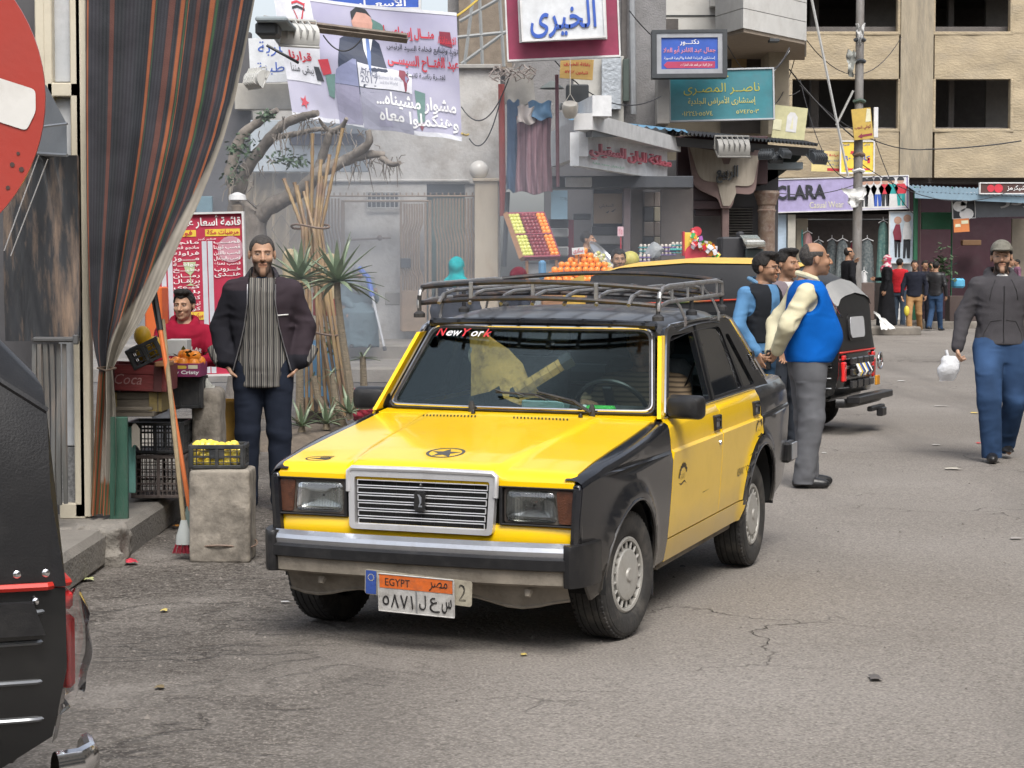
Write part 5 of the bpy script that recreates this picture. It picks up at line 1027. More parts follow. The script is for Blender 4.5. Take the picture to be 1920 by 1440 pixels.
for half in(0,1):
 for col in range(9):
  for row in range(6):
   src,lb,gr_=(GA,'green apple in the rows of the tilted fruit rack','green apples on the rack')if col<3 else(RA,'dark red apple in the rows of the tilted fruit rack','red apples on the rack')if col<7 else(OA,'orange in the rows of the tilted fruit rack','oranges on the rack')
   u=(.05+.095*col if col<3 else.39+.098*(col-3)if col<7 else.82+.11*(col-7));v=half*.5+.05+row*.078;o=inst(src,src.name.split('.')[0],fq(u,v,.025),0,None,.95,(rr.uniform(-.5,.5),rr.uniform(-.5,.5),rr.uniform(0,6)));tag(o,lb,'apple' if col<7 else 'orange',gr_)
for o in(GA,RA):bpy.data.objects.remove(o)
# heap of oranges
mb=MB();c0=at(1088,530,26.6);mb.box((c0 .x,26.6,c0 .z-.35),(1.0,.9,.7),.02);solo(mb,'fruit_table',wd,'wooden table under the heap of oranges','table')
n_or=0
for lay,(nx,zo)in enumerate(((12,0.),(11,.062),(10,.124),(8,.186),(5,.248),(3,.31),(1,.372))):
 for j in range(2 if lay<6 else 1):
  for i in range(max(1,nx-j//2)):
   x=(i-(nx-1)/2)*.078+rr.uniform(-.008,.008)+.05*(zo/.37);o=inst(OA,'orange',(c0 .x+x,26.24+j*.07+lay*.035,c0 .z+.04+zo*1.0+rr.uniform(-.006,.006)),rr.uniform(0,6),None,1.08);tag(o,'round orange stacked in the heap behind the taxi roof','orange','oranges stacked in the heap')
r,fn,w,h=sign('price_card','white price card with red writing on a stick over the oranges','price card',((1073,478),(1096,476),(1073,465)),26.3,.01,WHP);lettering(r,fn,[('سكرى',w*.5,h*.5,w*.8,h*.75,.02)],REDP);mb=MB();A=at(1085,478,26.32);mb.tube([A,A+Vector((0,0,-.20))],.008,5);part(mb,'stick',wd,r)
r,fn,w,h=sign('price_card','pink price card on a red stick in front of the sunset poster','price card',((1158,443),(1169,443),(1158,425)),29,.01,P_('pink_card',(.6,.40,.45)));lettering(r,fn,[('٢٥',w*.5,h*.5,w*.6,h*.6,.0)],REDP);mb=MB();A=at(1164,443,29.02);mb.tube([A,A+Vector((0,0,-.5))],.008,5);part(mb,'stick',REDP,r)
mb=MB();c=at(1128,480,28.5);M_=Matrix.Translation(c)@Vector((.68,-.30,.67)).to_track_quat('Z','Y').to_matrix().to_4x4();mb.lathe([(.0001,.0),(.225,.0),(.25,.025),(.255,.025),(.23,-.01),(.0001,-.01)],28,0,M_);solo(mb,'metal_tray',mat('steel_tray',(.52,.53,.54),.3,.85,bump=.05),'big round steel tray standing on edge beside the dairy shop man','tray')
mb=MB();rr2=random.Random(8)
for k in range(46):t=k/46;p=at(1112+34*t+rr2 .uniform(-4,4),500-22*math.sin(PI*min(1,t*1.2+.1))+rr2 .uniform(-4,8),26.9);mb.ball(p,.035,(1,1,.9),6,k%2)
solo(mb,'garlic_heap',[P_('garlic_white',(.55,.52,.42),dirt=None),P_('green_yellow_veg',(.45,.45,.15),dirt=None)],'heap of pale garlic and yellow green vegetables beside the oranges','vegetables',kind='stuff')
mb=MB();c=at(1182,487,27);mb.ball((c.x,27,c.z),.12,(1,1,.95),12);solo(mb,'melon',mat('melon_skin',(.50,.42,.10),.5,vs=5,col2=(.36,.36,.08),stretch=(3,3,.4),bump=.3),'round yellow melon beside the grey jacket seller','melon')
mb=MB();c=at(977,520,29.5);fb(mb,982,492,1070,600,29.9,.5,.02);solo(mb,'fruit_counter',P_('grey_stall_cloth',(.22,.23,.24)),'grey stall front under the fruit rack','stall');mb=MB();fb(mb,1010,488,1024,525,29.2,.2,.03);solo(mb,'blue_bag',P_('blue_plastic',(.08,.22,.38)),'blue plastic bag hanging below the fruit rack','bag')
# ---- white wall with the sliding gates, Y = 36
ww=empty('white_wall_house','hazy white walled house with rusty folding gates and a globe lamp pillar','building',(at(740,600,36).x,36,0))
WW=mat('peeling_whitewash',(.47,.46,.44),.92,var=.16,vs=2.5,bump=.5,bs=14,dirt=(.23,.195,.16),damt=.85,ds=1.6)
pbox('wall',WW,ww,300,125,938,345,36,.4);pbox('wall',WW,ww,600,345,800,640,36,.4);pbox('wall',WW,ww,872,345,938,640,36.05,.4);pbox('string_course',WW,ww,590,336,880,341,35.95,.2);pbox('roof_edge',P_('sooty_edge',(.30,.29,.27)),ww,850,120,940,128,35.9,.5)
MBL=mat('cream_marble',(.44,.38,.29),.6,vs=1.5,var=.15,bump=.1,stretch=(2,2,.6),dirt=(.26,.17,.09),damt=.5,ds=2)
pbox('pillar',MBL,ww,890,338,934,640,35.3,.6);pbox('pillar_cap',MBL,ww,886,334,938,340,35.25,.7)
mb=MB();c=at(898,319,35.5);mb.ball(c,.165,(1,1,1),18,0);mb.lathe([(.07,-.17),(.06,-.13)],10,0,Matrix.Translation(c));part(mb,'globe_lamp',mat('opal_globe',(.62,.60,.56),.25,var=.05,bump=0),ww)
pbox('window',P_('dark_pane',(.06,.07,.07),.2),ww,690,362,746,388,35.98,.06);mb=MB()
for x in np.linspace(688,748,8):fb(mb,x-.8,360,x+.8,390,35.93,.03,.003)
for y in(360,375,390):fb(mb,688,y-1,748,y+1,35.92,.03,.003)
part(mb,'window_grille',P_('white_grille',(.42,.42,.41)),ww);pbox('window',P_('dark_pane',(.06,.07,.07),.2),ww,800,343,872,364,36.1,.06)
pbox('bricked_plaster',P_('grey_bare_patch',(.30,.28,.25),.95),ww,722,548,750,572,35.985,.04,.012);mb=MB();mb.tube([at(650,450,35.9),at(733,446,35.9)],.02,6);mb.ball(at(712,446,35.85),.05,(1,1,1),7);part(mb,'rusty_bar',P_('rust',(.16,.11,.08)),ww)
GT=mat('gate_rust_paint',(.26,.19,.13),.7,var=.2,vs=5,bump=.2,dirt=(.14,.085,.05),damt=.5,ds=4);TGL=mat('green_glass_block',(.07,.14,.125),.3,vs=18,col2=(.13,.20,.18),bump=.3)
pbox('glass_block_wall',TGL,ww,800,362,873,600,36.2,.1)
ga=empty('folding_gate','rusty folding lattice gate standing open in front of the white wall','gate',(at(740,600,35.5).x,35.5,.44))
mb=MB()
for(a,b_,c_,d_)in((602,366,891,369),(640,375,808,379),(640,375,646,625),(803,375,809,620),(889,366,894,625),(750,378,754,620),(796,380,800,620)):fb(mb,a,b_,c_,d_,35.5,.06,.01)
part(mb,'gate_frame',GT,ga)
def lattice(x0,x1,y0,y1,n,ph):
 for i in range(n):
  x=x0+(x1-x0)*(i+.5)/n;k=6 if ph else-6;a=y0+(y1-y0)*.22;b_=y0+(y1-y0)*.34;c_=y0+(y1-y0)*.74;d_=y0+(y1-y0)*.84;mb=MB()
  mb.tube([at(x,y0,35.52),at(x,a,35.52),at(x+k,b_,35.50),at(x+k,c_,35.50),at(x,d_,35.52),at(x,y1,35.52)],.018,5);part(mb,'gate_bar',GT,ga)
lattice(602,638,372,620,6,1);lattice(756,794,382,545,8,0);lattice(811,887,372,620,13,1)
for x in np.linspace(604,886,26):mb=MB();mb.tube([at(x,366,35.52),at(x,361,35.52)],.014,5);part(mb,'gate_spike',GT,ga)
pbox('gate_panel',GT,ga,753,545,800,622,35.46,.08);pbox('gate_lock',DKG,ga,751,484,770,502,35.42,.08)
# ochre boarded front, sign panel and dark shop to the left
ob=empty('boarded_shop','boarded ochre shop front with a pale blue sign panel behind the tree','shop',(at(520,600,34.5).x,34.5,0));OCB=mat('ochre_board',(.36,.29,.19),.85,var=.14,vs=2,stretch=(3,3,.5),bump=.2,dirt=(.2,.16,.11),damt=.4)
for x0,x1 in((430,478),(479,513),(514,540),(541,566),(567,600)):pbox('board',OCB,ob,x0,322,x1,640,34.6,.12,.03)
for(x,y)in((528,430),(560,455),(500,470)):
 mb=MB();fn_,_,_=board(at(x-18,y+26,34.52),at(x+18,y+26,34.52),at(x-18,y-26,34.52));q=[(.16,0),(.32,.23),(.16,.47),(0,.23)];mb.tube([fn_(u,v,.01)for u,v in q],.012,4,closed=True);part(mb,'diamond_moulding',P_('brown_line',(.16,.12,.08)),ob)
pbox('sign_panel',P_('pale_blue_grey',(.40,.45,.49)),ob,470,225,690,322,34.3,.2);pbox('dark_strip',P_('navy_strip',(.035,.04,.07)),ob,543,250,682,272,34.22,.1);pbox('beige_band',P_('beige_band',(.36,.34,.30)),ob,440,156,560,205,34.8,.3);pbox('dark_wall',DKW,ob,280,60,470,640,35.2,.2)
pbox('teal_shutter',P_('teal_shutter',(.10,.18,.22)),ob,368,368,398,400,34.9,.1)
r,fn,w,h=sign('shop_sign','white sign with blue hand-painted Arabic beside the banner','shop sign',((470,156),(600,150),(470,72)),34.2,.08,WSG);lettering(r,fn,[('خاربة',w*.38,h*.75,w*.5,h*.34,.0),('ج طبنة',w*.40,h*.28,w*.62,h*.34,.0)],BLUP)
r,fn,w,h=sign('shop_sign','blue sign strip with white Arabic letters above the banner','shop sign',((600,14),(785,14),(600,-20)),34.6,.1,BLUP,WHP,.04);lettering(r,fn,[('الأسعــار',w*.62,h*.22,w*.5,h*.5,.02)],WHL)
# the big printed banner: a sheet hung from its corners, Y about 33
b00,b10,b01,b11=at(549,218,33.2),at(866,264,33.0),at(512,-14,33.2),at(856,24,33.0)
def BN(u,v,o=0.):
 p=(b00*(1-u)+b10*u)*(1-v)+(b01*(1-u)+b11*u)*v
 y=.05*math.sin(7*u+5*v)*(.4+.6*math.sin(PI*v))+.014*math.sin(19*v+6*u*u)*math.sin(PI*u)+.008*math.sin(40*(u+v*.4))*max(0,1-v*3)
 return p+Vector((.0,y-o,.012*math.sin(23*u)*(1-v)-.03*math.sin(PI*u)*(1 if v>.5 else.5)))
mb=MB();mb.grid(lambda u,v:BN(u,v),70,44);mb.grid(lambda u,v:BN(1-u,v,-.006),40,24);ban=solo(mb,'banner',mat('banner_sheet',(.46,.45,.55),.75,vs=.5,col2=(.32,.31,.46),bump=.03),'large grey purple printed election banner with Arabic slogans hung over the white wall','banner',smooth=60)
def pr(items,m,name='print',off=.012,step=.04):
 mb=MB();F_=lambda u,v,o=0.:BN(u,v,off)
 for it in items:
  if isinstance(it,tuple):s,cx,cy,w,h,*k=it;write(mb,s,F_,cx,cy,w,h,bold=k[0]if k else.01)
  else:flatp(mb,densify(it,.05),F_,step=.05)
 return mb.build(name,m,ban,world=True,smooth=0)
NAV=P_('navy_suit',(.018,.028,.06),dirt=None);LGR=P_('pale_print',(.62,.63,.68),dirt=None);POD=P_('podium_blue',(.20,.22,.36),dirt=None);POD2=P_('podium_grey',(.24,.23,.33),dirt=None)
pr([[(0,0),(1,0),(1,.035),(0,.035)],[(0,.975),(1,.975),(1,1),(0,1)],[(.0,.30),(.20,.30),(.22,.6),(.20,.975),(.0,.975)]],LGR,off=.008)
pr([[(.31,.24),(.60,.30),(.595,.48),(.56,.70),(.51,.76),(.40,.76),(.34,.70),(.315,.5)]],NAV);pr([[(.465,.775),(.53,.765),(.505,.62),(.488,.55),(.47,.64)]],WHL,off=.014);pr([[(.487,.75),(.503,.75),(.508,.60),(.497,.40),(.484,.58)]],P_('tie_blue',(.12,.2,.45),dirt=None),off=.016)
pr([circ(.475,.855,.058,16,.095)],P_('printed_face',(.55,.30,.24),dirt=None),off=.014);pr([[(.420,.86),(.415,.93),(.45,.975),(.50,.965),(.532,.90),(.50,.93),(.45,.935)]],INKB,off=.016);pr([[(.52,.90),(.58,.86),(.61,.80),(.59,.76),(.53,.80)]],P_('dull_green_print',(.10,.20,.18),dirt=None),off=.010)
pr([[(.28,.0),(.42,.02),(.42,.32),(.28,.32)]],POD2,off=.014);pr([[(.28,.325),(.42,.325),(.42,.55),(.40,.55),(.30,.44)]],POD,off=.014);pr([[(.425,.325),(.725,.325),(.73,.48),(.425,.53)]],LGR,off=.013);pr([[(.425,.0),(.72,.0),(.725,.322),(.425,.322)]],P_('grey_lilac_print',(.27,.27,.35),dirt=None),off=.013);pr([[(.425,.325),(.71,.325),(.71,.331),(.425,.331)]],INKB,off=.016)
pr([('Africa',.485,.455,.10,.06,.0),('2017',.485,.395,.10,.055,.0),('Africa',.925,.70,.08,.05,0),('2017',.93,.635,.085,.05,0)],P_('slate_print',(.16,.17,.24),dirt=None),off=.018);pr([('Business for Africa',.605,.425,.13,.03,-.004),('and the World',.595,.385,.10,.028,-.004)],P_('light_slate',(.33,.34,.42),dirt=None),off=.018)
for(pts,m_)in(([(.66,.50),(.69,.50),(.715,.44),(.70,.40),(.695,.34),(.685,.33),(.68,.41),(.655,.45)],MARP),([(.69,.47),(.715,.44),(.70,.40),(.69,.42)],POD),([(.20,.50),(.26,.52),(.27,.40),(.22,.38)],REDP),([(.23,.38),(.29,.40),(.27,.20),(.24,.22)],P_('dull_green_print',(.10,.20,.18))),([(.17,.44),(.20,.44),(.22,.33),(.18,.33)],INKB),([(.74,.36),(.80,.34),(.79,.12),(.75,.10)],P_('dull_green_print',(.10,.20,.18))),([(.75,.1),(.79,.1),(.77,.04)],MARP),([(.52,.14),(.58,.16),(.60,.03),(.52,.03)],POD2),([(.90,.84),(.96,.84),(.97,.72),(.90,.74)],MARP)):pr([pts],m_,'africa_print',.0165)
pr([('منـــال إسماعيـــل',.72,.80,.30,.105,.03),('الاستاذة/',.94,.775,.10,.06,.015),('عبد الفتــاح السيســى',.80,.575,.40,.125,.03),('قرارنا',.10,.50,.13,.09,.03)],REDP,off=.02);pr([('تؤيد وتبـايع فخامة السيد الرئيس',.80,.685,.40,.065,.012),('لفتــرة رئاسـة ثانيــة',.81,.475,.22,.055,.015),('يبقى مننا',.10,.40,.13,.085,.0),('هنكملها',.10,.68,.11,.06,0)],INKB,off=.02)
pr([('مشوار مشيناه...',.745,.245,.46,.135,.022),('وهنكملوا معاه',.755,.115,.46,.13,.022)],WHL,off=.022);pr([[(.095,.945),(.125,.965),(.165,.945),(.165,.925),(.125,.945),(.095,.925)]],REDP,off=.018);pr([[(.095,.905),(.125,.925),(.165,.905),(.165,.885),(.125,.905),(.095,.885)]],INKB,off=.018);pr([[(.165,.95),(.17,.95),(.135,.76),(.125,.76)],[(.10,.88),(.105,.88),(.13,.77),(.125,.765)]],REDP,off=.018)
pr([[(.085+(.028 if i%2==0 else.012)*math.cos(i*PI/5),.13+(.06 if i%2==0 else.025)*math.sin(i*PI/5))for i in range(10)]],REDP,off=.018)
for lb,a,b_ in(('yellow rope tied to the upper right banner corner',at(856,30,33),at(905,-10,34)),('yellow rope stub at the lower right banner corner',at(866,250,33),at(878,252,33.5))):solo(wire([a,b_],.02,.02),'rope',P_('yellow_rope',(.5,.36,.06),dirt=None),lb,'rope')
# ---- left shop front: aluminium frame, marble, sooty board, hood (Y about 12.3)
lf=empty('marble_shop','cream aluminium shop front with white marble strips behind the no entry sign','shop',(at(110,600,12.4).x,12.4,.19))
ALC=mat('cream_aluminium',(.56,.51,.40),.4,.2,var=.06,vs=4,bump=.03,dirt=(.24,.20,.15),damt=.35,ds=4);MRB=mat('white_marble',(.52,.53,.54),.3,vs=2.2,col2=(.38,.40,.42),bump=.02,dirt=(.25,.25,.25),damt=.5,ds=5);GRN=mat('grey_granite',(.17,.17,.17),.5,vs=60,var=.5,bump=.05)
for a in((68,-60,82,300),(84,-60,96,300),(141,-60,149,970),(151,-60,160,970),(88,155,150,181),(125,525,156,548),(112,944,160,973),(112,975,163,985)):pbox('frame_bar',ALC,lf,*a,12.2,.10,.006)
for a,m_ in(((96,-60,141,154),MRB),((96,182,143,640),MRB),((112,640,146,836),MRB),((112,838,146,944),GRN)):pbox('marble_panel',m_,lf,*a,12.27,.06,.004)
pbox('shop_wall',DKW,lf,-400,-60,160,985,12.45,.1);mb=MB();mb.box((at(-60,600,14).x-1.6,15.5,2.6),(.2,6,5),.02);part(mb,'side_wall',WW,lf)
SOOT=mat('sooty_plastic',(.030,.032,.036),.28,vs=2.4,var=.5,bump=.35,bs=5,stretch=(3,3,.45),dirt=(.30,.20,.13),damt=.75,ds=3.2,coat=.5)
mb=MB();A,B=at(6,640,11.7),at(141,290,11.7);mb.grid(lambda u,v:(A.x+(B.x-A.x)*u,11.75-.02*math.sin(9*u+4*v),A.z+(B.z-A.z)*v),20,30);mb.grid(lambda u,v:(A.x+(B.x-A.x)*(1-u),11.80,A.z+(B.z-A.z)*v),2,2);solo(mb,'soot_board',SOOT,'soot stained plastic sheet board under the steel hood','board')
for lb,a,b_ in(('left white strap across the sooty board',(73,290),(8,470)),('right white strap across the sooty board',(90,298),(20,480))):solo(MB().tube([at(*a,11.6),at(*b_,11.6)],.0075,4,flat=.4),'strap',WHL,lb,'strap')
mb=MB();fnh=[at(60,150,11.9),at(87,160,11.7),at(125,232,11.4),at(126,290,11.4),at(60,285,11.7)];mb.add([p for p in fnh]+[p+Vector((-.25,.5,0))for p in fnh],[(0,4,3,2,1),(5,6,7,8,9),(0,1,6,5),(1,2,7,6),(2,3,8,7),(3,4,9,8)]);mb.tube([at(60,240,11.45),at(126,232,11.38)],.008,5);mb.tube([at(60,287,11.6),at(126,291,11.38)],.010,5);solo(mb,'steel_hood',mat('brushed_hood',(.33,.35,.37),.35,.8,bump=.05,dirt=(.2,.19,.18),damt=.5),'grey steel cooker hood beside the no entry sign','hood')
PLC=mat('smoky_plastic_strip',(.10,.10,.095),.35,vs=3,var=.4,bump=.4,bs=8,stretch=(3,3,.4),dirt=(.22,.12,.06),damt=.5,coat=.4)
for k in range(6):x=60+k*11;mb=MB();A,B=at(x,645,11.72-.01*(k%2)),at(x+12,955-k*2,11.72);mb.grid(lambda u,v:(A.x+(B.x-A.x)*u,11.72-.012*(k%2)-.02*math.sin(5*v+k),A.z+(B.z-A.z)*v),3,14);mb.grid(lambda u,v:(A.x+(B.x-A.x)*(1-u),11.735,A.z+(B.z-A.z)*v),1,2);part(mb,'plastic_strip',PLC,lf)
mb=MB();fb(mb,60,632,146,642,11.68,.06,.01);fb(mb,136,628,146,646,11.66,.04,.006);solo(mb,'board_rail',P_('steel_rail',(.07,.07,.07),.4),'steel rail along the foot of the sooty board','rail')
# striped curtain
def edge(tab,y):return float(np.interp(y,[t[0]for t in tab],[t[1]for t in tab]))
RE=[(-60,510),(0,490),(60,478),(120,465),(190,449),(260,428),(320,405),(380,380),(440,350),(500,322),(550,298),(600,270),(650,236),(693,214),(720,216),(760,220),(860,221),(920,219),(965,217)];LE=[(-60,160),(0,162),(200,163),(400,166),(550,170),(620,174),(660,180),(693,187),(720,184),(800,178),(900,172),(965,168)]
def gauss(u,c,w):return math.exp(-((u-c)/w)**2)
STRP=[(.012,.006,'o'),(.15,.014,'b'),(.385,.012,'o'),(.405,.004,'g'),(.50,.02,'b'),(.565,.014,'o'),(.588,.006,'g'),(.60,.004,'o'),(.655,.012,'b'),(.735,.018,'o'),(.765,.010,'g'),(.85,.012,'b'),(.92,.010,'o')]
CO=dict(o=V3((.27,.095,.05)),g=V3((.055,.095,.055)),b=V3((.11,.055,.048)),d=V3((.05,.05,.052)))
def curtain_y(u,v):
 top_=max(0,1-v/.7);f=.045+.05*min(1,v/.5);return 12.15-f*(math.sin(u*14+1.2*math.sin(v*4))*.5+math.sin(u*31+1.3+v)*.14)-.25*u*top_+.10*math.sin(PI*u)*top_
NU,NV=230,110;vs=[];cols=[]
for j in range(NV+1):
 v=j/NV;py=-60+1025*v
 for i in range(NU+1):
  u=i/NU;l,r_=edge(LE,py),edge(RE,py);uu=u
  Y=curtain_y(u,v);sagz=70*max(0,1-abs(u-.93)/.1)*math.exp(-((py+30)/50)**2);p=at(l+(r_-l)*uu,py,12.15);vs.append(Vector((p.x,Y,p.z-.0)))
  c=V3((.036,.038,.043))*(1+.18*math.sin(u*300))+V3((.006,.004,.006))*max(0,math.sin(u*31))
  for cc,ww_,k in STRP:
   a=max(0,min(1,(ww_-abs(u-cc))/.003));c=c*(1-a)+CO[k]*a
  lin=edge([(-60,.99),(100,.985),(300,.955),(450,.86),(550,.70),(620,.52),(693,.36),(720,.31),(800,.29),(905,.29)],py);hemc=py>905+8*math.sin(u*9)
  if u>lin and not hemc:c=V3((.30,.275,.235))*(1-.5*gauss(u,lin,.02))*(.92+.12*math.sin(u*90))
  elif hemc and u>.3:c=CO['o']if int(u*26)%2 else CO['g']*1.2
  elif py>700:c=CO['o']*1.1 if int(u*40)%3 else CO['g']
  cols.append((c[0],c[1],c[2],1))
mb=MB();mb.add(vs,[(j*(NU+1)+i,j*(NU+1)+i+1,(j+1)*(NU+1)+i+1,(j+1)*(NU+1)+i)for j in range(NV)for i in range(NU)])
P=np.array([tuple(v)for v in vs]);cur=solo(mb,'striped_curtain',mat_vc('curtain_cloth',.92,bump=.25,bs=120,var=.22,vs=5,spec=.1),'tall charcoal curtain with faded orange and green stripes, tied in near the ground','curtain',smooth=70)
ca=cur.data.color_attributes.new('Col','FLOAT_COLOR','POINT');ca.data.foreach_set('color',np.array(cols).ravel())
mb=MB();mb.tube([at(183,690,12.05),at(200,695,11.93),at(217,690,12.05),at(200,688,12.2)],.006,6,closed=True);tag(mb.build('curtain_tie',P_('dark_tie',(.10,.07,.05)),cur,world=True))
mb=MB();mb.tube([at(155,-62,12.2),at(530,-66,12.0)],.025,8);solo(mb,'curtain_rail',ALC,'rail holding the striped curtain above the picture edge','rail')
# iron beam and floodlights under the awning
mb=MB();A,B=at(495,42,17),at(763,74,17.5);mb.tube([A,B],.034,4);mb.tube([A+Vector((0,-.03,.035)),B+Vector((0,-.03,.03))],.018,4);solo(mb,'iron_beam',mat('rusty_angle_iron',(.20,.165,.135),.7,.2,var=.3,vs=9,bump=.3,dirt=(.09,.05,.03),damt=.5),'rusty angle iron beam jutting across the banner','beam')
solo(wire([at(606,66,17),at(680,70,17)],.006,.12),'cable',WIR,'black cable looped under the iron beam','cable');solo(MB().tube([at(500,85,16.8),at(560,118,16.8)],.012,5),'iron_strut',DKG,'thin dark strut below the upper floodlight','strut')
flood('white floodlight under the iron beam in front of the banner',553,72,16.6,.70,.5,.55,P_('white_lamp',(.46,.46,.44)));flood('white floodlight hanging beside the curtain edge',484,150,15.5,.42,-.9,1.1,P_('white_lamp',(.46,.46,.44)))
mb=MB();fb(mb,478,30,538,40,15.8,.7,.02,0);fb(mb,478,40,520,66,15.9,.3,.02,1);solo(mb,'awning_edge',[P_('blue_grey_ledge',(.24,.28,.30)),DKG],'end of a blue grey awning beside the curtain top','awning')
# no entry sign
c=at(-229,181,3.7);ns=empty('no_entry_sign','round red no entry sign with a white bar, chipped at its rim','road sign',(c.x,3.72,0));RDS=mat('sign_red',(.34,.035,.022),.45,vs=7,var=.06,bump=.03,dirt=(.22,.03,.02),damt=.35,ds=7,coat=.3)
R0=314/F*3.7;mb=MB();mb.lathe([(.0001,0),(R0-.004,0),(R0,.004),(R0,.010),(.0001,.010)],72,0,Matrix.Translation((c.x,3.7,c.z))@Matrix.Rotation(PI/2,4,'X'));part(mb,'sign_disc',RDS,ns,smooth=40)
M_=Matrix.Translation((c.x,3.7,c.z))@Matrix.Rotation(.31,4,'Y');F_=lambda u,v,o=0.:M_@Vector((u,-.0125,v+.060));mb=MB();flatp(mb,rpoly([(-.25,-.037),(.272,-.037),(.278,.0),(.266,.037),(-.25,.037),(-.26,0)],.008,3),F_);part(mb,'white_bar',mat('sign_white',(.60,.59,.56),.4,vs=9,var=.05,bump=.02,dirt=(.35,.32,.28),damt=.35,ds=8),ns,smooth=0)
mb=MB();mb.tube([(c.x,3.76,0),(c.x,3.76,c.z+.2)],.03,12);part(mb,'post',P_('galvanised',(.24,.25,.25)),ns)
mb=MB();rr=random.Random(2)
for k in range(26):a,q=rr.uniform(-1.6,1.6),rr.uniform(.35,.97)*R0;flatp(mb,circ(q*math.cos(a),q*math.sin(a),rr.uniform(.0015,.005),7),lambda u,v,o=0.:Vector((c.x+u,3.7-.0115,c.z+v)))
part(mb,'chipped_paint',P_('chip',(.06,.03,.025)),ns,smooth=0)['kind']='stuff'
# ================================================================ the taxi (local: x = its left, y = towards its tail, z up, origin under the front axle)
YEL=mat('taxi_yellow',(.87,.55,.002),.28,var=.03,vs=3,bump=.015,bs=30,dirt=(.45,.30,.05),damt=.14,ds=5,coat=.6,low=(.05,.36,(.36,.25,.10),.75))
BLK=mat('taxi_black',(.008,.009,.012),.20,var=.2,vs=4,bump=.015,bs=25,dirt=(.10,.09,.08),damt=.06,ds=6,coat=.35,low=(.02,.42,(.13,.115,.095),.6))
ROOFB=mat('roof_black_dusty',(.022,.022,.025),.32,var=.3,vs=3,bump=.02,bs=20,dirt=(.20,.19,.17),damt=.55,ds=4,coat=.3)
TRM=mat('bright_trim',(.66,.66,.67),.28,.55,var=.06,bump=.02,bs=40,dirt=(.25,.22,.19),damt=.25,ds=14)
CHR=mat('chrome',(.72,.72,.73),.12,1.,var=.05,bump=.02,bs=40,dirt=(.25,.22,.19),damt=.3,ds=14)
ALU=mat('aluminium',(.62,.64,.68),.32,.9,var=.05,bump=.02,dirt=(.3,.28,.25),damt=.25,ds=20)
RUB=mat('black_rubber',(.022,.022,.024),.62,var=.25,bump=.1,bs=90,dirt=(.14,.13,.11),damt=.3,ds=12)
PLA=mat('black_plastic',(.011,.011,.012),.38,var=.2,bump=.08,bs=200,dirt=(.07,.065,.06),damt=.22,ds=10)
TYRE=mat('tyre_rubber',(.028,.027,.026),.8,var=.25,vs=12,bump=.15,bs=70,dirt=(.15,.135,.115),damt=.5,ds=9)
CAPM=mat('hubcap_silver',(.44,.43,.40),.42,.35,var=.1,vs=10,bump=.05,dirt=(.2,.17,.13),damt=.45,ds=9)
DRK=mat('dark_void',(.008,.008,.008),.9,bump=0)
UND=mat('dusty_underpanel',(.20,.175,.14),.75,var=.25,vs=7,bump=.15,dirt=(.07,.055,.04),damt=.6,ds=6)
SEATM=mat('seat_cloth',(.07,.08,.09),.85,var=.2,vs=20,bump=.2,bs=150)
DASH=mat('dash_plastic',(.02,.021,.023),.55,var=.2,bump=.1,bs=150,dirt=(.12,.11,.1),damt=.2)
GLS=glass('car_glass',(.80,.88,.87),.0)
GLD=glass('car_glass_rear',(.58,.64,.64),.3)
LENS=glass('lamp_glass',(.85,.87,.88),.35,.08)
AMB=mat('amber_lens',(.075,.026,.012),.25,var=.4,vs=30,bump=.3,bs=160,coat=.5)
REDL=mat('red_lens',(.78,.03,.03),.2,var=.1,bump=.2,bs=120,coat=.5)
TAXI_LOC=(-.196,9.504,0);TAXI_RZ=-.352
taxi=empty('taxi','yellow and black taxi saloon with a roof rack in the middle of the street','taxi',TAXI_LOC,TAXI_RZ)
BT=Matrix.Translation((0,1.2,.02))@Matrix.Rotation(.0235,4,'X')@Matrix.Rotation(.006,4,'Y')@Matrix.Translation((0,-1.2,0))
_zx=([.15,.26,.36,.48,.60,.74,.784,.797,.80,.86,.905,.922,.94,.955],[.70,.757,.775,.786,.794,.801,.804,.7905,.7905,.787,.778,.766,.755,.742])
def sx(y,z):
 x=float(np.interp(z,*_zx))
 if y<.1:x-=.066*((.1-y)/.65)**2
 if y>2.6:x-=.05*((y-2.6)/.75)**2
 for wy in(0.,2.44):
  r=math.hypot(y-wy,z-.30)
  if z>.2:x+=.026*math.exp(-((r-.36)/.04)**2)
 return x
def zt(y):return float(np.interp(y,[-.60,-.53,-.3,0,.3,.65],[.768,.800,.835,.868,.898,.937]))
def side(sg):return lambda y,z,off=0.:BT@Vector((sg*(sx(y,z)-off),y,z))
def sideo(sg):return lambda y,z,off=0.:BT@Vector((sg*(sx(y,z)+off),y,z))
def arc(cy,cz,r,a0,a1,n=14):return[(cy+r*math.cos(math.radians(a0+(a1-a0)*i/n)),cz+r*math.sin(math.radians(a0+(a1-a0)*i/n)))for i in range(n+1)]
AR=.338
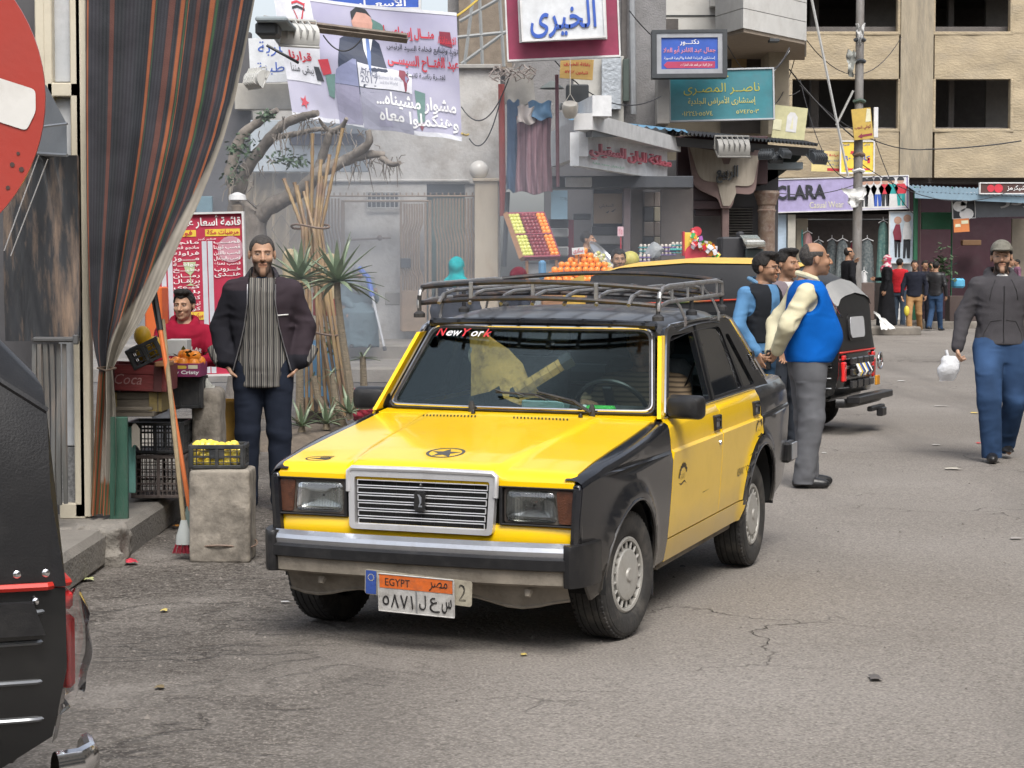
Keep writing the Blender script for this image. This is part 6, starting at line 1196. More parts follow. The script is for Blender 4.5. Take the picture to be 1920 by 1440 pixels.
for sg in(1,-1):
 mb=MB();n_=16
 ftop=[(-.556+(.612+.556)*i/n_,zt(-.556+(.612+.556)*i/n_)-.035)for i in range(n_+1)]
 out=[(.612,.60),(.600,.27)]+[(.42,.262)]+arc(0,.30,AR,-4,184,18)[0:]+[(-.40,.25),(-.47,.33),(-.555,.36),(-.56,.5),(-.565,.62)]+ftop
 shell(mb,out,side(sg),.012,step=(.05,.03),lines=[[(-.5,.784),(.58,.784)],[(-.3,.797),(.58,.797)]])
 mb.grid(lambda u,v:BT@Vector((sg*(sx(-.556+1.168*u,zt(-.556+1.168*u)-.035)-(.0,.006,.022,.05,.085)[int(round(v*4))]),-.556+1.168*u,zt(-.556+1.168*u)-(.035,.018,.006,0.,.001)[int(round(v*4))])),20,4)
 pr=[(-.56,.36),(-.56,.5),(-.563,.62),(-.563,.70),(-.558,zt(-.556)-.040)]
 mb.tube([BT@Vector((sg*(sx(y,z)-.022),y+.012,z))for y,z in pr],.024,8)
 mb.tube([BT@Vector((sg*(sx(a,b)-.002),a,b))for a,b in arc(0,.30,AR+.004,-2,182,22)],.0085,6)
 mb.box((sg*.708,-.548,.64),(.04,.03,.26),.01,BT)
 f=mb.build('front_fender',BLK,taxi,smooth=38)
 for wy in(0.,2.44):
  w=MB();w.grid(lambda u,v:BT@Vector((sg*(.77-.40*v),wy+(AR+.012)*math.cos(PI*1.06*u-.09),.30+(AR+.012)*math.sin(PI*1.06*u-.09))),16,1)
  w.add([BT@Vector((sg*.37,wy+dy,z))for dy,z in((-.36,.2),(.36,.2),(.36,.66),(-.36,.66))],[(0,1,2,3)])
  w.build('wheel_housing',DRK,taxi)
 mb=MB()
 out=[(2.455,.945),(2.455,.70)]+[(2.448,.675)]+arc(2.44,.30,.385,88,183,14)[0:]+[(2.06,.262)]+arc(2.44,.30,AR,184,-4,18)+[(2.80,.26),(3.22,.33),(3.29,.42),(3.315,.70),(3.30,.94)]
 out=[(2.455,.945),(2.455,.69)]+arc(2.44,.30,.390,88,176,14)+arc(2.44,.30,AR,180,-4,18)+[(2.82,.27),(3.22,.33),(3.29,.42),(3.315,.70),(3.305,.90),(3.26,.945)]
 shell(mb,out,side(sg),.012,step=(.06,.03),lines=[[(2.47,.784),(3.28,.784)],[(2.47,.797),(3.28,.797)]])
 mb.grid(lambda u,v:BT@Vector((sg*(sx(2.456+.80*u,.944)-(.0,.012,.05,.10)[int(round(v*3))]),2.456+.80*u,(.944,.958,.966,.966)[int(round(v*3))])),10,3)
 mb.tube([BT@Vector((sg*(sx(a,b)-.002),a,b))for a,b in arc(2.44,.30,AR+.004,-2,182,22)],.0085,6)
 mb.build('rear_quarter',BLK,taxi,smooth=38)
 for nm,out,ln in(('front_door',[(.620,.945),(.620,.60),(.606,.375),(1.553,.375),(1.560,.945)],[(.63,.79),(1.55,.79)]),('rear_door',[(1.566,.945),(1.560,.375)]+[(1.99,.375)]+arc(2.44,.30,.398,169,96,12)+[(2.447,.70),(2.449,.945)],[(1.57,.79),(2.44,.79)])):
  mb=MB();l2=[[(ln[0][0]+.02,.475),(min(ln[1][0],2.0),.475)],[(ln[0][0]+.01,.47),(min(ln[1][0],2.0),.468)]]
  shell(mb,out,side(sg),.014,step=(.06,.03),lines=[[(a,.784)for a,_ in ln],[(a,.797)for a,_ in ln],[(ln[0][0],.905),(ln[1][0],.905)],[(ln[0][0],.922),(ln[1][0],.922)]]+l2)
  door=mb.build(nm,YEL,taxi,smooth=30)
  hy=1.475 if nm=='front_door' else 2.325;S=sideo(sg)
  hb=MB()
  for(a,b,c,d,e)in((0,.03,.115,.016,.006),(0,-.03,.115,.014,.006),(-.052,0,.016,.075,.006),(.052,0,.016,.075,.006),(0,.012,.09,.012,.012)):
   hb.box((0,0,0),(.016+e,c,d),.004,Matrix.Translation(S(hy+a,.848+b,.004)),0)
  hb.box((0,0,0),(.008,.095,.055),.002,Matrix.Translation(S(hy,.846,.003)),1)
  hb.build('door_handle',[PLA,ALU],door)
  if nm=='front_door':
   MB().lathe([(.0001,.008),(.012,.006),(.014,0)],10,0,Matrix.Translation(S(1.50,.742,.001))@Matrix.Rotation(sg*PI/2,4,'Y')).build('door_lock',CHR,door)
  if sg==1:
   dc=MB()
   cy_,cz_=(.80,.66)if nm=='front_door' else(2.36,.735)
   for i,ch in enumerate('TAXI'):write(dc,ch,S,cy_-.036+.024*i,cz_-.01,h=.028,d=0)
   for i,ch in enumerate('مدرسة'):pass
   pts=[(cy_+.075*math.cos(a),cz_-.03+.075*math.sin(a))for a in np.linspace(PI*.88,PI*.12,9)]
   for(a,b)in pts[:-1]:
    flatp(dc,[(a-.009,b-.008),(a+.008,b-.012),(a+.011,b+.010),(a-.004,b+.016)],S,.0015)
   flatp(dc,[(cy_-.07,cz_-.035),(cy_-.03,cz_-.05),(cy_+.03,cz_-.038),(cy_+.07,cz_-.05),(cy_+.03,cz_-.030),(cy_-.03,cz_-.042)],S,.0015)
   if nm=='rear_door':write(dc,'KENWOOD',lambda u,v,o:S(u,v,.0015),2.02,.535,w=.22,h=.042,bold=-.004,shear=.25)
   dc.v=[v for v in dc.v];dc.build('door_sticker',PLA,door,smooth=0)
   sc_=MB();flatp(sc_,[(2.14,.60),(2.22,.617),(2.30,.619),(2.22,.622)],S,.0015)if nm=='rear_door' else flatp(sc_,[(1.2,.52),(1.34,.524),(1.2,.523)],S,.0015)
   sc_.build('paint_scratch',DRK,door,smooth=0)
 mb=MB();shell(mb,[(.606,.368),(.600,.262),(2.045,.262),(2.085,.368)],side(sg),.02,step=(.1,.03));mb.build('sill',YEL,taxi)
 mb=MB();mb.box((sg*.70,1.32,.24),(.05,1.4,.05),.01,BT);mb.build('underbody_rail',UND,taxi)
 mb=MB();mb.tube([BT@Vector((sg*.752,.62+1.83*i/12,.951))for i in range(13)],.0075,6);mb.build('belt_trim',CHR,taxi)
 gx=lambda z:.747-(z-.945)*.262
 G=lambda y,z,off=0.:BT@Vector((sg*(gx(z)-off),y,z))
 win1=rpoly([(.735,.965),(1.505,.968),(1.505,1.312),(1.075,1.312)],[.02,.02,.03,.06])
 win2=rpoly([(1.615,.968),(2.215,.970),(2.060,1.312),(1.615,1.312)],[.02,.02,.05,.03])
 win3=rpoly([(2.255,.970),(2.50,.970),(2.205,1.265),(2.130,1.265)],.02)
 mb=MB();out=[(.695,.947),(2.80,.947),(2.72,1.0),(2.30,1.335),(2.22,1.352),(1.09,1.352),(1.045,1.335)]
 shell(mb,out,G,.03,holes=[win1,win2,win3],step=(.12,.06))
 fr=mb.build('window_frame',BLK,taxi)
 mb=MB();mb.box((0,0,0),(.012,.012,.40),.003,Matrix.Translation(G(1.562,1.15,-.004))@Matrix.Rotation(-sg*.255,4,'Y'));mb.build('door_gap',DRK,fr)
 mb=MB();mb.tube([G(y,z,-.004)for y,z in[(.66,.965),(1.02,1.34),(1.10,1.362),(1.6,1.366),(2.2,1.362),(2.32,1.34),(2.76,.99)]],.009,6);mb.build('rain_gutter',CHR,fr)
 mb=MB()
 shell(mb,[(.590,.946),(.690,.946),(1.020,1.318),(.935,1.318)],G,.02,step=.06);mb.build('windscreen_pillar',YEL,taxi)
 for nm,wn in(('rear_door_window',win2),('quarter_window',win3))+((('front_door_window',win1),)if sg==-1 else()):
  mb=MB();shell(mb,wn,lambda y,z,off=0.:G(y,z,.012+off),.004,step=.2);mb.build(nm,GLD,taxi,smooth=0)
 mb=MB()
 for k in range(9):mb.box((0,0,0),(.010,.020,.007),.002,Matrix.Translation(G(2.60-k*.0105,1.045+k*.0105,-.006))@Matrix.Rotation(sg*.26,4,'Y'),0)
 mb.box((0,0,0),(.006,.05,.13),.002,Matrix.Translation(G(2.555,1.088,-.002))@Matrix.Rotation(-PI/4,4,'X'),1)
 mb.build('pillar_vent',[CHR,PLA],fr)
 mb=MB();MM=BT@Matrix.Translation((.835 if sg>0 else-.80,.70,.995))@Matrix.Rotation(sg*-.12,4,'Z')
 rg=[]
 for t,s_ in((-.05,.55),(-.042,.8),(-.02,.95),(.01,1.),(.03,.97)):
  rg.append([(a*s_,t,b*s_)for a,b in rrect(-.095,-.058,.095,.058,.03,3)])
 mb.loft(rg,0,True,MM);mb.box((-sg*.115,.02,-.035),(.09,.05,.05),.012,MM,0)
 mr=mb.build('door_mirror',PLA,taxi,recalc=True)
 mb=MB();mb.prism([(a,b)for a,b in rrect(-.085,-.05,.085,.05,.025,3)],.004,MM@Matrix.Translation((0,.032,0))@Matrix.Rotation(-PI/2,4,'X'));mb.build('mirror_glass',CHR,mr)
# bonnet
def hz(x,y):
 t=(y+.55)/1.17;base=zt(y)+.004;inner=.345+.10*t
 d=max(0,min(1,(inner+.02-abs(x))/.03));d=d*d*(3-2*d)
 nose=-.028*max(0,1-(y+.555)/.05)**2 if y<-.505 else 0
 return base+(.016*(1-t*.5))*d+.010*(1-(x/.72)**2)+nose
HB=lambda x,y,off=0.:BT@Vector((x,y,hz(x,y)-off));HO=lambda x,y,off=0.:HB(x,y,-off-.0012)
mb=MB();ln=[]
for sg in(1,-1):
 for dx in(-.012,.005,.022):ln.append([(sg*(.345+.10*t+dx),-.545+1.115*t)for t in np.linspace(0,1,12)])
shell(mb,[(-.694,-.552),(.694,-.552),(.702,.2),(.702,.585),(-.702,.585),(-.702,.2)],HB,.02,step=(.05,.04),lines=ln)
mb.add([BT@Vector((x,-.556,z))for x,z in((-.694,hz(.6,-.552)),(.694,hz(.6,-.552)),(.694,.752),(-.694,.752))],[(3,2,1,0)])
hood=mb.build('bonnet',YEL,taxi,smooth=45)
mb=MB()
flatp(mb,circ(.02,-.335,.088,32),HO,.0,step=.03)
ring_o,ring_i=circ(.02,-.335,.088,40),circ(.02,-.335,.074,40);mb=MB()
mb.add([HO(*p)for p in ring_o+ring_i],[(i,(i+1)%40,40+(i+1)%40,40+i)for i in range(40)])
st=[(.02+(.072 if i%2==0 else.030)*math.sin(i*PI/5),-.335-.008+(.072 if i%2==0 else.030)*math.cos(i*PI/5))for i in range(10)]
flatp(mb,st,HO);mb.build('star_sticker',mat('sticker_grey',(.07,.07,.065),.5,bump=0),hood,smooth=0)
mb=MB();cx,cy=-.555,-.44
o1,i1=circ(cx,cy,.062,30,.035),circ(cx,cy,.054,30,.028)
mb.add([HO(*p)for p in o1+i1],[(i,(i+1)%30,30+(i+1)%30,30+i)for i in range(30)if not 3<i<7])
for a in range(5):flatp(mb,[(cx+.004+.011*a,cy+.004),(cx+.011+.011*a,cy+.004),(cx+.014+.012*a,cy+.045),(cx+.008+.012*a,cy+.045)],HO)
flatp(mb,[(cx-.04,cy-.004),(cx-.01,cy+.008),(cx+.06,cy+.002),(cx+.045,cy-.016),(cx-.01,cy-.006)],HO)
mb.build('hand_sticker',PLA,hood,smooth=0)
for x0 in(-.42,.05):
 mb=MB()
 for i in range(16):
  xx=x0+.018*i;mb.add([HO(xx,.455),HO(xx+.008,.455),HO(xx+.008-.016,.50),HO(xx-.016,.50)],[(0,1,2,3)])
 mb.build('bonnet_vent',DRK,hood,smooth=0)
for x0 in(-.19,.36):
 MB().lathe([(.012,0),(.010,.012),(.004,.018),(.0001,.018)],8,0,Matrix.Translation(HO(x0,.545))).build('washer_jet',PLA,hood)
mb=MB();shell(mb,[(-.712,.590),(.712,.590),(.705,.68),(-.705,.68)],lambda x,y,off=0.:BT@Vector((x,y,.938+.010*(1-(x/.72)**2)+(y-.59)*.12-off)),.01,step=.1)
mb.build('cowl',YEL,taxi)
# windscreen
WB=[(-.705,0.),(.705,0.)];WL=math.hypot(.40,.405)
def WS(u,v,off=0.):
 t=v/WL;cu=.055*(1-(u/.70)**2)
 return BT@(Vector((u,.655+.385*t-cu,.950+.412*t))+Vector((0,-.73,.68))*-off)
WSo=lambda u,v,off=0.:WS(u,v,-off-.003)
wout=rpoly([(-.695,.012),(.695,.012),(.592,WL-.012),(-.592,WL-.012)],[.05,.05,.06,.06],5)
win_in=rpoly([(-.665,.037),(.665,.037),(.567,WL-.036),(-.567,WL-.036)],[.05,.05,.06,.06],5)
mb=MB();shell(mb,wout,lambda u,v,off=0.:WS(u,v,off-.004),.02,holes=[win_in],step=None,seg=.06);ws=mb.build('windscreen_seal',RUB,taxi)
mid=rpoly([(-.682,.024),(.682,.024),(.581,WL-.022),(-.581,WL-.022)],[.05,.05,.06,.06],5)
mb=MB();mb.tube([WS(u,v,-.008)for u,v in densify(mid,.06)],.0065,6,closed=True);mb.build('windscreen_trim',CHR,taxi)
mb=MB();shell(mb,win_in,lambda u,v,off=0.:WS(u,v,off+.004),.004,step=.12);wsg=mb.build('windscreen',GLS,taxi,smooth=60)
REDS=mat('sticker_red',(.62,.04,.05),.5,bump=0);WHI=mat('sticker_white',(.75,.75,.78),.5,bump=0)
xx=-.552
for ch,m_,w_,h_ in(('N',0,.052,.055),('e',1,.036,.036),('w',1,.046,.036),('Y',0,.050,.055),('o',1,.036,.036),('r',1,.028,.036),('k',0,.042,.052)):
 mb=MB();write(mb,ch,WSo,xx+w_/2,WL-.088+h_/2,w=w_,h=h_,bold=.012,shear=.28);mb.build('sticker_letter',REDS if m_==0 else WHI,wsg,smooth=0);xx+=w_+.003
# roof
def RF(a,b,off=0.):
 y=1.035+1.23*b;k=max(0,(abs(a)-.80)/.20)
 z=1.442-.030*a*a-.058*k*k-.052*(1-b)**3.2-.05*b**4
 xw=.652-.02*(abs(b-.5)*2)**4
 return BT@Vector((xw*a,y,z-off))
mb=MB();mb.grid(lambda u,v:RF(u*2-1,v),28,16);mb.grid(lambda u,v:RF(1-u*2,v,.03),14,8)
mb.grid(lambda u,v:RF(u*2-1,0,.03*(1-v)),28,1)
rf=mb.build('roof',ROOFB,taxi,smooth=50)
mb=MB();mb.box((0,1.02,1.362),(1.20,.05,.05),.02,BT);mb.tube([BT@Vector((x,1.005,1.374-.012*(x/.6)**2))for x in np.linspace(-.6,.6,9)],.022,8);mb.build('roof_header',BLK,taxi)
mb=MB()
RW=lambda u,v,off=0.:BT@Vector((u*(1-.12*v),2.78-.53*v,.962+.40*v-off))
shell(mb,[(-.70,-.02),(.70,-.02),(.70,1.04),(-.70,1.04)],RW,.03,holes=[rpoly([(-.62,.08),(.62,.08),(.62,.92),(-.62,.92)],.1)],step=.12);mb.build('rear_window_frame',BLK,taxi)
mb=MB();shell(mb,rpoly([(-.62,.08),(.62,.08),(.62,.92),(-.62,.92)],.1),lambda u,v,off=0.:RW(u,v,.012+off),.004,step=.3);rw=mb.build('rear_window',GLD,taxi)
mb=MB();flatp(mb,[(-.06,.20),(.22,.20),(.22,.34),(-.06,.34)],lambda u,v,o=0.:RW(u,v,.03),0.)
mb.mi=1;write(mb,'M bil',lambda u,v,o=0.:RW(.16-u,v,.036),.08,.27,w=.2,h=.08,bold=.02)
mb.build('window_sticker',[mat('sticker_cream',(.55,.58,.48),.6,bump=0),mat('sticker_blue',(.03,.1,.35),.6,bump=0)],rw,smooth=0)
# boot
mb=MB();BL=lambda x,y,off=0.:BT@Vector((x,y,.972+.012*(1-(x/.7)**2)-.02*max(0,(y-3.1)/.2)**2-off))
shell(mb,rpoly([(-.655,2.80),(.655,2.80),(.655,3.28),(-.655,3.28)],.04),BL,.02,step=.08);mb.build('boot_lid',YEL,taxi)
mb=MB();mb.grid(lambda u,v:BT@Vector((-.71+1.42*u,3.298+.015*math.sin(v*PI),.36+.59*v)),8,6);mb.build('rear_panel',BLK,taxi)
for sg in(1,-1):
 mb=MB();mb.box((sg*.60,3.325,.74),(.19,.03,.24),.012,BT)
 mb.build('tail_lamp',REDL,taxi)
mb=MB();mb.box((0,3.375,.50),(1.50,.06,.10),.02,BT,0);mb.box((0,3.40,.515),(1.48,.03,.045),.01,BT,1)
for sg in(1,-1):
 mb.box((sg*.755,3.33,.50),(.055,.17,.125),.02,BT,0);mb.box((sg*.784,3.345,.505),(.012,.12,.10),.004,BT,1)
mb.build('rear_bumper',[PLA,ALU],taxi)
for sg in(1,-1):
 for p_,d_ in(((sg*.68,2.85,.36),(.18,.008,.22)),((sg*.70,.385,.27),(.14,.008,.26))):MB().box(p_,d_,.002,BT).build('mud_flap',RUB,taxi)
# front: lamps, grille, valance, bumper
mb=MB();mb.grid(lambda u,v:BT@Vector((-.71+1.42*u,-.50,.36+.42*v)),4,2);mb.build('front_panel',DRK,taxi)
mb=MB();mb.grid(lambda u,v:BT@Vector((-.715+1.43*u,-.548-.012*math.sin(v*PI)+.04*abs(2*u-1)**6*.4,.475+.105*v)),24,6)
mb.grid(lambda u,v:BT@Vector((-.715+1.43*u,-.548+.06*v,.58)),6,1);mb.build('front_valance',YEL,taxi)
for sg in(1,-1):
 x0,x1=.364,.708
 T=lambda x,y,z:BT@Vector((sg*x,y,z));mb=MB()
 for(a,b,c,d)in((x0,.745,x1,.752),(x0,.583,x1,.591),(x0-.006,.583,x0+.008,.752),(x1-.006,.583,x1+.01,.752)):
  mb.box((sg*(a+c)/2,-.535,(b+d)/2),(c-a,.06,d-b),.003,BT,0)
 mb.add([T(x0,-.50,.59),T(x1,-.50,.59),T(x1,-.50,.75),T(x0,-.50,.75)],[(0,1,2,3)],0)
 lamp=mb.build('headlamp',PLA,taxi,recalc=False)
 mb=MB()
 cxl,czl=x0+.135,.667
 ol=rpoly([(x0+.020,.600),(x0+.255,.600),(x0+.240,.734),(x0+.020,.734)],.03,3)
 rings=[]
 for k,dp in((1.,-.540),(.93,-.525),(.75,-.508),(.4,-.502),(.06,-.501)):rings.append([T(cxl+(a-cxl)*k,dp,czl+(b-czl)*k)for a,b in ol])
 mb.loft(rings,0,False);mb.build('reflector',mat('reflector',(.66,.66,.62),.22,1.,bump=.05,bs=20,dirt=(.3,.27,.2),damt=.3,ds=10),lamp,recalc=True)
 mb=MB();rings=[]
 for k,dp in((1.,-.548),(.9,-.556),(.6,-.562),(.25,-.564),(.02,-.5645)):rings.append([T(cxl+(a-cxl)*k,dp,czl+(b-czl)*k)for a,b in ol])
 mb.loft(rings,0,False);mb.build('lens',LENS,lamp,smooth=60)
 mb=MB()
 for i in range(16):x_=x0+.035+.0135*i;mb.box((sg*x_,-.557,.667),(.0022,.004,.118),.001,BT)
 mb.build('lens_rib',LENS,lamp)
 mb=MB();pl=rpoly([(x0+.012,.593),(x1-.006,.593),(x1-.006,.742),(x0+.012,.742)],.012,3)
 fnp=lambda u,v,off=0.:T(u,-.545+off,v)
 shell(mb,pl,fnp,.004,holes=[ol],step=None);mb.build('lamp_surround',mat('lamp_surround',(.06,.05,.045),.3,coat=.3,dirt=(.2,.18,.14),damt=.4),lamp)
 mb=MB();shell(mb,rpoly([(x0+.262,.597),(x1-.01,.597),(x1-.01,.738),(x0+.25,.738)],.01,2),lambda u,v,off=0.:T(u,-.553+off,v),.008,step=.02)
 mb.build('indicator_lens',AMB,lamp,smooth=0)
GB=lambda x,z,off=0.:BT@Vector((x,-.590+off+.020*(z-.54)/.26,z))
go=rpoly([(-.336,.538),(.336,.538),(.348,.806),(-.348,.806)],[.025,.025,.03,.03],4);gi=rpoly([(-.310,.560),(.310,.560),(.318,.768),(-.318,.768)],.012,3)
mb=MB();shell(mb,go,GB,.035,holes=[gi],step=None)
mb.tube([GB(x,z,.004)for x,z in densify([(-.345,.70),(-.347,.790),(-.33,.803),(0,.806),(.33,.803),(.347,.790),(.345,.70)],.05,False)],.013,8)
gr=mb.build('grille',TRM,taxi)
mb=MB();mb.grid(lambda u,v:GB(-.318+.636*u,.558+.212*v,.034),2,2);mb.build('grille_mesh',DRK,gr)
mb=MB()
for i in range(7):
 z_=.757
for i in range(6):
 za=.752-i*.0335;zb=za-.023;w_=.306-.002*i
 mb=MB()
 for z_,a,b in((za,-w_,w_),(zb,-w_,w_)):
  mb.tube([GB(a,z_,.010),GB(b,z_,.010)],.0027,6)
 for x_ in(-w_,w_):mb.tube([GB(x_,zb,.010),GB(x_,za,.010)],.0027,6)
 mb.build('grille_bar',TRM,gr)
mb=MB()
for i in range(9):x_=-.243+.0607*i;mb.tube([GB(x_,.562,.018),GB(x_,.764,.018)],.0014,4)
mb.build('grille_divider',PLA,gr)
mb=MB();EB=lambda x,z,off=0.:GB(x,z,.0-off)
em=rrect(-.026,.630,.026,.716,.012,3);shell(mb,em,lambda u,v,off=0.:EB(u,v,.012-off),.014,step=None);mb.build('grille_badge',PLA,gr)
mb=MB();flatp(mb,rrect(-.020,.636,.020,.710,.009,3),EB,.0135);mb.mi=1
flatp(mb,[(-.004,.648),(.014,.648),(.014,.654),(.004,.656),(.010,.668),(.010,.690),(.0,.702),(-.010,.702),(-.002,.690),(.002,.668)],EB,.0150)
mb.build('badge_face',[DRK,ALU],gr,smooth=0)
MB().lathe([(.007,0),(.007,.004),(.0001,.005)],8,0,Matrix.Translation(GB(0,.742,.006))@Matrix.Rotation(PI/2,4,'X')).build('key_hole',CHR,gr)
def bump_y(x):return-.665+.045*abs(x/.72)**3
mb=MB();N_=24;prof=[(.03,.522,0),(.0,.505,0),(-.006,.487,0),(.0,.466,0),(-.004,.462,1),(-.016,.455,1),(-.016,.412,1),(-.002,.405,1),(.004,.400,2),(.008,.345,2),(.03,.333,2)]
vs=[];fs=[];ms=[]
for i in range(N_+1):
 x=-.69+1.38*i/N_
 for dy,z,m_ in prof:vs.append(BT@Vector((x,bump_y(x)+dy,z)))
k=len(prof)
b0=len(mb.v);mb.v+=vs
for i in range(N_):
 for j in range(k-1):mb.f.append((i*k+j,i*k+j+1,(i+1)*k+j+1,(i+1)*k+j));mb.m.append(prof[j+1][2]if prof[j][2]!=prof[j+1][2]else prof[j][2])
mb.build('front_bumper',[ALU,PLA,UND],taxi,smooth=28,recalc=False)
for sg in(1,-1):
 mb=MB();pr=rpoly([(.672,-.640),(.705,-.652),(.745,-.600),(.768,-.52),(.774,-.40),(.745,-.40),(.73,-.50),(.70,-.58),(.665,-.60)],.02,2)
 rg=[]
 for z,k_ in((.338,.975),(.35,.995),(.40,1.0),(.495,1.0),(.512,.99),(.518,.965)):rg.append([(sg*(.70+(a-.70)*k_),-.50+(b+.50)*k_,z)for a,b in pr])
 mb.loft(rg,0,True,BT);mb.build('bumper_end',PLA,taxi,recalc=True)
 mb=MB();mb.box((sg*.40,-.58,.43),(.05,.14,.06),.008,BT);mb.build('bumper_bracket',UND,taxi)
mb=MB();mb.grid(lambda u,v:BT@Vector((-.66+1.32*u,-.585+.05*v+.03*abs(2*u-1)**4,.345-.10*v-.02*math.sin(u*17)*v)),24,4)
mb.tube([BT@Vector((-.66+1.32*u,-.535+.03*abs(2*u-1)**4,.244-.02*math.sin(u*17)))for u in np.linspace(0,1,20)],.008,6)
mb.build('front_apron',UND,taxi)
for x in(-.47,.50):MB().tube([BT@Vector((x,-.585,.31)),BT@Vector((x,-.60,.285))],[.02,.013],8).build('tow_eye',UND,taxi)
# number plates
PLT=mat('plate_white',(.45,.44,.42),.6,var=.15,vs=30,bump=.1,dirt=(.14,.12,.10),damt=.55,ds=22);PLO=mat('plate_orange',(.62,.13,.02),.6,var=.15,vs=30,bump=.1,dirt=(.16,.1,.07),damt=.5,ds=24);INK=mat('plate_ink',(.015,.014,.014),.7,bump=0)
pm=BT@Matrix.Translation((.022,-.688,.278))@Matrix.Rotation(.03,4,'Y')@Matrix.Rotation(.12,4,'X')
PF=lambda u,v,off=0.:pm@Vector((u,-off,v))
mb=MB();shell(mb,rrect(-.178,-.086,.178,.086,.008,2),lambda u,v,off=0.:PF(u,v,-off),.003,step=None)
for dz in(.084,-.084):mb.tube([PF(-.175,dz,.002),PF(.175,dz,.002)],.0025,5)
for dx in(.176,-.176):mb.tube([PF(dx,-.084,.002),PF(dx,.084,.002)],.0025,5)
plate=mb.build('number_plate',PLT,taxi)
mb=MB();flatp(mb,[(-.17,.022),(.17,.022),(.17,.080),(-.17,.080)],PF,.002);mb.build('country_band',PLO,plate,smooth=0)
mb=MB();write(mb,'EGYPT',PF,-.085,.050,w=.115,h=.033,d=.0035,bold=-.005);write(mb,'مصر',PF,.105,.048,w=.085,h=.042,d=.0035)
[write(mb,ch,PF,x_,-.034,w=w_,h=h_,d=.0035,rot=r_)for ch,x_,w_,h_,r_ in(('٥',-.142,.030,.042,0),('٧',-.100,.036,.060,PI),('٧',-.056,.036,.060,0),('١',-.020,.011,.060,0))]
for i,ch in enumerate('سعل'):write(mb,ch,PF,.142-.056*i,-.036+(.006 if ch=='ل' else 0),w=.046 if i<2 else.032,h=.066,d=.0035,bold=.004)
mb.build('plate_lettering',INK,plate,smooth=0)
mb=MB();flatp(mb,[(-.002,-.08),(.006,-.08),(.006,.018),(-.002,.018)],PF,.0024);mb.build('plate_divider',mat('plate_grey',(.2,.2,.2),.6),plate,smooth=0)
pm2=BT@Matrix.Translation((.027,-.679,.310))@Matrix.Rotation(.055,4,'Y')@Matrix.Rotation(.08,4,'X')
PF2=lambda u,v,off=0.:pm2@Vector((u,-off,v))
mb=MB();shell(mb,rrect(-.25,-.056,.25,.056,.012,3),lambda u,v,off=0.:PF2(u,v,-off),.003,step=None);pl2=mb.build('old_plate',mat('plate_old',(.34,.31,.24),.6,dirt=(.12,.1,.08),damt=.5,ds=20),taxi)
mb=MB();flatp(mb,[(-.245,-.052),(-.195,-.052),(-.195,.052),(-.245,.052)],PF2,.002);mb.mi=1
for i in range(12):a=i*PI/6;flatp(mb,circ(-.22+.014*math.cos(a),.022+.014*math.sin(a),.0028,5),PF2,.003)
write(mb,'D',PF2,-.22,-.026,w=.018,h=.026);mb.mi=2;write(mb,'2',PF2,.205,.0,w=.036,h=.075)
mb.build('plate_print',[mat('plate_blue',(.03,.07,.28),.6),mat('plate_star',(.45,.42,.3),.6),INK],pl2,smooth=0)
# wheels: tyre, hubcap with its slots
def make_wheel():
 o=empty('wheel',None,None)
 prof=[(.165,-.062),(.172,-.076),(.20,-.088),(.245,-.090),(.272,-.082),(.284,-.066)]
 for c_ in(-.048,-.018,.018,.048):prof+=[(.288,c_-.012),(.288,c_-.003),(.281,c_-.002),(.281,c_+.002),(.288,c_+.003)]
 prof+=[(.288,.06),(.284,.066),(.272,.082),(.262,.085),(.262,.087),(.245,.0905),(.20,.088),(.178,.078),(.170,.068),(.150,.05),(.150,-.04)]
 R=Matrix.Rotation(PI/2,4,'Y')
 mb=MB();mb.lathe(prof,48,0,R)
 for i in range(60):
  a=2*PI*i/60;M_=R@Matrix.Rotation(a,4,'Z')
  for s_ in(-1,1):mb.box((.2805,0,s_*.064),(.012,.018,.022),.002,M_@Matrix.Rotation(.0,4,'Z'))
 mb.build('tyre',TYRE,o,recalc=False)
 mb=MB();mb.lathe([(.0001,.045),(.16,.045)],24,0,R);mb.build('rim',DRK,o)
 mb=MB();mb.lathe([(.172,.062),(.172,.074),(.164,.080),(.152,.077),(.150,.060)],40,0,R)
 mb.lathe([(.0001,.090),(.026,.090),(.029,.087),(.032,.082),(.075,.084),(.112,.079),(.118,.073),(.119,.055)],40,0,R)
 for i in range(18):
  mb.box((.134,0,.068),(.036,.011,.012),.003,R@Matrix.Rotation(2*PI*i/18,4,'Z'))
 mb.build('hubcap',CAPM,o)
 return o
wh=make_wheel();wheels=[wh,dup(wh),dup(wh),dup(wh)]
for w_,(x,y,rz)in zip(wheels,((.690,0,-.125),(-.690,0,PI-.125),(.675,2.424,0),(-.675,2.424,PI))):
 w_.parent=taxi;w_.location=(x,y,.286);w_.rotation_euler=(0,0,rz)
